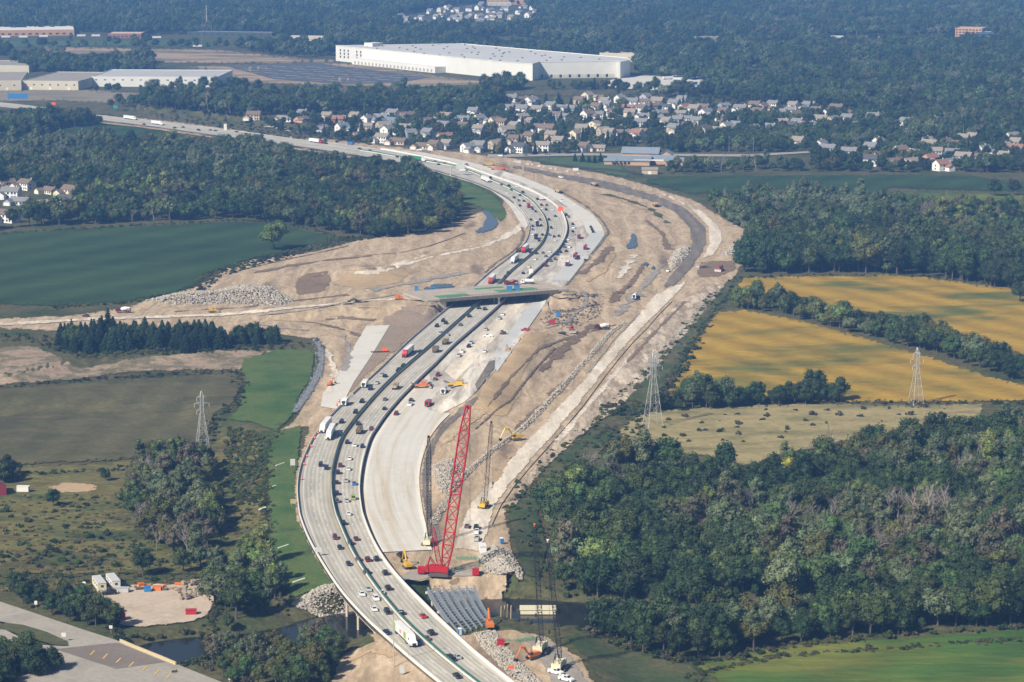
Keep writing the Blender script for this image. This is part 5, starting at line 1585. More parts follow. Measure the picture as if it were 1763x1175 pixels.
MIXS = {'green': 40, 'dark': 30, 'olive': 10, 'conifer': 14, 'light': 5, 'brown': 3}
EXF = [[(10, 96), (60, 72), (380, 62), (620, 84), (700, 104), (1092, 104), (1098, 130), (1270, 146), (1200, 160), (900, 168), (420, 158), (380, 156), (150, 160), (-60, 170), (-60, 100)], [(-60, 58), (130, 55), (250, 60), (480, 58), (480, 74), (380, 86), (-60, 88)],
       [(480, 66), (570, 66), (570, 76), (480, 76)], [(650, 34), (800, 8), (900, 8), (940, 36), (880, 50), (700, 50)], [(780, 66), (880, 62), (950, 74), (1110, 76), (1110, 90), (940, 88), (820, 78)], [(1250, 120), (1320, 118), (1330, 134), (1250, 136)],
       [(1420, 64), (1720, 62), (1730, 74), (1420, 80)], [(1165, 70), (1380, 72), (1380, 84), (1165, 80)], [(1340, 0), (1450, 0), (1440, 13), (1350, 13)]]
WOODS = [
 ('left_wood', 'dense wood filling the bend left of the distant highway', [(-40, 262), (180, 252), (330, 263), (420, 262), (560, 287), (640, 302), (690, 298), (745, 320), (775, 342), (795, 374), (770, 388), (735, 404), (640, 411), (560, 397), (480, 384), (410, 375), (240, 383), (60, 390), (-40, 402)], 8.2, MIXM, 1.05, [[(-40, 330), (60, 326), (160, 338), (150, 352), (125, 366), (40, 390), (-40, 392)]], 7),
 ('right_wood', 'large mixed wood at the lower right', [(935, 872), (1000, 832), (1060, 812), (1150, 808), (1240, 818), (1300, 838), (1350, 812), (1480, 790), (1600, 772), (1700, 750), (1800, 736), (1800, 1076), (1700, 1084), (1500, 1096), (1340, 1110), (1180, 1142), (1070, 1112), (1015, 1078), (990, 1030), (965, 985), (960, 930)], 6.3, MIXR, .94, [], 0),
 ('field_hedge', 'tree hedge between the two golden fields', [(1252, 522), (1300, 516), (1370, 528), (1440, 552), (1500, 560), (1580, 578), (1650, 602), (1720, 630), (1800, 652), (1800, 676), (1700, 640), (1600, 608), (1440, 566), (1340, 540), (1262, 532)], 6.5, {'dark': 30, 'green': 30, 'greygreen': 15, 'olive': 20, 'light': 10}, .8, [], 0),
 ('grove', 'dark grove in front of the lower golden field', [(1132, 700), (1180, 692), (1300, 690), (1440, 682), (1450, 692), (1380, 698), (1200, 706), (1140, 710)], 6.0, {'dark': 60, 'green': 30, 'greygreen': 10}, .82, [], 0),
 ('middle_wood', 'dark wood above the upper golden field', [(1278, 472), (1285, 440), (1320, 425), (1420, 415), (1540, 410), (1600, 425), (1680, 450), (1800, 470), (1800, 500), (1720, 495), (1600, 476), (1500, 470)], 7.2, {'dark': 50, 'green': 35, 'greygreen': 10, 'olive': 8}, 1.25, [], 0),
 ('thicket', 'loose thicket between green crop strip and dark wood', [(1220, 362), (1300, 350), (1420, 350), (1530, 362), (1640, 366), (1800, 374), (1800, 470), (1680, 448), (1560, 408), (1420, 412), (1320, 422), (1275, 395)], 8.6, {'greygreen': 25, 'green': 35, 'olive': 16, 'bare': 12, 'dark': 16, 'light': 6}, .95, [[(1550, 402), (1670, 416), (1670, 432), (1550, 418)]], 0),
 ('tree_belt', 'dark tree belt in front of the pale warehouses', [(185, 186), (260, 178), (400, 174), (560, 170), (700, 170), (880, 174), (870, 186), (800, 194), (700, 192), (640, 190), (560, 194), (430, 200), (330, 190), (240, 186)], 9.0, MIXF, 1.15, [], 9),
 ('left_copse', 'dark copse beside the narrow crop field', [(-40, 214), (60, 208), (165, 211), (170, 216), (100, 222), (60, 240), (-40, 250)], 8.0, MIXF, 1.1, [], 0),
 ('estate_trees', 'garden trees among the estate houses', [(420, 214), (520, 206), (640, 196), (860, 182), (1150, 178), (1320, 186), (1470, 196), (1480, 230), (1300, 262), (1160, 262), (1100, 250), (960, 268), (840, 268), (720, 258), (640, 250), (520, 232)], 11.0, MIXS, .62, [[(1150, 255), (1350, 268), (1350, 255), (1200, 246)]], 12),
 ('right_estate_trees', 'trees round the houses near the right edge', [(1160, 232), (1300, 206), (1480, 196), (1640, 190), (1800, 190), (1800, 300), (1690, 298), (1640, 297), (1500, 297), (1330, 294), (1250, 297), (1140, 300), (1150, 290), (1260, 288), (1300, 272), (1180, 262)], 9.5, MIXF, .8, [[(1040, 236), (1165, 236), (1165, 292), (1040, 292)], [(1160, 263), (1400, 262), (1400, 288), (1160, 288)]], 10),
 ('fir_belt', 'dark leafy trees filling the gaps of the fir row', [(112, 602), (390, 597), (480, 592), (480, 586), (390, 588), (112, 590)], 5.2, {'dark': 70, 'green': 25, 'conifer': 30}, .72, [], 0),
 ('store_trees', 'loose trees on the lawn before the distant stores', [(-40, 78), (300, 74), (480, 80), (480, 86), (-40, 86)], 34, MIXF, 1.0, [], 0),
 ('lot_copse', 'dark copse behind the pale warehouses at the left', [(20, 116), (60, 104), (100, 112), (180, 112), (262, 106), (262, 126), (180, 130), (60, 124)], 9, MIXF, 1.2, [], 0),
 ('lane_trees', 'hazy trees left of the huge warehouse', [(400, 82), (480, 76), (570, 82), (575, 96), (520, 100), (430, 90)], 12, MIXF, 1.1, [], 0),
 ('warehouse_trees', 'dark clump of trees before the front corner of the warehouse', [(832, 152), (900, 150), (904, 156), (836, 158)], 7, MIXF, 1.1, [], 0),
 ('warehouse_hedge', 'row of small trees along the warehouse front', [(945, 151), (1080, 151), (1080, 155), (945, 156)], 11, MIXS, .8, [], 0),
 ('far_wood', 'endless hazy woodland up to the top edge', [(-60, -16), (1823, -16), (1823, 190), (1640, 192), (1480, 192), (1320, 180), (1180, 168), (900, 160), (-60, 160)], 12.0, MIXF, 1.15, EXF, 14),
]
POOL = []
for n_, (nm, lab, poly, sp, mix, hs, exc, av) in enumerate(WOODS):
    d = stand(poly, sp, mix, hs, .34, exc, n_ * 3 + 1, 70 if nm != 'right_wood' else 38, av)
    POOL.append((nm, lab, d))
EXTRA = [
 ('meadow_thicket', 'tangled tree belt at the foot of the left pylon', [(236, 812), (262, 788), (330, 782), (362, 800), (372, 900), (350, 985), (300, 965), (230, 925), (215, 870)], 6.6, {'bare': 16, 'brown': 16, 'olive': 26, 'greygreen': 22, 'green': 14, 'light': 8}, .92),
 ('yard_grove', 'round green trees between yard and highway embankment', [(375, 985), (440, 955), (470, 1000), (490, 1040), (470, 1085), (400, 1080), (365, 1040)], 6.8, {'green': 40, 'greygreen': 30, 'light': 20}, .9),
 ('creek_grove', 'bushy trees along the creek at the bottom', [(322, 1098), (370, 1086), (470, 1090), (540, 1092), (575, 1108), (588, 1140), (560, 1190), (400, 1190), (370, 1160), (340, 1135)], 5.8, {'greygreen': 20, 'brown': 16, 'olive': 30, 'green': 30, 'bare': 5}, .62),
 ('yard_hedge', 'dark hedge between local road and storage yard', [(25, 1018), (70, 1022), (150, 1036), (188, 1062), (196, 1084), (150, 1078), (80, 1058), (30, 1042)], 5.0, {'dark': 50, 'green': 40, 'olive': 12}, .62),
 ('corner_trees', 'dark trees in the bottom left corner', [(-30, 1112), (20, 1120), (60, 1140), (120, 1168), (150, 1200), (-30, 1210)], 5.2, {'dark': 50, 'green': 40, 'olive': 10}, .62),
 ('edge_trees', 'dark tree clump at the left edge behind the barn', [(-30, 812), (30, 818), (34, 834), (-30, 836)], 5.6, {'dark': 60, 'green': 20, 'brown': 14}, .85),
 ('bank_trees', 'trees on the creek bank beside the cream cranes', [(965, 985), (1000, 1000), (1040, 1060), (1015, 1080), (985, 1040), (958, 1010)], 5.6, {'brown': 16, 'olive': 30, 'green': 40, 'bare': 10}, .75),
]
for n_, (nm, lab, poly, sp, mix, hs) in enumerate(EXTRA):
    POOL.append((nm, lab, stand(poly, sp, mix, hs, .24, (), 60 + n_, 26)))
LONE = [(472, 430, 'lone', 1.95, 'lone yellowing tree standing at the edge of the green crop field'), (648, 296, 'dark', 1.4, 'tall dark tree at the highway edge where the far wood ends'), (1712, 338, 'dark', 1.3, 'big dark tree at the right end of the green crop strip'), (1745, 336, 'dark', 1.2, 'dark tree right beside the big tree on the green crop strip'),
        (1756, 520, 'dark', 1.2, 'dark round tree at the right edge of the upper golden field'), (1720, 478, 'green', 1.2, 'green tree overhanging the far corner of the golden field'), (246, 990, 'dark', 1.0, 'dark round tree behind the storage yard trailers'), (316, 985, 'green', .8, 'small round tree behind the stacked blocks'), (92, 872, 'dark', .7, 'dark bush tree below the sand patch'),
        (395, 255, 'dark', 1.2, 'dark tree beside the distant highway, left of a pair'), (450, 262, 'green', 1.2, 'green tree beside the distant highway, right of a pair'), (182, 828, 'dark', .5, 'small dark bush tree right of the sand patch'), (1250, 694, 'greygreen', 1.15, 'tall grey green poplar rising from the dark grove'), (1526, 1060, 'yellow', .75, 'bright yellow tree at the edge of the lower right wood')]
# the nearest 300 broad-leaved trees are built one by one
alld = []
for pi, (nm, lab, d) in enumerate(POOL):
    broad = np.isin(d['i'], [q for k in ('green', 'dark', 'greygreen', 'olive', 'yellow', 'brown', 'light') for q in KINDS[k]])
    px, py = prj(d['x'], d['y'], d['z'])
    on = broad & (px > 5) & (px < 1758) & (py < 1172)
    for j in np.where(on)[0]: alld.append((d['y'][j] / d['s'][j] ** .5, pi, j))
alld.sort()
sel = {}
for _, pi, j in alld[:286]: sel.setdefault(pi, []).append(j)
TONE = {'green': 'green', 'dark': 'dark green', 'greygreen': 'grey green', 'olive': 'olive green', 'yellow': 'bright yellow', 'brown': 'brownish', 'light': 'light green'}
WHERE = {'right_wood': 'in the wood at the lower right', 'creek_grove': 'beside the creek at the bottom', 'meadow_thicket': 'in the tangled belt below the left pylon', 'yard_grove': 'between storage yard and embankment', 'yard_hedge': 'in the hedge beside the local road', 'corner_trees': 'in the bottom left corner', 'edge_trees': 'behind the red barn', 'bank_trees': 'on the creek bank near the cream cranes'}
def tree(x, y, z, i, s, rot, label, group):
    t = thing('broadleaf_tree', label, 'tree', (x, y, z - .2), rot, group, s)
    obj('trunk', TRUNK[i], None, t)
    obj('crown', CROWN[i], None, t)
for pi, (nm, lab, d) in enumerate(POOL):
    k = np.ones(len(d['x']), bool)
    ts = sel.get(pi, [])
    items = []
    for j in ts:
        k[j] = False
        px, py = prj(d['x'][j], d['y'][j], d['z'][j])
        if nm == 'right_wood':
            wh = ('at the front edge of' if py > 1040 else ('deep inside' if py < 960 else 'inside')) + ' the lower right wood'
        else:
            wh = WHERE.get(nm, 'in the ' + lab)
        items.append((px, f"{TONE[PK[d['i'][j]]]} tree {wh}"))
    lbs = number(items, ORDL)
    for j, (_, gb), lb in zip(ts, items, lbs):
        tree(d['x'][j], d['y'][j], d['z'][j], int(d['i'][j]), d['s'][j], d['rot'][j], lb, gb.replace(' tree ', ' trees ', 1))
    scatter(nm, pick(d, k), lab, 'woodland')
for x, y, kd, s, lab in LONE:
    p = G1(x, y)
    tree(p.x, p.y, p.z, KINDS[kd][0], s, random.uniform(0, 6), lab, None)
# the conifer row, tree by tree
CM = [conifer_mesh('crown', s, m_leaf['conifer'], h, w, False) for s, h, w in ((11, 13, 4.6), (12, 14.5, 5.0), (13, 11.5, 4.8))]
CT = MB().tube((0, 0, -.5), (0, 0, 12), .28, 6, .08).mesh('trunk')
CT.materials[0] = m_bark
spots = [(108 + i * 8.2 + random.uniform(-4, 4), 597 - 6 * math.sin(i * .9) + random.uniform(-4, 5), random.uniform(.72, 1.12)) for i in range(35)]
spots += [(130 + i * 13 + random.uniform(-4, 4), 606 + random.uniform(-3, 3) - i * .4, random.uniform(.75, 1.0)) for i in range(19)]
spots += [(150 + i * 20 + random.uniform(-6, 6), 588 + random.uniform(-3, 3), random.uniform(.9, 1.12)) for i in range(12)]
spots += [(405 + i * 9 + random.uniform(-3, 3), 590 + random.uniform(-4, 4), random.uniform(.5, .8)) for i in range(9)]
flb = number([(x, 'tall dark fir in the row below the dirt track' if x < 400 else 'short fir at the right end of the fir row') for x, y, s in spots], ORDL)
for (x, y, s), lb in zip(spots, flb):
    p = G1(x, y)
    t = thing('fir_tree', lb, 'tree', (p.x, p.y, p.z - .2), random.uniform(0, 6), 'tall firs of the row' if x < 400 else 'short firs at the row end', s)
    obj('trunk', CT, None, t)
    obj('crown', random.choice(CM), None, t)
for i, (x, y) in enumerate(((990, 278), (1003, 279), (1014, 280), (1024, 281), (1034, 279))):
    p = G1(x, y)
    t = thing('fir_tree', f'small fir in front of the church, {ORDL[i]}', 'tree', (p.x, p.y, p.z - .2), i, 'firs before the church', .6)
    obj('trunk', CT, None, t)
    obj('crown', CM[i % 3], None, t)
# bushes and reeds
SHRUBS = [('undergrowth', 'weedy bushes in the lower left scrub meadow', [(0, 855), (200, 850), (360, 870), (455, 860), (460, 960), (380, 1004), (60, 1010), (0, 1020)], 4.4, {'tuft': 70, 'shrub': 14, 'dshrub': 8}, .8),
 ('reed_bed', 'dense green reeds beside the embankment', [(392, 735), (440, 742), (468, 772), (455, 830), (460, 868), (400, 862), (385, 800)], 2.9, {'shrub': 60, 'dshrub': 12}, .75),
 ('creek_brush', 'low brush on the creek banks', [(190, 1098), (330, 1085), (420, 1100), (585, 1060), (600, 1110), (420, 1180), (330, 1140)], 4.5, {'shrub': 30, 'dshrub': 40}, .8),
 ('wood_edge_brush', 'low bushes along the edge of the lower right wood', [(940, 1010), (1000, 1090), (1070, 1118), (1180, 1148), (1500, 1100), (1763, 1086), (1763, 1078), (1500, 1092), (1180, 1128), (1060, 1090), (980, 1010)], 4.2, {'shrub': 50, 'dshrub': 40}, .8),
 ('slope_weeds', 'weeds and bushes on the slope right of the haul road', [(885, 900), (960, 800), (1040, 740), (1090, 715), (1120, 740), (1060, 770), (960, 850), (950, 960), (940, 1010), (910, 985)], 5.5, {'shrub': 50, 'dshrub': 30}, .7),
 ('hedge_brush', 'low hedge along the green crop field', [(345, 486), (360, 470), (440, 448), (600, 408), (700, 404), (610, 416), (445, 458), (375, 480), (362, 500), (340, 502)], 4.2, {'shrub': 30, 'dshrub': 50}, .75),
 ('meadow_bushes', 'scattered bushes in the dry meadow', [(1080, 745), (1130, 712), (1680, 694), (1690, 706), (1560, 722), (1340, 756), (1290, 780)], 15, {'shrub': 30, 'dshrub': 40}, .8),
 ('fir_brush', 'brush at the foot of the fir row', [(0, 575), (100, 580), (480, 585), (545, 592), (520, 600), (380, 606), (130, 618), (60, 590), (0, 588)], 5.5, {'dshrub': 50, 'shrub': 20}, .7),
 ('field_corner_brush', 'bushes round the grove and pylon', [(1040, 700), (1090, 690), (1140, 700), (1130, 716), (1080, 720), (1040, 716)], 4.5, {'dshrub': 50, 'shrub': 30}, .9),
 ('verge_brush', 'bushes along the golden field edge', [(1140, 672), (1160, 640), (1190, 590), (1205, 600), (1170, 655), (1150, 690)], 4.5, {'dshrub': 40, 'shrub': 30}, 1.0),
 ('berm_brush', 'bushes on the bank above the distant highway', [(180, 186), (330, 196), (520, 226), (640, 246), (640, 252), (500, 240), (300, 208)], 11, {'shrub': 40, 'dshrub': 40}, 1.0)]
def edge_brush(nm, lab, px, n, w, mix, hs, seed):
    r = np.random.default_rng(seed)
    P = resample(np.array(wp(px)), 1.0)
    k = r.integers(0, len(P), n)
    x, y = P[k, 0] + r.normal(size=n) * w, P[k, 1] + r.normal(size=n) * w
    ks = [q for a in mix for q in KINDS[a]]
    return scatter(nm, dict(x=x, y=y, z=T(x, y), i=r.choice(ks, n), s=hs * r.uniform(.5, 1.3, n), rot=r.uniform(0, 6, n)), lab, 'bushes')
edge_brush('field_margin', 'weedy margin of the dark green crop field', [(95, 531), (210, 523), (298, 509), (345, 491), (352, 477), (420, 453), (540, 424), (592, 410), (540, 397), (470, 383), (400, 379), (240, 388), (0, 403)], 500, 2.2, ('tuft', 'shrub'), .7, 201)
edge_brush('field_margin', 'weedy margin of the golden fields', [(1800, 694), (1600, 695), (1300, 691), (1150, 692), (1146, 670), (1200, 580), (1232, 535), (1256, 508), (1270, 479), (1420, 473), (1600, 476), (1763, 495)], 500, 2.0, ('tuft', 'dshrub'), .7, 202)
edge_brush('field_margin', 'weedy margin of the green field at the bottom right', [(1250, 1185), (1188, 1146), (1240, 1132), (1340, 1112), (1500, 1100), (1763, 1082)], 260, 1.6, ('tuft', 'shrub', 'dshrub'), .6, 203)
edge_brush('field_margin', 'weedy margin of the olive meadow and green strip', [(0, 668), (140, 656), (300, 645), (408, 640), (418, 668), (405, 695), (375, 712), (340, 775), (200, 795), (30, 802)], 420, 2.2, ('tuft', 'dshrub'), .7, 204)
edge_brush('bank_weeds', 'weeds along the foot of the grass embankment', [(478, 745), (462, 775), (458, 830), (462, 900), (465, 960), (478, 1010), (500, 1032)], 260, 1.6, ('tuft', 'shrub', 'dshrub'), .6, 205)
edge_brush('bank_weeds', 'weeds along the creek water edge', [(235, 1146), (290, 1118), (360, 1106), (450, 1100), (560, 1080)], 200, 3.0, ('tuft', 'shrub', 'dshrub'), .8, 206)
edge_brush('yard_weeds', 'weeds round the rim of the storage yard', [(150, 1016), (190, 1050), (205, 1078), (240, 1082), (330, 1072), (360, 1060), (380, 1018)], 220, 1.2, ('tuft', 'shrub', 'dshrub'), .55, 207)
edge_brush('site_weeds', 'weeds along the right rim of the construction site', [(872, 885), (915, 835), (960, 780), (1020, 735), (1075, 680), (1120, 640), (1180, 570), (1235, 505)], 420, 2.4, ('tuft', 'shrub'), .7, 208)
for n_, (nm, lab, poly, sp, mix, hs) in enumerate(SHRUBS):
    scatter(nm, stand(poly, sp, mix, hs, .3, (), 90 + n_, 30), lab, 'bushes')
# ---------------------------------------------------------------- vehicles
PAINT = {'k': ('black', (.012, .012, .014)), 'n': ('navy', (.012, .02, .06)), 'g': ('grey', (.10, .105, .11)), 's': ('silver', (.42, .43, .44)), 'w': ('white', (.75, .75, .73)), 'r': ('red', (.42, .02, .025)), 'm': ('maroon', (.13, .014, .022)), 'b': ('blue', (.03, .14, .45)), 'l': ('lime', (.30, .38, .05)), 't': ('tan', (.42, .33, .20)), 'o': ('orange', (.62, .17, .03)), 'y': ('yellow', (.60, .38, .04)), 'e': ('green', (.03, .20, .08)), 'q': ('brown', (.14, .10, .07)), 'c': ('cream', (.66, .60, .43))}
m_paint = {k: plain('paint_' + v[0], v[1], .28, 0, .03, .5, .5) for k, v in PAINT.items()}
m_tyre = plain('tyre_rubber', (.015, .015, .015), .9)
m_rim = plain('rim_metal', (.35, .35, .36), .4, .6)
m_chas = plain('black_chassis', (.025, .025, .027), .7)
m_alu = plain('pale_trailer_panel', (.70, .70, .69), .5, 0, .05, .2)
VM = {}
def vmesh(key, fn):
    if key not in VM: VM[key] = fn().mesh(key.split('/')[-1])
    return VM[key]
def frust(x0, x1, w0, z0, X0, X1, w1, z1):
    return MB().add([(x0, -w0, z0), (x1, -w0, z0), (x1, w0, z0), (x0, w0, z0), (X0, -w1, z1), (X1, -w1, z1), (X1, w1, z1), (X0, w1, z1)], [(3, 2, 1, 0), (4, 5, 6, 7), (0, 1, 5, 4), (1, 2, 6, 5), (2, 3, 7, 6), (3, 0, 4, 7)])
CARS = {  # length, half width, hood height, cabin base x0 x1, roof x0 x1, roof z
    'sedan': (4.7, .9, .95, -1.75, 1.15, -1.05, .35, 1.45), 'suv': (4.8, .95, 1.1, -2.3, 1.1, -2.05, .45, 1.78), 'pickup': (5.7, .98, 1.15, -.55, 1.35, -.4, .75, 1.85), 'van': (5.2, .98, 1.15, -2.5, 1.7, -2.4, .95, 2.05)}
def fquad(a, b, c, d, k, off):
    """inset panel on a face, k inset share, off lift"""
    P = [Vector(p) for p in (a, b, c, d)]
    ct = sum(P, Vector()) / 4
    n = (P[1] - P[0]).cross(P[3] - P[0]).normalized()
    if n.dot(ct - Vector((-.5, 0, .9))) < 0: n = -n
    Q = [ct + (p - ct) * k + n * off for p in P]
    return MB().add([tuple(q) for q in Q] + [tuple(q - n * .05) for q in Q], [(0, 1, 2, 3), (0, 4, 5, 1), (1, 5, 6, 2), (2, 6, 7, 3), (3, 7, 4, 0)])
def car_body(ty):
    L, w, hz_, x0, x1, X0, X1, z1 = CARS[ty]
    h = L / 2
    mb = MB().prism([(-h, .35), (-h + .1, .22), (h - .1, .22), (h, .4), (h - .03, .68), (h - .35, hz_ * .86), (x1, hz_), (x0, hz_), (-h + .25, hz_ * .98), (-h, .75)], -w, w)
    f = frust(x0, x1, w * .97, hz_, X0, X1, w * .76, z1)
    mb.add(f.v, f.f)
    if ty == 'pickup':
        mb.box((-1.75, w - .06, hz_ - .01), (2.1, .12, .25)).box((-1.75, -w + .06, hz_ - .01), (2.1, .12, .25)).box((-h + .1, 0, hz_ - .01), (.12, w * 2 - .26, .25))
    return mb
def car_glass(ty):
    L, w, hz_, x0, x1, X0, X1, z1 = CARS[ty]
    f = frust(x0, x1, w * .97, hz_, X0, X1, w * .76, z1).v
    return {'windshield': fquad(f[1], f[2], f[6], f[5], .88, .02), 'rear_window': fquad(f[3], f[0], f[4], f[7], .86, .02), 'side_window': fquad(f[0], f[1], f[5], f[4], .84, .02), 'side_window/2': fquad(f[2], f[3], f[7], f[6], .84, .02)}
def wheel(r, w):
    return MB().lathe([(-w / 2, r * .9), (-w / 2, r), (w / 2, r), (w / 2, r * .9)], (0, 0, 0), (0, 1, 0), 10)
def add_wheels(t, pos, r=.34, w=.24, rim=True):
    me = vmesh(f'{r}{w}/wheel', lambda: wheel(r, w))
    rm = vmesh(f'{r}{w}/rim', lambda: MB().lathe([(0, r * .55), (.03, r * .5)], (0, w / 2, 0), (0, 1, 0), 8))
    for x, y in pos:
        q = obj('wheel', me, m_tyre, t, (x, y, r))
        if rim:
            a = obj('rim', rm, m_rim, q)
            if y < 0: a.rotation_euler[2] = math.pi
def make_car(t, ty, c, near):
    obj('body', vmesh(ty + '/body', lambda: car_body(ty)), m_paint[c], t)
    gl = None
    for nm in ('windshield', 'rear_window', 'side_window', 'side_window/2'):
        key = ty + nm + '/' + nm.split('/')[0]
        if key not in VM:
            VM[key] = car_glass(ty)[nm].mesh(nm.split('/')[0])
        obj(nm.split('/')[0], VM[key], m_glass, t)
    L, w = CARS[ty][:2]
    if near:
        add_wheels(t, [(L * .31, w - .1), (L * .31, -w + .1), (-L * .31, w - .1), (-L * .31, -w + .1)], rim=near > 1)
    if near > 1:
        hl = vmesh('car/headlight', lambda: MB().box((0, 0, 0), (.06, .34, .16)))
        for s in (-1, 1):
            obj('headlight', hl, m_alu, t, (L / 2 - .06, s * w * .7, .58))
            obj('tail_light', hl, m_paint['r'], t, (-L / 2 + .01, s * w * .75, .7))
def cab(t, c, x=0, conv=True):
    """tractor unit, front at x"""
    obj('cab', vmesh('semi%d/cab' % conv, lambda: MB().prism([(-5.2, .8), (0, .8), (0, 1.6), (-.35, 1.9), (-1.75, 2.1), (-2.35, 3.0), (-2.9, 3.75), (-4.1, 3.95), (-5.2, 3.9)] if conv else [(-2.6, .7), (0, .7), (0, 1.5), (-.5, 2.9), (-2.6, 2.95)], -1.22, 1.22)), m_paint[c], t, (x, 0, 0))
    ws = vmesh('semi%d/windshield' % conv, lambda: fquad((-1.78, -1.1, 2.14), (-1.78, 1.1, 2.14), (-2.36, 1.1, 2.98), (-2.36, -1.1, 2.98), .9, .02) if conv else fquad((-.02, -1.1, 1.55), (-.02, 1.1, 1.55), (-.5, 1.1, 2.85), (-.5, -1.1, 2.85), .88, .02))
    obj('windshield', ws, m_glass, t, (x, 0, 0))
    sw = vmesh('semi%d/side_window' % conv, lambda: MB().box((0, 0, 0), (1.0, .04, .75)))
    for s in (-1, 1):
        obj('side_window', sw, m_glass, t, (x - (3.0 if conv else 1.4), s * 1.23, 2.15 if conv else 1.75))
    obj('grille', vmesh('semi/grille', lambda: MB().box((0, 0, 0), (.05, 1.3, .8))), m_chas, t, (x + .02, 0, .85))
def make_semi(t, c, tc):
    cab(t, c, 10)
    obj('trailer', vmesh('semi/trailer', lambda: MB().box((-2.9, 0, 1.15), (16.1, 2.55, 2.95))), m_paint.get(tc, m_alu) if tc != 'w' else m_alu, t)
    obj('chassis', vmesh('semi/chassis', lambda: MB().box((0, 0, .75), (20.5, .9, .38)).box((-2, 0, .5), (6, 2.4, .3))), m_chas, t)
    add_wheels(t, [(x, y) for x in (8.7, 4.6, 3.4, -8.2, -9.4) for y in (-1.05, 1.05)], .5, .45)
def make_box(t, c, bc):
    cab(t, c, 4.2, False)
    obj('cargo_box', vmesh('box/cargo_box', lambda: MB().box((-1.3, 0, .95), (5.7, 2.4, 2.4))), m_paint[bc] if bc != 'w' else m_alu, t)
    obj('chassis', vmesh('box/chassis', lambda: MB().box((0, 0, .6), (8, .9, .33))), m_chas, t)
    add_wheels(t, [(x, y) for x in (2.9, -2.6) for y in (-1, 1)], .45, .35)
def make_dump(t, c, bc):
    cab(t, c, 4.4, False)
    obj('dump_body', vmesh('dump/dump_body', lambda: MB().prism([(-4.4, 1.1), (1.5, 1.1), (1.6, 2.75), (-4.5, 2.35)], -1.22, 1.22)), m_paint[bc], t)
    obj('load', vmesh('dump/load', lambda: MB().box((-1.5, 0, 2.3), (5.0, 2.1, .5), (.6, .5))), m_brown, t)
    obj('chassis', vmesh('dump/chassis', lambda: MB().box((0, 0, .7), (8.6, .9, .37))), m_chas, t)
    add_wheels(t, [(x, y) for x in (3.1, -1.9, -3.3) for y in (-1, 1)], .52, .42)
def make_mixer(t, c, dc):
    cab(t, c, 4.6, False)
    obj('drum', vmesh('mixer/drum', lambda: MB().lathe([(0, .6), (.9, 1.15), (3.2, 1.2), (5.4, .55), (5.7, .6)], (1.5, 0, 1.9), (-1, 0, .16), 14)), m_paint[dc], t)
    obj('chute', vmesh('mixer/chute', lambda: MB().prism([(-5.0, 1.3), (-4.3, 3.3), (-3.8, 3.3), (-4.3, 1.3)], -.4, .4)), m_paint[c], t)
    obj('chassis', vmesh('mixer/chassis', lambda: MB().box((-.2, 0, .75), (9, 1.0, .4)).box((1.75, 0, 1.1), (.5, 2.2, 1.1))), m_paint[c], t)
    add_wheels(t, [(x, y) for x in (3.2, -1.5, -2.8, -4.0) for y in (-1, 1)], .52, .42)
def make_tanker(t, c, dc):
    cab(t, c, 4.4, False)
    obj('tank', vmesh('tanker/tank', lambda: MB().lathe([(0, .9), (.15, 1.15), (5.6, 1.15), (5.75, .9)], (1.6, 0, 2.05), (-1, 0, 0), 14)), m_paint[dc], t)
    obj('chassis', vmesh('dump/chassis', lambda: MB()), m_chas, t) if 'dump/chassis' in VM else None
    add_wheels(t, [(x, y) for x in (3.1, -1.9, -3.3) for y in (-1, 1)], .52, .42)
def make_hauler(t, c, bc):
    """off-road earth hauler"""
    obj('cab', vmesh('haul/cab', lambda: MB().box((3.6, 0, 1.5), (1.9, 2.0, 1.7), (.8, .85)).box((4.9, 0, 1.3), (1.6, 2.2, 1.1), (.8, .9))), m_paint[c], t)
    obj('windshield', vmesh('haul/windshield', lambda: MB().box((4.55, 0, 2.25), (.06, 1.6, .7))), m_glass, t)
    obj('dump_body', vmesh('haul/dump_body', lambda: MB().prism([(-4.8, 2.2), (-3.6, 1.4), (2.2, 1.4), (2.4, 3.1), (-4.9, 2.9)], -1.6, 1.6)), m_paint[bc], t)
    obj('chassis', vmesh('haul/chassis', lambda: MB().box((0, 0, .9), (9.4, 1.2, .5))), m_chas, t)
    add_wheels(t, [(x, y) for x in (4.2, -1.2, -3.2) for y in (-1.25, 1.25)], .85, .65)
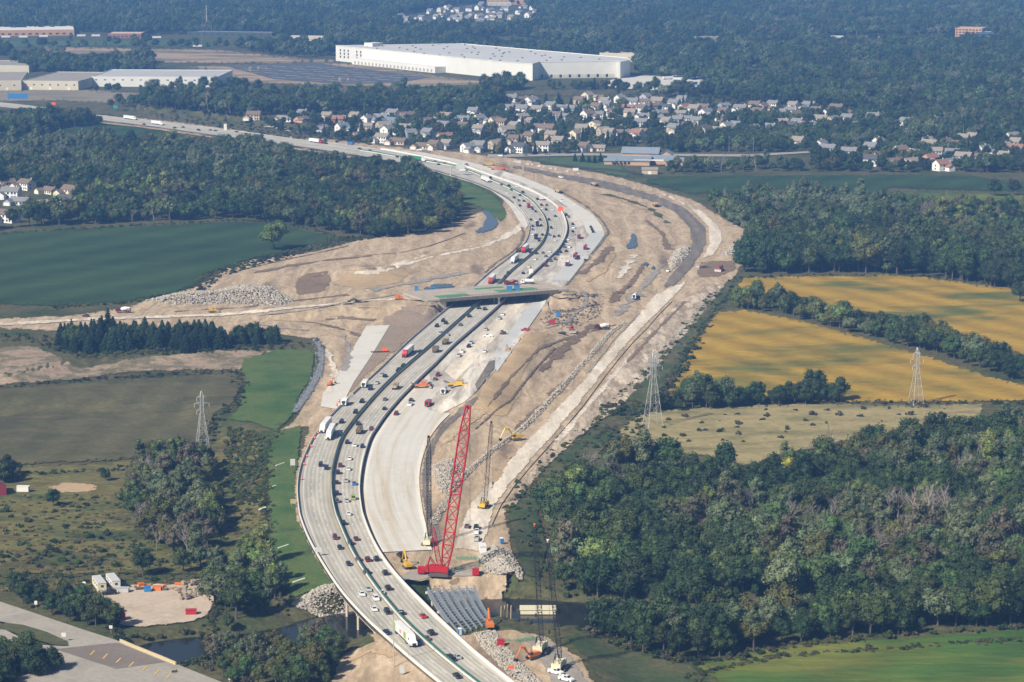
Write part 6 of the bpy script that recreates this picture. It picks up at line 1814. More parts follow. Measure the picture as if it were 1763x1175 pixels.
# x y type colour where [body colour]; S toward the camera, N away, P on the new lanes, H haul road, or an angle
VT = '''722 276 semi w S e,749 278 sedan k S,755 283 sedan k S,766 282 suv k S,803 283 sedan g N,793 289 van w N,805 293 sedan g N,813 296 sedan w N,829 303 sedan k N,836 311 semi w S w,844 306 suv k N,865 311 sedan w N,864 318 suv k N,876 320 suv k N,890 321 sedan w N,880 327 sedan e S,873 332 sedan w S,900 331 suv k N,895 336 sedan k N,885 340 sedan k S,896 341 sedan w S,906 340 sedan w N,893 345 sedan g S,902 346 sedan k S,917 348 sedan w N,925 343 suv k N,932 343 box w N w,895 354 sedan k S,910 356 box r S r,917 360 sedan n S,932 353 suv m N,941 353 sedan m N,932 359 sedan w N,940 361 suv k N,951 361 sedan w N,922 364 sedan k S,956 372 sedan k N,914 378 sedan k S,923 379 sedan w S,930 378 sedan k S,945 378 suv k N,925 388 box k S k,932 388 sedan k S,917 389 sedan k S,949 392 suv k N,917 395 sedan g S,917 403 sedan w S,934 404 sedan k S,946 404 sedan b N,923 410 box k S k,928 414 suv n S,954 407 sedan k N,962 406 sedan k N,956 413 sedan w N,904 431 semi r S w,893 432 dump m S m,913 434 sedan k S,924 436 sedan k N,935 435 sedan g N,947 433 sedan w N,940 441 sedan g N,922 446 sedan w N,886 449 semi w S w,875 470 suv k S,870 476 sedan k S,911 459 sedan w N,901 470 sedan k N,911 469 sedan g N,847 484 semi r S w,824 530 suv k N,835 532 suv k N,808 544 suv k N,793 559 sedan g N,771 576 sedan s N,763 552 suv k S,768 556 sedan k S,752 561 suv k S,758 574 suv s S,767 590 dump t N q,750 604 box q N q,724 605 sedan k S,702 609 semi r S w,694 630 suv k S,686 637 suv k S,657 645 sedan s S,663 647 sedan k S,649 659 sedan s S,638 669 suv n S,628 664 box w S w,681 667 dump t N t,663 687 sedan g N,623 691 suv k S,662 703 sedan k N,594 695 box w S w,612 709 suv k S,560 737 semi w S w,569 749 semi w S w,588 726 suv k S,586 748 suv n S,617 729 suv k N,619 743 dump q N q,640 738 suv m N,598 761 suv k N,611 766 sedan w N,624 768 suv n N,602 789 sedan w N,586 801 suv m N,600 807 sedan w N,582 813 suv k N,552 800 suv k S,562 805 pickup n S,596 827 sedan s N,580 830 sedan k N,610 832 sedan b N,580 849 suv k N,608 857 van l N,597 861 sedan s N,580 862 suv g N,600 884 sedan w N,591 900 suv k N,577 925 suv m S,585 942 sedan k S,613 927 sedan m N,603 934 suv k N,600 970 sedan n S,617 962 sedan m N,633 963 suv m N,648 962 suv k N,631 984 suv k N,663 986 suv k N,634 1014 sedan s S,623 1022 sedan w S,657 1019 sedan w N,668 1012 suv k N,647 1030 suv w S,644 1048 sedan w S,667 1053 suv k S,691 1054 sedan k N,728 1060 sedan r N,666 1088 sedan n S,699 1099 semi w S w,722 1106 sedan n S,734 1098 sedan g N,742 1089 suv k N,776 1133 pickup k S,787 1130 sedan s N,787 1163 sedan k S,
225 205 semi w S w,248 214 sedan k S,272 214 semi w S w,301 220 sedan k S,315 219 sedan k N,342 224 suv k S,362 224 sedan g N,371 225 sedan k S,407 227 sedan k N,424 231 suv k S,451 233 suv k S,545 245 semi r S w,561 247 suv k S,604 249 box b N b,619 256 sedan k S,637 259 sedan k S,684 270 sedan k S,702 274 suv k S,711 276 sedan w S,
975 370 suv k P,979 373 sedan g P,986 386 suv k P,987 392 suv w P,986 398 sedan k P,987 403 sedan s P,997 409 dump r P r,978 412 sedan w P,974 416 suv k P,970 420 suv k P,980 425 pickup w P,972 425 sedan g P,975 432 sedan k P,965 434 suv k P,960 438 suv n P,955 445 sedan g P,948 449 suv g P,940 457 van m P,1017 391 suv k P,1019 395 suv k P,1021 399 pickup k P,1008 428 mixer r P r,991 442 mixer r P m,978 456 mixer m P w,860 548 pickup s P,866 541 sedan w P,837 567 suv s P,840 578 pickup w 175,811 590 suv s P,807 596 suv k P,790 612 pickup s P,796 605 pickup w P,754 645 suv m P,749 652 sedan g P,739 662 suv g P,708 689 suv k P,706 696 pickup w P,737 696 dump r P r,682 712 suv m P,765 675 mixer w P s,835 605 sedan w P,
880 489 mixer m 170 m,908 487 tanker w 175 w,1024 319 hauler t H t,1129 354 hauler y H y,962 331 hauler y H t,968 346 pickup w H,991 351 sedan w H,966 305 pickup w H,1150 466 pickup w H,1093 512 tanker w H w,905 568 pickup r 178,968 573 sedan k 160,1037 565 mixer m 190 w,212 536 mixer m 180 w,148 543 sedan m 180,820 907 suv k H,821 915 pickup w H,821 927 pickup s H,690 956 pickup k 110,957 1156 pickup w -40,975 1168 pickup w -40,804 905 sedan g H,188 1020 pickup k 200,213 1008 suv k 30,862 268 van w 150,850 262 sedan w 160,905 267 sedan g 170,722 258 pickup w 160'''
VL = []
for it in VT.replace('\n', '').split(','):
    a = it.split()
    if len(a) < 5: continue
    VL.append((float(a[0]), float(a[1]), a[2], a[3], a[4], a[5] if len(a) > 5 else a[3]))
HAULP = spline(np.array(wp([(790, 930), (830, 850), (890, 790), (970, 710), (1050, 615), (1110, 540), (1170, 470), (1205, 420), (1195, 385), (1140, 345), (1050, 318), (960, 302), (880, 284), (800, 268)])), 6)
def near_t(P, x, y, tan):
    k = int(np.argmin((P[:, 0] - x) ** 2 + (P[:, 1] - y) ** 2))
    return math.atan2(tan[k][1], tan[k][0])
HT_ = np.gradient(HAULP, axis=0)
down = TG if (ST[-1][1] < ST[0][1]) else -TG        # towards the camera
def section(x, y, w):
    if w == 'H': return 'on the haul road'
    if w not in 'SNP': return None
    if w == 'P':
        return 'on the new lanes ' + ('beside the paver' if y > 640 else ('below the overpass' if y > 515 else ('just past the overpass' if y > 420 else 'in the far curve')))
    d = 'oncoming' if w == 'S' else 'driving away'
    for lim, s in ((1000, 'on the creek bridge'), (880, 'level with the red crane'), (740, 'in the near bend'), (600, 'between near bend and overpass'), (505, 'just below the overpass'), (425, 'just past the overpass'), (340, 'in the far curve')):
        if y > lim: return f'{d} {s}'
    return f'{d} on the distant stretch'
SPOT = {(880, 489): 'crossing the overpass deck', (908, 487): 'crossing the overpass deck', (840, 578): 'parked across the new lanes', (905, 568): 'parked below the overpass beside the wet concrete strip', (968, 573): 'parked on bare earth right of the sand ridge', (1037, 565): 'parked by the end of the rock windrow', (212, 536): 'driving on the dirt track at the left', (148, 543): 'driving on the dirt track at the left', (690, 956): 'parked beside the yellow excavator near the red crane', (957, 1156): 'parked in front of the cream crane', (975, 1168): 'parked at the bottom edge near the cream crane', (188, 1020): 'parked in front of the office trailers', (213, 1008): 'parked right of the office trailers', (862, 268): 'on the local road below the estate', (850, 262): 'on the local road below the estate', (905, 267): 'on the local road below the estate', (722, 258): 'parked between estate and highway'}
TN = {'sedan': 'car', 'suv': 'SUV', 'pickup': 'pickup truck', 'van': 'van', 'semi': 'semi truck', 'dump': 'dump truck', 'box': 'box truck', 'mixer': 'concrete mixer truck', 'tanker': 'tanker truck', 'hauler': 'earth hauler'}
vlab = []
for x, y, ty, c, w, bc in VL:
    nm = PAINT[c][0] + ' ' + TN[ty]
    if ty in ('semi',) : nm += f' with {PAINT[bc][0]} trailer'
    vlab.append((-y, nm + ' ' + (section(x, y, w) or SPOT[(int(x), int(y))])))
vlab = number(vlab)
VN = {'sedan': 'car', 'suv': 'sport_utility_vehicle', 'pickup': 'pickup_truck', 'van': 'van', 'semi': 'semi_truck', 'dump': 'dump_truck', 'box': 'box_truck', 'mixer': 'concrete_mixer', 'tanker': 'tanker_truck', 'hauler': 'earth_hauler'}
GRP = {'S': 'traffic coming toward the camera', 'N': 'traffic driving away', 'P': 'vehicles on the new lanes', 'H': 'vehicles on the haul road'}
for (x, y, ty, c, w, bc), lab in zip(VL, vlab):
    if w in 'SN':
        p = U1(x, y, RZ + .7)
        p.z = RZ + .01
        h = near_t(ST, p.x, p.y, down)
        if w == 'N': h += math.pi
    elif w in 'PH' or True:
        p = G1(x, y + .7 * pxm(y), .33)
        if ty in ('mixer', 'tanker') and 860 < x < 920 and y < 492:
            p = U1(x, y + 2, 7.05)
        if w == 'P':
            h = near_t(ST, p.x, p.y, down) + random.choice((0, math.pi)) if ty not in ('mixer', 'dump') else near_t(ST, p.x, p.y, down)
        elif w == 'H':
            h = near_t(HAULP, p.x, p.y, HT_) + random.choice((0, math.pi))
        else:
            h = R(float(w))
    t = thing(VN[ty], lab, TN[ty].split()[-1].lower() if ty in ('sedan', 'suv', 'van') else 'truck', p, h + random.uniform(-.02, .02), GRP.get(w, 'vehicles about the site'))
    near = 2 if y > 780 else (1 if y > 420 else 0)
    if ty in CARS: make_car(t, ty, c, near)
    elif ty == 'semi':
        make_semi(t, c, bc)
        if (x, y) == (699, 1099):   # green leaf panel and pink print on the side of the nearest trailer
            obj('printed_panel', MB().box((2.6, -1.285, 1.4), (3.0, .02, 2.4)), m_paint['l'], t)
            obj('printed_panel', MB().box((-2.6, -1.285, 1.9), (2.6, .02, 1.4)), plain('pink_print', (.6, .3, .32), .5), t)
            obj('printed_panel', MB().box((-9.6, -1.285, 1.2), (1.6, .02, 2.8)), m_paint['l'], t)
    elif ty == 'box': make_box(t, c, bc)
    elif ty == 'dump': make_dump(t, c, bc)
    elif ty == 'mixer': make_mixer(t, c, bc)
    elif ty == 'tanker': make_tanker(t, c, bc)
    elif ty == 'hauler': make_hauler(t, c, bc)
# ---------------------------------------------------------------- cranes and site machines
m_black = plain('black_steel', (.02, .02, .022), .6)
m_redc = plain('crane_red', (.42, .012, .016), .5)
m_cream = plain('crane_cream', (.66, .60, .42), .5)
m_track = plain('track_steel', (.10, .085, .07), .8)
m_galv = plain('pylon_steel', (.46, .47, .46), .5, .2)
def lattice(a, b, w0, w1, wm, n, rc, rl):
    """square lattice mast from a to b, wider in the middle"""
    a, b = Vector(a), Vector(b)
    d = (b - a).normalized()
    u = d.cross(Vector((0, 1, 0)))
    if u.length < .2: u = d.cross(Vector((1, 0, 0)))
    u.normalize()
    v = d.cross(u)
    mb = MB()
    R_ = []
    for i in range(n + 1):
        t = i / n
        w = (w0 + (wm - w0) * min(1, t / .12)) if t < .12 else (wm if t < .82 else wm + (w1 - wm) * (t - .82) / .18)
        c = a.lerp(b, t)
        R_.append([c + (u * sx + v * sy) * w / 2 for sx, sy in ((-1, -1), (1, -1), (1, 1), (-1, 1))])
    for i in range(n):
        for k in range(4):
            mb.tube(R_[i][k], R_[i + 1][k], rc, 4)
            mb.tube(R_[i][k], R_[i + 1][(k + 1) % 4] if i % 2 else R_[i + 1][(k + 3) % 4], rl, 3)
            mb.tube(R_[i][k], R_[i][(k + 1) % 4], rl, 3)
    return mb
def crane(px, py, tip, lean, body, boom, label, k=1.0, mast=False, bw=1.6, rc=.1, cabx=1, zoff=0.0, tipcol=None, face=.35):
    p = G1(px, py, .2 + zoff)
    t = thing('crawler_crane', label, 'crane', p, 0, 'crawler cranes')
    rz = face
    ca, sa = math.cos(rz), math.sin(rz)
    def rot(mb): return xf(mb, 0, 0, 0, rz)
    for s in (-1, 1):
        tr = obj('track', rot(MB().prism([(-3.6 * k, .45 * k), (-3.2 * k, .02), (3.2 * k, .02), (3.6 * k, .45 * k), (3.2 * k, 1.1 * k), (-3.2 * k, 1.1 * k)], (s * 2.3 - .5) * k, (s * 2.3 + .5) * k)), m_track, t)
    obj('undercarriage', rot(MB().box((0, 0, .5 * k), (3.2 * k, 3.6 * k, .7 * k))), m_black, t)
    obj('machine_house', rot(MB().box((-.8 * k, 0, 1.25 * k), (5.6 * k, 2.9 * k, 2.1 * k), (.96, .94))), body, t)
    cb_ = obj('operator_cab', rot(MB().box((2.5 * k, -1.2 * k, 1.25 * k), (1.5 * k, 1.1 * k, 2.0 * k), (.85, .95))), body, t)
    obj('window', rot(MB().box((3.3 * k, -1.2 * k, 2.0 * k), (.1, .95 * k, .9 * k))), m_glass, cb_)
    obj('counterweight', rot(MB().box((-4.3 * k, 0, 1.2 * k), (1.3 * k, 3.3 * k, 1.9 * k))), body, t)
    foot = Vector((1.6 * k * ca, 1.6 * k * sa, 1.6 * k))
    # the tip lies on the ray through its photo pixel, 'lean' metres farther than the foot
    dep = p.y + foot.y + lean
    u_ = (tip[0] - CX) / FPX
    v_ = (CY - tip[1]) / FPX
    tt = dep / (_cp + v_ * _sp)
    tp = Vector((u_ * tt, dep, CAMH + tt * (-_sp + v_ * _cp))) - p
    L_ = (tp - foot).length
    bm = obj('boom', lattice(foot, tp, bw * .5, bw * .45, bw, int(L_ / (bw * 1.25)), rc, rc * .62), boom, t)
    obj('boom_head', MB().box((tp.x, tp.y, tp.z - .9 * k), (.9 * k, .8 * k, 1.1 * k)), tipcol or boom, bm)
    gz = Vector((-3.4 * k * ca, -3.4 * k * sa, 6.2 * k))
    fr = MB()
    for s in (-1, 1):
        o_ = Vector((-sa * s, ca * s, 0)) * k
        fr.tube(Vector((-1.5 * k * ca, -1.5 * k * sa, 3.2 * k)) + o_, gz + o_ * .6, .14 * k).tube(Vector((-4.2 * k * ca, -4.2 * k * sa, 3.0 * k)) + o_, gz + o_ * .6, .14 * k)
    fr.tube(gz + Vector((-sa, ca, 0)) * .6 * k, gz - Vector((-sa, ca, 0)) * .6 * k, .16 * k)
    obj('gantry', fr, boom, t)
    ln = MB()
    for s in (-.4, .4): ln.tube(gz + Vector((s, 0, 0)), tp, .045, 3)
    obj('pendant_line', ln, m_black, t)
    hl = MB().tube(tp + Vector((.6, .2, -.8)), Vector((tp.x + .6, tp.y + .2, max(9, tp.z * .25))), .05, 3)
    ho = obj('hoist_line', hl, m_black, t)
    obj('hook_block', MB().box((tp.x + .6, tp.y + .2, max(9, tp.z * .25) - 1.2), (.7, .5, 1.2)), m_black, ho)
    return t, p, foot, tp
t, p, ft, tp = crane(757, 990, (806, 699), 14, m_redc, m_redc, 'huge red lattice boom crawler crane beside the highway', 1.12, True, 3.9, .31, 1, 0, None, -.15)
obj('mast', lattice(ft + Vector((-1.5, 0, 0)), ft + Vector((-4.5, 2, 17)), .8, .7, 1.6, 9, .12, .07), m_redc, t)
obj('counterweight', MB().box((-7.2, .6, .8), (2.6, 3.2, 2.2)), m_redc, t)
crane(738, 938, (738, 751), 6, m_cream, m_black, 'cream crawler crane with upright black boom behind the red crane', .9, False, 1.7, .12, 1, 0, None, 1.4)
crane(834, 874, (846, 726), 8, m_paint['y'], m_black, 'yellow crawler crane with black boom on the haul road', .8, False, 1.4, .1, 1, 0, None, 1.3)
crane(931, 1122, (920, 903), 8, m_cream, m_black, 'cream crawler crane on the lower platform beside the orange excavator', 1.0, False, 1.5, .12, 1, 0, m_paint['o'], 1.3)
crane(963, 1152, (943, 930), 8, m_cream, m_black, 'cream crawler crane nearest the bottom edge', 1.0, False, 1.5, .12, 1, 0, m_whw, 1.3)
def excavator(px, py, face, col, label, k=1.0, up=1.0):
    p = G1(px, py, .25)
    t = thing('excavator', label, 'excavator', p, face, 'excavators', k)
    for s in (-1, 1):
        obj('track', MB().prism([(-2.1, .45), (-1.8, .02), (1.8, .02), (2.1, .45), (1.8, .95), (-1.8, .95)], s * 1.2 - .33, s * 1.2 + .33), m_track, t)
    obj('engine_house', MB().box((-.7, 0, 1.05), (3.4, 2.6, 1.35), (.95, .94)), col, t)
    obj('counterweight', MB().box((-2.55, 0, 1.1), (.8, 2.5, 1.1)), col, t)
    c = obj('cab', MB().box((1.3, .75, 1.05), (1.5, 1.05, 1.9), (.85, .9)), col, t)
    obj('window', MB().box((2.0, .75, 1.75), (.12, .9, .9)), m_glass, c)
    obj('window', MB().box((1.3, 1.26, 1.75), (1.1, .08, .8)), m_glass, c)
    a, b, d = Vector((1.2, -.2, 1.6)), Vector((3.4, -.2, 5.2 * up)), Vector((5.2, -.2, 5.4 * up))
    e = Vector((7.2, -.2, 1.6 * up))
    obj('boom', MB().tube(a, b, .38, 4, .42).tube(b, d, .42, 4, .3), col, t)
    ar = obj('arm', MB().tube(d + Vector((-.4, 0, .3)), e, .28, 4, .22), col, t)
    obj('bucket', MB().prism([(6.7, 1.3 * up), (7.6, 1.4 * up), (7.7, .6 * up), (7.0, .2 * up), (6.5, .5 * up)], -.85, .45), m_black, ar)
    return t
excavator(888, 758, math.pi + .5, m_paint['y'], 'yellow excavator placing stones on the rock windrow', 1.15)
excavator(701, 978, 1.9, m_paint['y'], 'yellow excavator between highway and red crane', 1.0, 1.1)
excavator(843, 1082, 1.7, m_paint['o'], 'orange and white excavator at the end of the steel girders', 1.05)
excavator(916, 1134, math.pi + .7, m_paint['o'], 'orange excavator on the lower platform beside the cream crane', 1.0, .9)
excavator(569, 664, 1.2, m_paint['o'], 'orange machine standing on the slip road', .8, .8)
def dozer(px, py, face, col, label, k=1.0):
    p = G1(px, py, .25)
    t = thing('bulldozer', label, 'bulldozer', p, face, 'bulldozers', k)
    for s in (-1, 1):
        obj('track', MB().prism([(-1.9, .5), (-1.6, .02), (1.5, .02), (1.9, .5), (1.4, 1.1), (-1.4, 1.1)], s * 1.05 - .3, s * 1.05 + .3), m_track, t)
    obj('engine_hood', MB().box((.9, 0, .8), (2.0, 1.3, 1.1), (.9, .9)), col, t)
    c = obj('cab', MB().box((-.7, 0, .8), (1.6, 1.6, 2.1), (.85, .9)), col, t)
    obj('window', MB().box((.08, 0, 1.8), (.1, 1.2, .8)), m_glass, c)
    obj('blade', MB().prism([(2.35, .1), (2.65, .05), (2.5, .7), (2.7, 1.3), (2.45, 1.3), (2.25, .7)], -1.8, 1.8), m_galv, t)
    obj('push_arm', MB().box((1.6, 1.5, .4), (1.9, .15, .25)).box((1.6, -1.5, .4), (1.9, .15, .25)), col, t)
dozer(366, 539, .2, m_paint['y'], 'yellow bulldozer on the dirt track at the left', 1.3)
dozer(1209, 461, math.pi + .4, m_paint['t'], 'tan bulldozer with pale blade on the dark soil', 1.4)
dozer(1240, 467, math.pi + 1.0, m_paint['r'], 'red bulldozer on the dark soil at the wood edge', 1.4)
dozer(687, 518, .1, m_paint['o'], 'orange bulldozer at the left end of the overpass', 1.4)
dozer(985, 572, -1.5, m_paint['r'], 'small red tracked machine right of the sand ridge', 1.2)
dozer(866, 576, .5, m_paint['q'], 'small brown loader beside the wet concrete strip', .9)
dozer(545, 588, 2.0, m_track, 'dark machine at the head of the rocky ditch', .8)
def paver(px, py, face, col, label, L=10.0, hop=True):
    p = G1(px, py, .35)
    t = thing('paving_machine', label, 'paver', p, face, 'paving machines')
    obj('frame', MB().box((0, 0, 1.2), (L, 3.0, .7)), col, t)
    obj('engine_box', MB().box((L * .1, 0, 1.9), (L * .35, 2.4, 1.2)), col, t)
    obj('conveyor', MB().prism([(-L * .75, 2.6), (-L * .45, 1.6), (-L * .45, 2.0), (-L * .75, 3.0)], -.6, .6), m_track, t)
    obj('screed', MB().box((L * .5, 0, .3), (1.2, 8.0, .8)), m_galv, t)
    obj('canopy', MB().box((L * .15, 0, 4.0), (3.2, 2.6, .15)), col, t)
    for sx in (-1, 1):
        for sy in (-1, 1):
            obj('canopy_post', MB().tube((L * .15 + sx * 1.4, sy * 1.1, 3.1), (L * .15 + sx * 1.4, sy * 1.1, 4.0), .07), m_black, t)
            obj('track', MB().prism([(sx * L * .38 - 1.3, .4), (sx * L * .38 - 1, .02), (sx * L * .38 + 1, .02), (sx * L * .38 + 1.3, .4), (sx * L * .38 + 1, .85), (sx * L * .38 - 1, .85)], sy * 1.3 - .3, sy * 1.3 + .3), m_track, t)
paver(788, 666, -.2, m_paint['y'], 'yellow paving machine at the edge of the new concrete')
paver(727, 668, .1, m_paint['o'], 'orange texturing machine on the new lanes', 8)
paver(859, 293, .1, m_paint['o'], 'orange machine with long frame beside the far highway', 14)
paver(842, 285, .1, m_paint['y'], 'yellow machine with long frame behind the orange one', 12)

# ---------------------------------------------------------------- pylons, poles, signs
def pylon(px, py, h, label, rz=.5):
    p = G1(px, py)
    t = thing('transmission_pylon', label, 'pylon', p, rz, 'transmission pylons')
    zs = [0, .17, .32, .45, .56, .66, .75, .83, .91, 1.0]
    def hw(f): return h * (.078 * (1 - f / .66) + .026) if f < .66 else h * (.026 if f < .91 else .026 * (1 - (f - .91) / .09) + .003)
    ring = [[Vector((sx * hw(f), sy * hw(f), f * h)) for sx, sy in ((-1, -1), (1, -1), (1, 1), (-1, 1))] for f in zs]
    for k in range(4):
        mb = MB()
        for i in range(len(zs) - 1): mb.tube(ring[i][k], ring[i + 1][k], .115, 4)
        obj('leg', mb, m_galv, t)
    br_ = MB()
    for i in range(len(zs) - 1):
        for k in range(4):
            br_.tube(ring[i][k], ring[i + 1][(k + 1) % 4], .06, 3).tube(ring[i][(k + 1) % 4], ring[i + 1][k], .06, 3)
            br_.tube(ring[i + 1][k], ring[i + 1][(k + 1) % 4], .075, 3)
    obj('bracing', br_, m_galv, t)
    for f, L_ in ((.67, .085), (.79, .125), (.89, .08)):
        z = f * h
        mb = MB()
        for s in (-1, 1):
            e = Vector((s * L_ * h, 0, z))
            for sy in (-1, 1):
                mb.tube((s * hw(f), sy * hw(f), z), e, .10, 3).tube((s * hw(f), sy * hw(f), z + .03 * h), e, .10, 3)
        ca_ = obj('cross_arm', mb, m_galv, t)
        for s in (-1, 1):
            obj('insulator', MB().tube((s * L_ * h, 0, z - .1), (s * L_ * h, 0, z - 1.8), .1, 5), m_whw, ca_)
pylon(1124, 735, 38, 'tall grey lattice pylon beside the haul road', .35)
pylon(1577, 697, 29.5, 'grey lattice pylon in front of the lower golden field', .35)
pylon(349, 776, 29, 'grey lattice pylon in the olive meadow at the left', .35)
def pole(px, py, h, label, name='utility_pole', m=None, arm=True, r=.14):
    p = G1(px, py)
    t = thing(name, label, 'pole', p, .3, 'poles')
    obj('shaft', MB().tube((0, 0, -.5), (0, 0, h), r, 6, r * .7), m or m_galv, t)
    if arm: obj('cross_arm', MB().box((0, 0, h - .6), (2.4, .16, .16)), m or m_galv, t)
PL = [(601, 'estate'), (0, '')]
for i, (x, y, h) in enumerate(((944, 272, 15), (1028, 240, 17), (1124, 272, 14), (1255, 262, 15), (1297, 262, 14), (1334, 258, 15), (1190, 243, 11), (1658, 240, 15), (1682, 286, 12), (1693, 288, 12), (762, 152, 12), (347, 74, 12), (293, 262, 14), (499, 272, 14))):
    pole(x, y, h, f'thin pale utility pole near houses and fields, {ORDL[i]}')
pm = G1(356, 56)
ms = thing('communications_mast', 'tall thin communications mast above the far stores', 'mast', pm)
obj('shaft', MB().tube((0, 0, 0), (0, 0, 46), 1.0, 6, .6), m_galv, ms)
obj('antenna_ring', MB().lathe([(0, 2.2), (.8, 2.2), (.8, 2.0), (0, 2.0)], (0, 0, 38), (0, 0, 1), 10), m_galv, ms)
pl = G1(678, 1150)
lp = thing('light_pole', 'tall grey light pole beside the creek bridge', 'light pole', (pl.x, pl.y, pl.z), 0)
hh = 19.0
obj('shaft', MB().tube((0, 0, -.5), (0, 0, hh), .22, 8, .12), m_galv, lp)
obj('lamp_arm', MB().tube((0, 0, hh), (2.2, 1.2, hh + .5), .08, 5), m_galv, lp)
obj('lamp_head', MB().box((2.5, 1.4, hh + .4), (1.0, .4, .2)), m_galv, lp)
def sign(px, py, w, h, z, m, label, posts=1, rz=0.0, cat='sign'):
    p = G1(px, py)
    t = thing('road_sign', label, cat, p, rz, 'signs')
    obj('panel', MB().box((0, 0, z), (w, .1, h)), m, t)
    for s in ((0,) if posts == 1 else (-1, 1)):
        obj('post', MB().tube((s * w * .35, .12, -.4), (s * w * .35, .12, z + h * .8), .07, 5), m_galv, t)
m_sgrey = plain('sign_back_grey', (.50, .51, .50), .5)
m_sor = plain('sign_orange', (.80, .13, .05), .5)
sign(504, 806, 2.2, 3.0, 1.2, m_sgrey, 'pale grey sign back on the grass slope above the bend', 2)
sign(505, 873, 2.4, 2.0, 1.4, m_paint['t'], 'tan sign back on the grass slope beside the bend', 2)
sign(548, 962, 2.8, 2.0, 2.6, m_sgrey, 'grey sign back at the barrier above the creek', 2)
sign(692, 1164, 1.6, 2.6, 1.0, m_sgrey, 'small grey sign beside the light pole', 1)
sign(965, 367, 4.0, 3.6, 1.5, m_sor, 'bright orange warning sign in the far curve', 2)
sign(914, 475, 3.0, 4.0, .5, m_whw, 'white and orange board at the right barrier past the overpass', 2)
sign(880, 1166, 2.2, 1.0, 3.0, m_sor, 'orange warning board beside the right barrier at the bottom', 2)
sign(663, 606, 3.2, 1.8, .4, m_sor, 'orange mesh panel beside the slip road', 2)
sign(991, 297, 5.0, 2.4, 1.5, m_whw, 'white billboard on the lawn by the frontage road', 2)
sign(199, 192, 5.0, 3.4, 3.0, plain('sign_green', (.03, .3, .22), .5), 'green road sign beside the distant highway', 2)
sign(92, 184, 5.0, 3.0, 2.0, m_sor, 'orange board at the distant left end of the highway', 2)
sign(31, 176, 24.0, 6.0, 4.0, m_blue, 'blue billboard at the left edge above the copse', 2)
sign(388, 226, 3.0, 6.5, 1.0, m_whw, 'tall white panel beside the distant highway', 2)
sign(51, 1045, 1.1, 1.1, 2.0, m_whw, 'small white sign left of a pair by the local road', 1)
sign(62, 1050, 1.1, 1.4, 2.0, m_whw, 'small white sign right of a pair by the local road', 1)
sign(191, 1090, 1.2, 1.2, 1.6, m_whw, 'small white sign at the yard entrance', 1)
sign(110, 1107, 1.6, 1.5, 2.2, m_whw, 'white sign at the tip of the grass island', 1)
sign(395, 1174, .6, 1.6, .6, m_whw, 'little white marker post at the bottom edge', 1)
def gantry(px, py, L_, label):
    a = U1(px, py, RZ)
    t = thing('sign_gantry', label, 'sign gantry', a, -.1)
    obj('post', MB().tube((0, 0, -1), (0, 0, 8.5), .5, 8), m_bar, t)
    obj('beam', MB().box((L_ / 2, 0, 7.6), (L_, .5, .6)), m_galv, t)
    obj('sign_panel', MB().box((L_ * .62, -.35, 5.8), (7.5, .15, 4.4)), m_sgrey, t)
    obj('sign_panel', MB().box((L_ * .62 + 1.5, -.5, 4.2), (5.5, .15, 1.4)), m_whw, t)
gantry(776, 302, 14, 'overhead sign gantry with grey panels beside the far highway')
# orange drums along the near bend
dm = MB().lathe([(0, .38), (.06, .32), (.9, .26), (1.0, .2)], (0, 0, 0), (0, 0, 1), 10).mesh('drum')
bs = MB().lathe([(0, .5), (.12, .5)], (0, 0, 0), (0, 0, 1), 10).mesh('rubber_base')
bd = MB().lathe([(0, .31), (.16, .30)], (0, 0, .45), (0, 0, 1), 10).mesh('white_band')
DR = [(584, 692), (580, 698), (574, 708), (566, 720), (557, 730), (548, 747), (542, 756), (529, 787), (524, 801), (520, 826), (526, 768), (536, 770)]
for i, (x, y) in enumerate(DR):
    p = U1(x, y, RZ + .01)
    t = thing('traffic_drum', f'orange traffic drum on the left shoulder of the near bend, {ORD[sorted(range(len(DR)), key=lambda j: -DR[j][1]).index(i)]}', 'drum', p, 0, 'orange drums on the near bend', 1.3)
    obj('drum', dm, m_sor, t)
    obj('rubber_base', bs, m_tyre, t)
    obj('white_band', bd, m_whw, t)

# ---------------------------------------------------------------- rock piles (nobody could count them)
m_rockd = earth('dark_ditch_stone', [(.17, .175, .19), (.25, .255, .27)], .4, 1.2, .2, bump=0)
m_rock = earth('limestone_rubble', [(.25, .22, .18), (.40, .365, .31), (.32, .29, .24)], .4, 1.2, .25, bump=0)
m_rockg = earth('grey_riprap', [(.17, .17, .17), (.28, .28, .275), (.40, .39, .37)], .4, 1.5, .3, bump=0)
def rocks(name, pts, size, mat, label, seed):
    """pts world (x,y,z)"""
    r = np.random.default_rng(seed)
    n = len(pts)
    V = ICO_V[None] * r.uniform(.7, 1.2, (n, 12, 1)) * r.uniform(.5, 1.5, (n, 1, 3))
    a = r.uniform(0, 6.28, n)
    c, s = np.cos(a)[:, None], np.sin(a)[:, None]
    V = np.stack([V[..., 0] * c - V[..., 1] * s, V[..., 0] * s + V[..., 1] * c, V[..., 2] * .7], 2)
    V = V * (size * r.lognormal(0, .35, n))[:, None, None] + np.asarray(pts)[:, None, :]
    Fc = ICO_F[None] + (np.arange(n) * 12)[:, None, None]
    me = npmesh(name, V.reshape(-1, 3), Fc.reshape(-1, 3), mat)
    o = bpy.data.objects.new(name, me)
    COL.objects.link(o)
    tag(o, label, 'rocks', None, 'stuff')
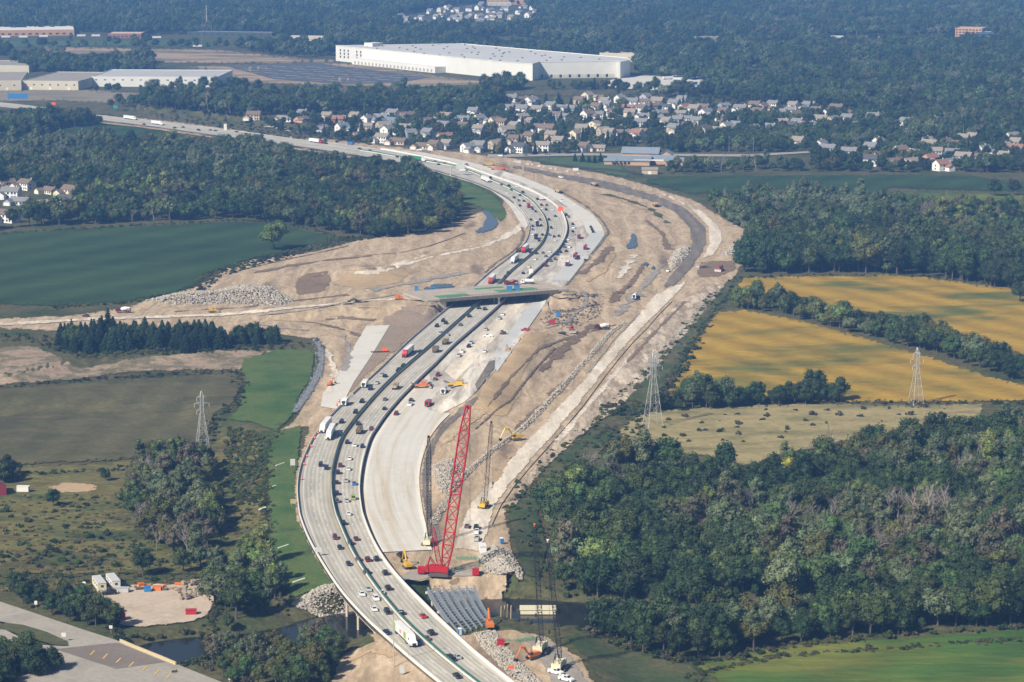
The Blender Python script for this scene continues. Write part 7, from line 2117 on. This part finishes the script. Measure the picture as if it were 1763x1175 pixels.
def heap(poly, n, h, seed, z0=None):
    """random places on a heap whose height rises from the polygon rim"""
    r = np.random.default_rng(seed)
    A = np.array(poly, float)
    out = []
    x = r.uniform(A[:, 0].min(), A[:, 0].max(), n * 4)
    y = r.uniform(A[:, 1].min(), A[:, 1].max(), n * 4)
    k = inpoly(x, y, poly)
    x, y = x[k][:n], y[k][:n]
    d = dline(x, y * 2, [(p[0], p[1] * 2) for p in poly + [poly[0]]])
    X, Y, Z = G(x, y)
    return np.stack([X, Y, Z + h * np.clip(d / (d.max() * .8), 0, 1)], 1)
def windrow(line, n, half, h, seed):
    r = np.random.default_rng(seed)
    P = resample(spline(np.array(wp(line)), 6), 1.0)
    k = r.integers(0, len(P) - 1, n)
    tg = P[np.minimum(k + 1, len(P) - 1)] - P[k]
    tg /= np.hypot(tg[:, 0], tg[:, 1])[:, None]
    o = r.uniform(-1, 1, n) * half
    X, Y = P[k, 0] - tg[:, 1] * o, P[k, 1] + tg[:, 0] * o
    return np.stack([X, Y, T(X, Y) + .2 + h * (1 - np.abs(o) / half)], 1)
rocks('rock_windrow', windrow([(745, 905), (770, 862), (800, 820), (850, 775), (900, 738), (960, 675), (1010, 620), (1050, 575), (1078, 556)], 3000, 1.8, .9, 1), .33, m_rock, 'long windrow of grey stones beside the haul road', 1)
rocks('rubble_pile', heap([(250, 518), (300, 505), (370, 500), (420, 490), (470, 494), (508, 520), (480, 528), (380, 524), (300, 526)], 4200, 4.0, 2), .5, m_rock, 'pile of pale broken concrete rubble left of the overpass', 2)
rocks('stone_slope', heap([(500, 1040), (540, 1018), (580, 1012), (600, 1030), (608, 1055), (580, 1062), (540, 1056)], 3600, .4, 3), .36, m_rock, 'white stone slope protection under the creek bridge', 3)
rocks('rock_heap', heap([(820, 960), (850, 938), (880, 950), (900, 985), (900, 1005), (870, 995), (840, 985)], 2200, 2.4, 4), .42, m_rock, 'heap of pale rocks and broken slabs right of the red crane', 4)
rocks('rock_heap', heap([(745, 800), (775, 790), (800, 800), (790, 840), (760, 850), (748, 830)], 1500, 1.2, 5), .36, m_rock, 'pale rock heap behind the red crane boom', 5)
rocks('rock_bank', windrow([(835, 1090), (850, 1115), (880, 1145), (915, 1180)], 2200, 4.0, .6, 6), .36, m_rock, 'pale rock bank along the highway at the bottom', 6)
rocks('ditch_stones', windrow([(546, 588), (552, 620), (545, 650), (528, 680), (510, 705)], 500, 3.0, .3, 7), .28, m_rockd, 'grey stone lined ditch beside the green strip', 7)
rocks('rock_heap', heap([(1150, 450), (1165, 430), (1182, 424), (1190, 432), (1170, 455), (1155, 466)], 900, 1.6, 8), .7, m_rock, 'pale rock heap inside the frontage road bend', 8)
rocks('rubble_strip', windrow([(1100, 655), (1150, 595), (1200, 540), (1235, 500)], 900, 2.4, .2, 9), .26, m_rockg, 'thin strip of grey rubble along the green verge', 9)
rocks('debris', heap([(930, 548), (960, 520), (1000, 500), (1040, 510), (1035, 545), (980, 570), (935, 560)], 500, .3, 10), .6, m_track, 'scattered timber and debris below the overpass', 10)
rocks('rubble_strip', heap([(1240, 440), (1285, 405), (1290, 420), (1265, 440)], 500, 1.0, 11), .6, m_rock, 'white stone spoil at the end of the frontage road', 11)

# ---------------------------------------------------------------- site containers, yard things
def boxthing(name, px, py, dims, m, label, cat, rz=0.0, off=.25, parts=(), z=None):
    p = G1(px, py, off) if z is None else U1(px, py, z)
    t = thing(name, label, cat, p, rz)
    w, d, h = dims
    obj('body', MB().box((0, 0, 0), dims, (.98, .96)), m, t)
    obj('lid', MB().box((0, 0, h + .003), (w * 1.04, d * 1.04, .12)), m, t)
    return t, p
boxthing('fuel_tank', 819, 996, (2.6, 2.0, 2.2), m_paint['r'], 'red steel tank box right of the red crane', 'tank')
boxthing('fuel_tank', 862, 1112, (2.6, 2.0, 2.2), m_paint['r'], 'red steel tank box on the rock bank', 'tank')
boxthing('container', 951, 558, (3.6, 2.4, 2.2), m_paint['r'], 'red container below the overpass', 'container')
boxthing('container', 961, 545, (2.6, 2.4, 2.4), m_blue, 'blue container below the overpass', 'container')
boxthing('container', 877, 500, (3.6, 2.4, 2.4), m_blue, 'left blue box on the overpass deck', 'container', .05, z=7.05)
boxthing('container', 890, 499, (3.6, 2.4, 2.4), m_blue, 'right blue box on the overpass deck', 'container', .05, z=7.05)
boxthing('container', 717, 500, (2.4, 2.2, 2.4), m_blue, 'left blue box beside the overpass ramp', 'container')
boxthing('container', 746, 499, (3.2, 2.2, 1.8), m_blue, 'right blue box beside the overpass ramp', 'container')
boxthing('site_trailer', 831, 951, (2.6, 6.0, 3.0), m_alu, 'white site trailer on the haul road', 'trailer', .1)
for i, (x, y, m, lb) in enumerate(((792, 1093, m_blue, 'blue portable toilet with pale roof beside the highway'), (864, 936, m_blue, 'blue portable toilet on the slope right of the white trailer'), (145, 1013, m_sgrey, 'grey portable toilet left of the office trailers'))):
    p = G1(x, y, .2)
    t = thing('portable_toilet', lb, 'toilet', p, .3, 'portable toilets')
    obj('cabin', MB().box((0, 0, 0), (1.3, 1.3, 2.2), (.96, .96)), m, t)
    obj('roof', MB().box((0, 0, 2.205), (1.36, 1.36, .3), (.6, .6)), m_whw, t)
    obj('door', MB().box((0, -.67, .1), (.8, .06, 1.9)), m_whw if i == 0 else m, t)
def office(px, py, m, label, rz):
    p = G1(px, py, .25)
    t = thing('office_trailer', label, 'trailer', p, rz, 'office trailers')
    obj('wall', MB().box((0, 0, .6), (3.2, 12, 2.6)), m, t)
    obj('roof', MB().box((0, 0, 3.205), (3.4, 12.2, .15)), m_sgrey, t)
    obj('skirt', MB().box((0, 0, 0), (3.0, 11.8, .59)), m_sgrey, t)
    for y in (-3.6, 0, 3.4):
        obj('window', MB().box((-1.63, y, 1.7), (.1, 1.0, .8)), m_glass, t)
    obj('window', MB().box((0, -6.03, 1.7), (1.0, .1, .8)), m_glass, t)
    obj('door', MB().box((-1.63, -5.0, .65), (.1, .9, 2.0)), m_sgrey, t)
office(171, 1012, m_wall['c'], 'cream office trailer in the storage yard', .35)
office(195, 1008, m_whw, 'white office trailer beside the cream one in the yard', .35)
boxthing('tarped_stack', 213, 1019, (4.2, 2.4, 1.6), m_paint['s'], 'pale blue tarped stack in the storage yard', 'stack', -.1)
boxthing('skip', 207, 1066, (3.6, 2.6, 2.0), m_paint['r'], 'red skip at the left of the storage yard', 'skip', .3)
boxthing('skip', 329, 1057, (4.0, 2.4, 1.6), m_paint['r'], 'red skip at the right of the storage yard', 'skip', .1)
boxthing('skip', 254, 1018, (2.6, 2.2, 1.8), m_blue, 'blue machine box in the storage yard', 'box', .2)
boxthing('skip', 271, 1016, (3.2, 2.0, 1.5), m_paint['o'], 'orange machine box in the storage yard', 'box', -.1)
boxthing('skip', 243, 1012, (2.2, 2.0, 1.7), m_paint['o'], 'rusty orange crate left of the blue box in the yard', 'box', .4)
boxthing('barge', 926, 1054, (13.2, 6.5, 1.6), m_cream, 'cream work barge floating on the creek', 'barge', 0, z=-7.4)
boxthing('white_trailer', 40, 846, (5.4, 2.4, 2.3), m_whw, 'white box trailer beside the red barn', 'trailer', -.1)
BL = []
for i in range(46):
    x, y = random.uniform(305, 372), random.uniform(1006, 1034)
    BL.append((x, y))
bmh = MB().box((0, 0, 0), (2.0, 1.1, 1.0), (.97, .97)).mesh('stacked_block')
m_blk = plain('weathered_concrete_block', (.33, .275, .21), .9, 0, .2, .6)
nb = number([(x, 'weathered tan concrete block heaped at the right of the yard') for x, y in BL], ORDL)
for (x, y), lb in zip(BL, nb):
    p = G1(x, y, .2)
    p.z += random.choice((0, 0, .95))
    b_ = obj('concrete_block', bmh, m_blk, None, p, random.uniform(0, 3))
    tag(b_, lb, 'block', 'concrete blocks heaped in the yard')
# parked cars strip and white lines on the warehouse car park
lm = MB()
for r_ in range(7):
    for c in range(10):
        x = 420 + c * 30 + r_ * 6
        y = 113.5 + r_ * 4.0 + c * .55
        if not inpoly(np.array([x]), np.array([y]), [(392, 115), (540, 110), (600, 118), (735, 133), (690, 141), (560, 141), (470, 135)])[0]: continue
        p = G1(x, y, .3)
        lm.box((p.x, p.y, p.z), (26, 1.2, .08), rz=.9 if (c + r_) % 2 else -.67)
tag(obj('parking_islands', lm, m_pale), 'pale kerb islands striping the dark warehouse car park', 'kerb', None, 'structure')
for i, (x, y, m, lab) in enumerate(((1168, 139, m_alu, 'white truck trailer on the concrete yard'), (1150, 137, m_alu, 'second white trailer left on the concrete yard'), (1185, 146, m_paint['r'], 'red truck on the concrete yard'), (1195, 147, m_blue, 'blue truck on the concrete yard'), (1240, 146, m_alu, 'long white trailer row at the yard end'))):
    p = G1(x, y, .3)
    t = thing('parked_trailer', lab, 'trailer', p, .1 + i * .3)
    obj('cargo_box', MB().box((0, 0, 1.1), (14, 2.6, 2.9)), m, t)
    obj('chassis', MB().box((0, 0, .6), (13, 1, .49)), m_chas, t)
    add_wheels(t, [(xx, yy) for xx in (-5.5, -4.3, 4.8) for yy in (-1.05, 1.05)], .5, .45, False)

# small clutter of yard and site
EL_ = [(475, 802, 9), (464, 840, 7), (445, 878, 8), (479, 944, 11), (504, 1003, 13)]
for i, (x, y, L_) in enumerate(EL_):
    p = G1(x, y, .35)
    q_ = G1(x + L_ * 1.6, y - L_ * .55, .35)
    tag(obj('erosion_log', MB().tube(p, q_, .3, 6), m_whw), f'white erosion log lying on the grass embankment, {ORD[len(EL_) - 1 - i]}', 'erosion log', 'erosion logs on the embankment')
LB = [(random.uniform(238, 312), random.uniform(1006, 1016)) for _ in range(16)]
lbl = number([(x, 'bundle of timber and pipes at the back of the yard') for x, y in LB], ORDL)
for (x, y), lb in zip(LB, lbl):
    p = G1(x, y, .2)
    n_ = random.randint(3, 5)
    mb = MB()
    for a in range(n_):
        for b in range(2):
            mb.tube((-2, a * .42 - .8, .22 + b * .42), (2, a * .42 - .8, .22 + b * .42), .2, 6)
    o = obj('timber_bundle', mb, random.choice((m_blk, m_paint['q'], m_paint['t'], m_sgrey, m_paint['o'])), None, p, random.uniform(-.6, .6))
    tag(o, lb, 'timber', 'timber bundles in the yard')
PS = [(862, 1078), (868, 1076), (873, 1074), (879, 1076), (900, 1076), (908, 1074), (915, 1077), (942, 1082), (950, 1083), (958, 1082)]
for i, (x, y) in enumerate(PS):
    p = U1(x, y, -7.5)
    tag(obj('timber_pile', MB().tube((0, 0, -2), (.2, 0, 7.5 if i < 4 else 2.2), .22, 6), m_paint['t'] if i < 4 else m_black, None, p), f'wooden pile standing in the creek shallows, {ORDL[i]}', 'pile', 'piles in the creek')
SP = [(640 + i * 3.6, 607 - i * .1) for i in range(9)]
for i, (x, y) in enumerate(SP):
    p = G1(x, y, .42)
    tag(obj('chair_support', MB().box((0, 0, 0), (.9, .25, .5)).box((0, .6, 0), (.9, .25, .5)), m_black, None, p, .3), f'small dark rebar support on the slip road, {ORDL[i]}', 'support', 'rebar supports on the slip road')
RB = [(805, 960, 9, 4), (835, 968, 6, 3), (868, 1102, 4, 3), (905, 1100, 8, 4), (792, 978, 5, 3)]
for i, (x, y, lx, ly) in enumerate(RB):
    p = G1(x, y, .4)
    tag(obj('rebar_mat', mat_patch(None, 0, 0, lx, ly, 0), m_rebar, None, p, .2 * i), f'green coated rebar mat lying on the ground near the cranes, {ORD[sorted(range(5), key=lambda j: -RB[j][1]).index(i)]}', 'rebar', 'rebar mats on the ground')
TC = [(1040 + 0, 0)]
for i, (x, y, m) in enumerate(((10, 66, m_alu), (40, 66, m_alu), (75, 65, m_alu), (140, 64, m_whw), (165, 64, m_alu), (270, 67, m_alu), (985 - 645, 82, m_alu))):
    p = G1(x, y, .3)
    t = thing('parked_trailer', f'white trailer parked before the distant stores, {ORDL[i]}', 'trailer', p, .1, 'trailers at the distant stores')
    obj('cargo_box', MB().box((0, 0, 1.1), (14, 2.6, 2.9)), m, t)
    obj('chassis', MB().box((0, 0, .3), (13, 1.6, .79)), m_chas, t)
# ---------------------------------------------------------------- hazy air
hz = MB().box((0, 14500, -40), (60000, 32000, 40 + CAMH + 30))
hm = bpy.data.materials.new('hazy_air')
hm.use_nodes = True
t = hm.node_tree
for n in list(t.nodes):
    if n.type == 'BSDF_PRINCIPLED': t.nodes.remove(n)
pv = t.nodes.new('ShaderNodeVolumePrincipled')
pv.inputs['Color'].default_value = (.19, .45, 1.0, 1)
pv.inputs['Density'].default_value = 1.1e-4
pv.inputs['Anisotropy'].default_value = 0.0
out = next(n for n in t.nodes if n.type == 'OUTPUT_MATERIAL')
t.links.new(pv.outputs[0], out.inputs['Volume'])
tag(obj('haze', hz, hm), 'pale blue haze filling the air over the whole landscape', 'haze', None, 'stuff')
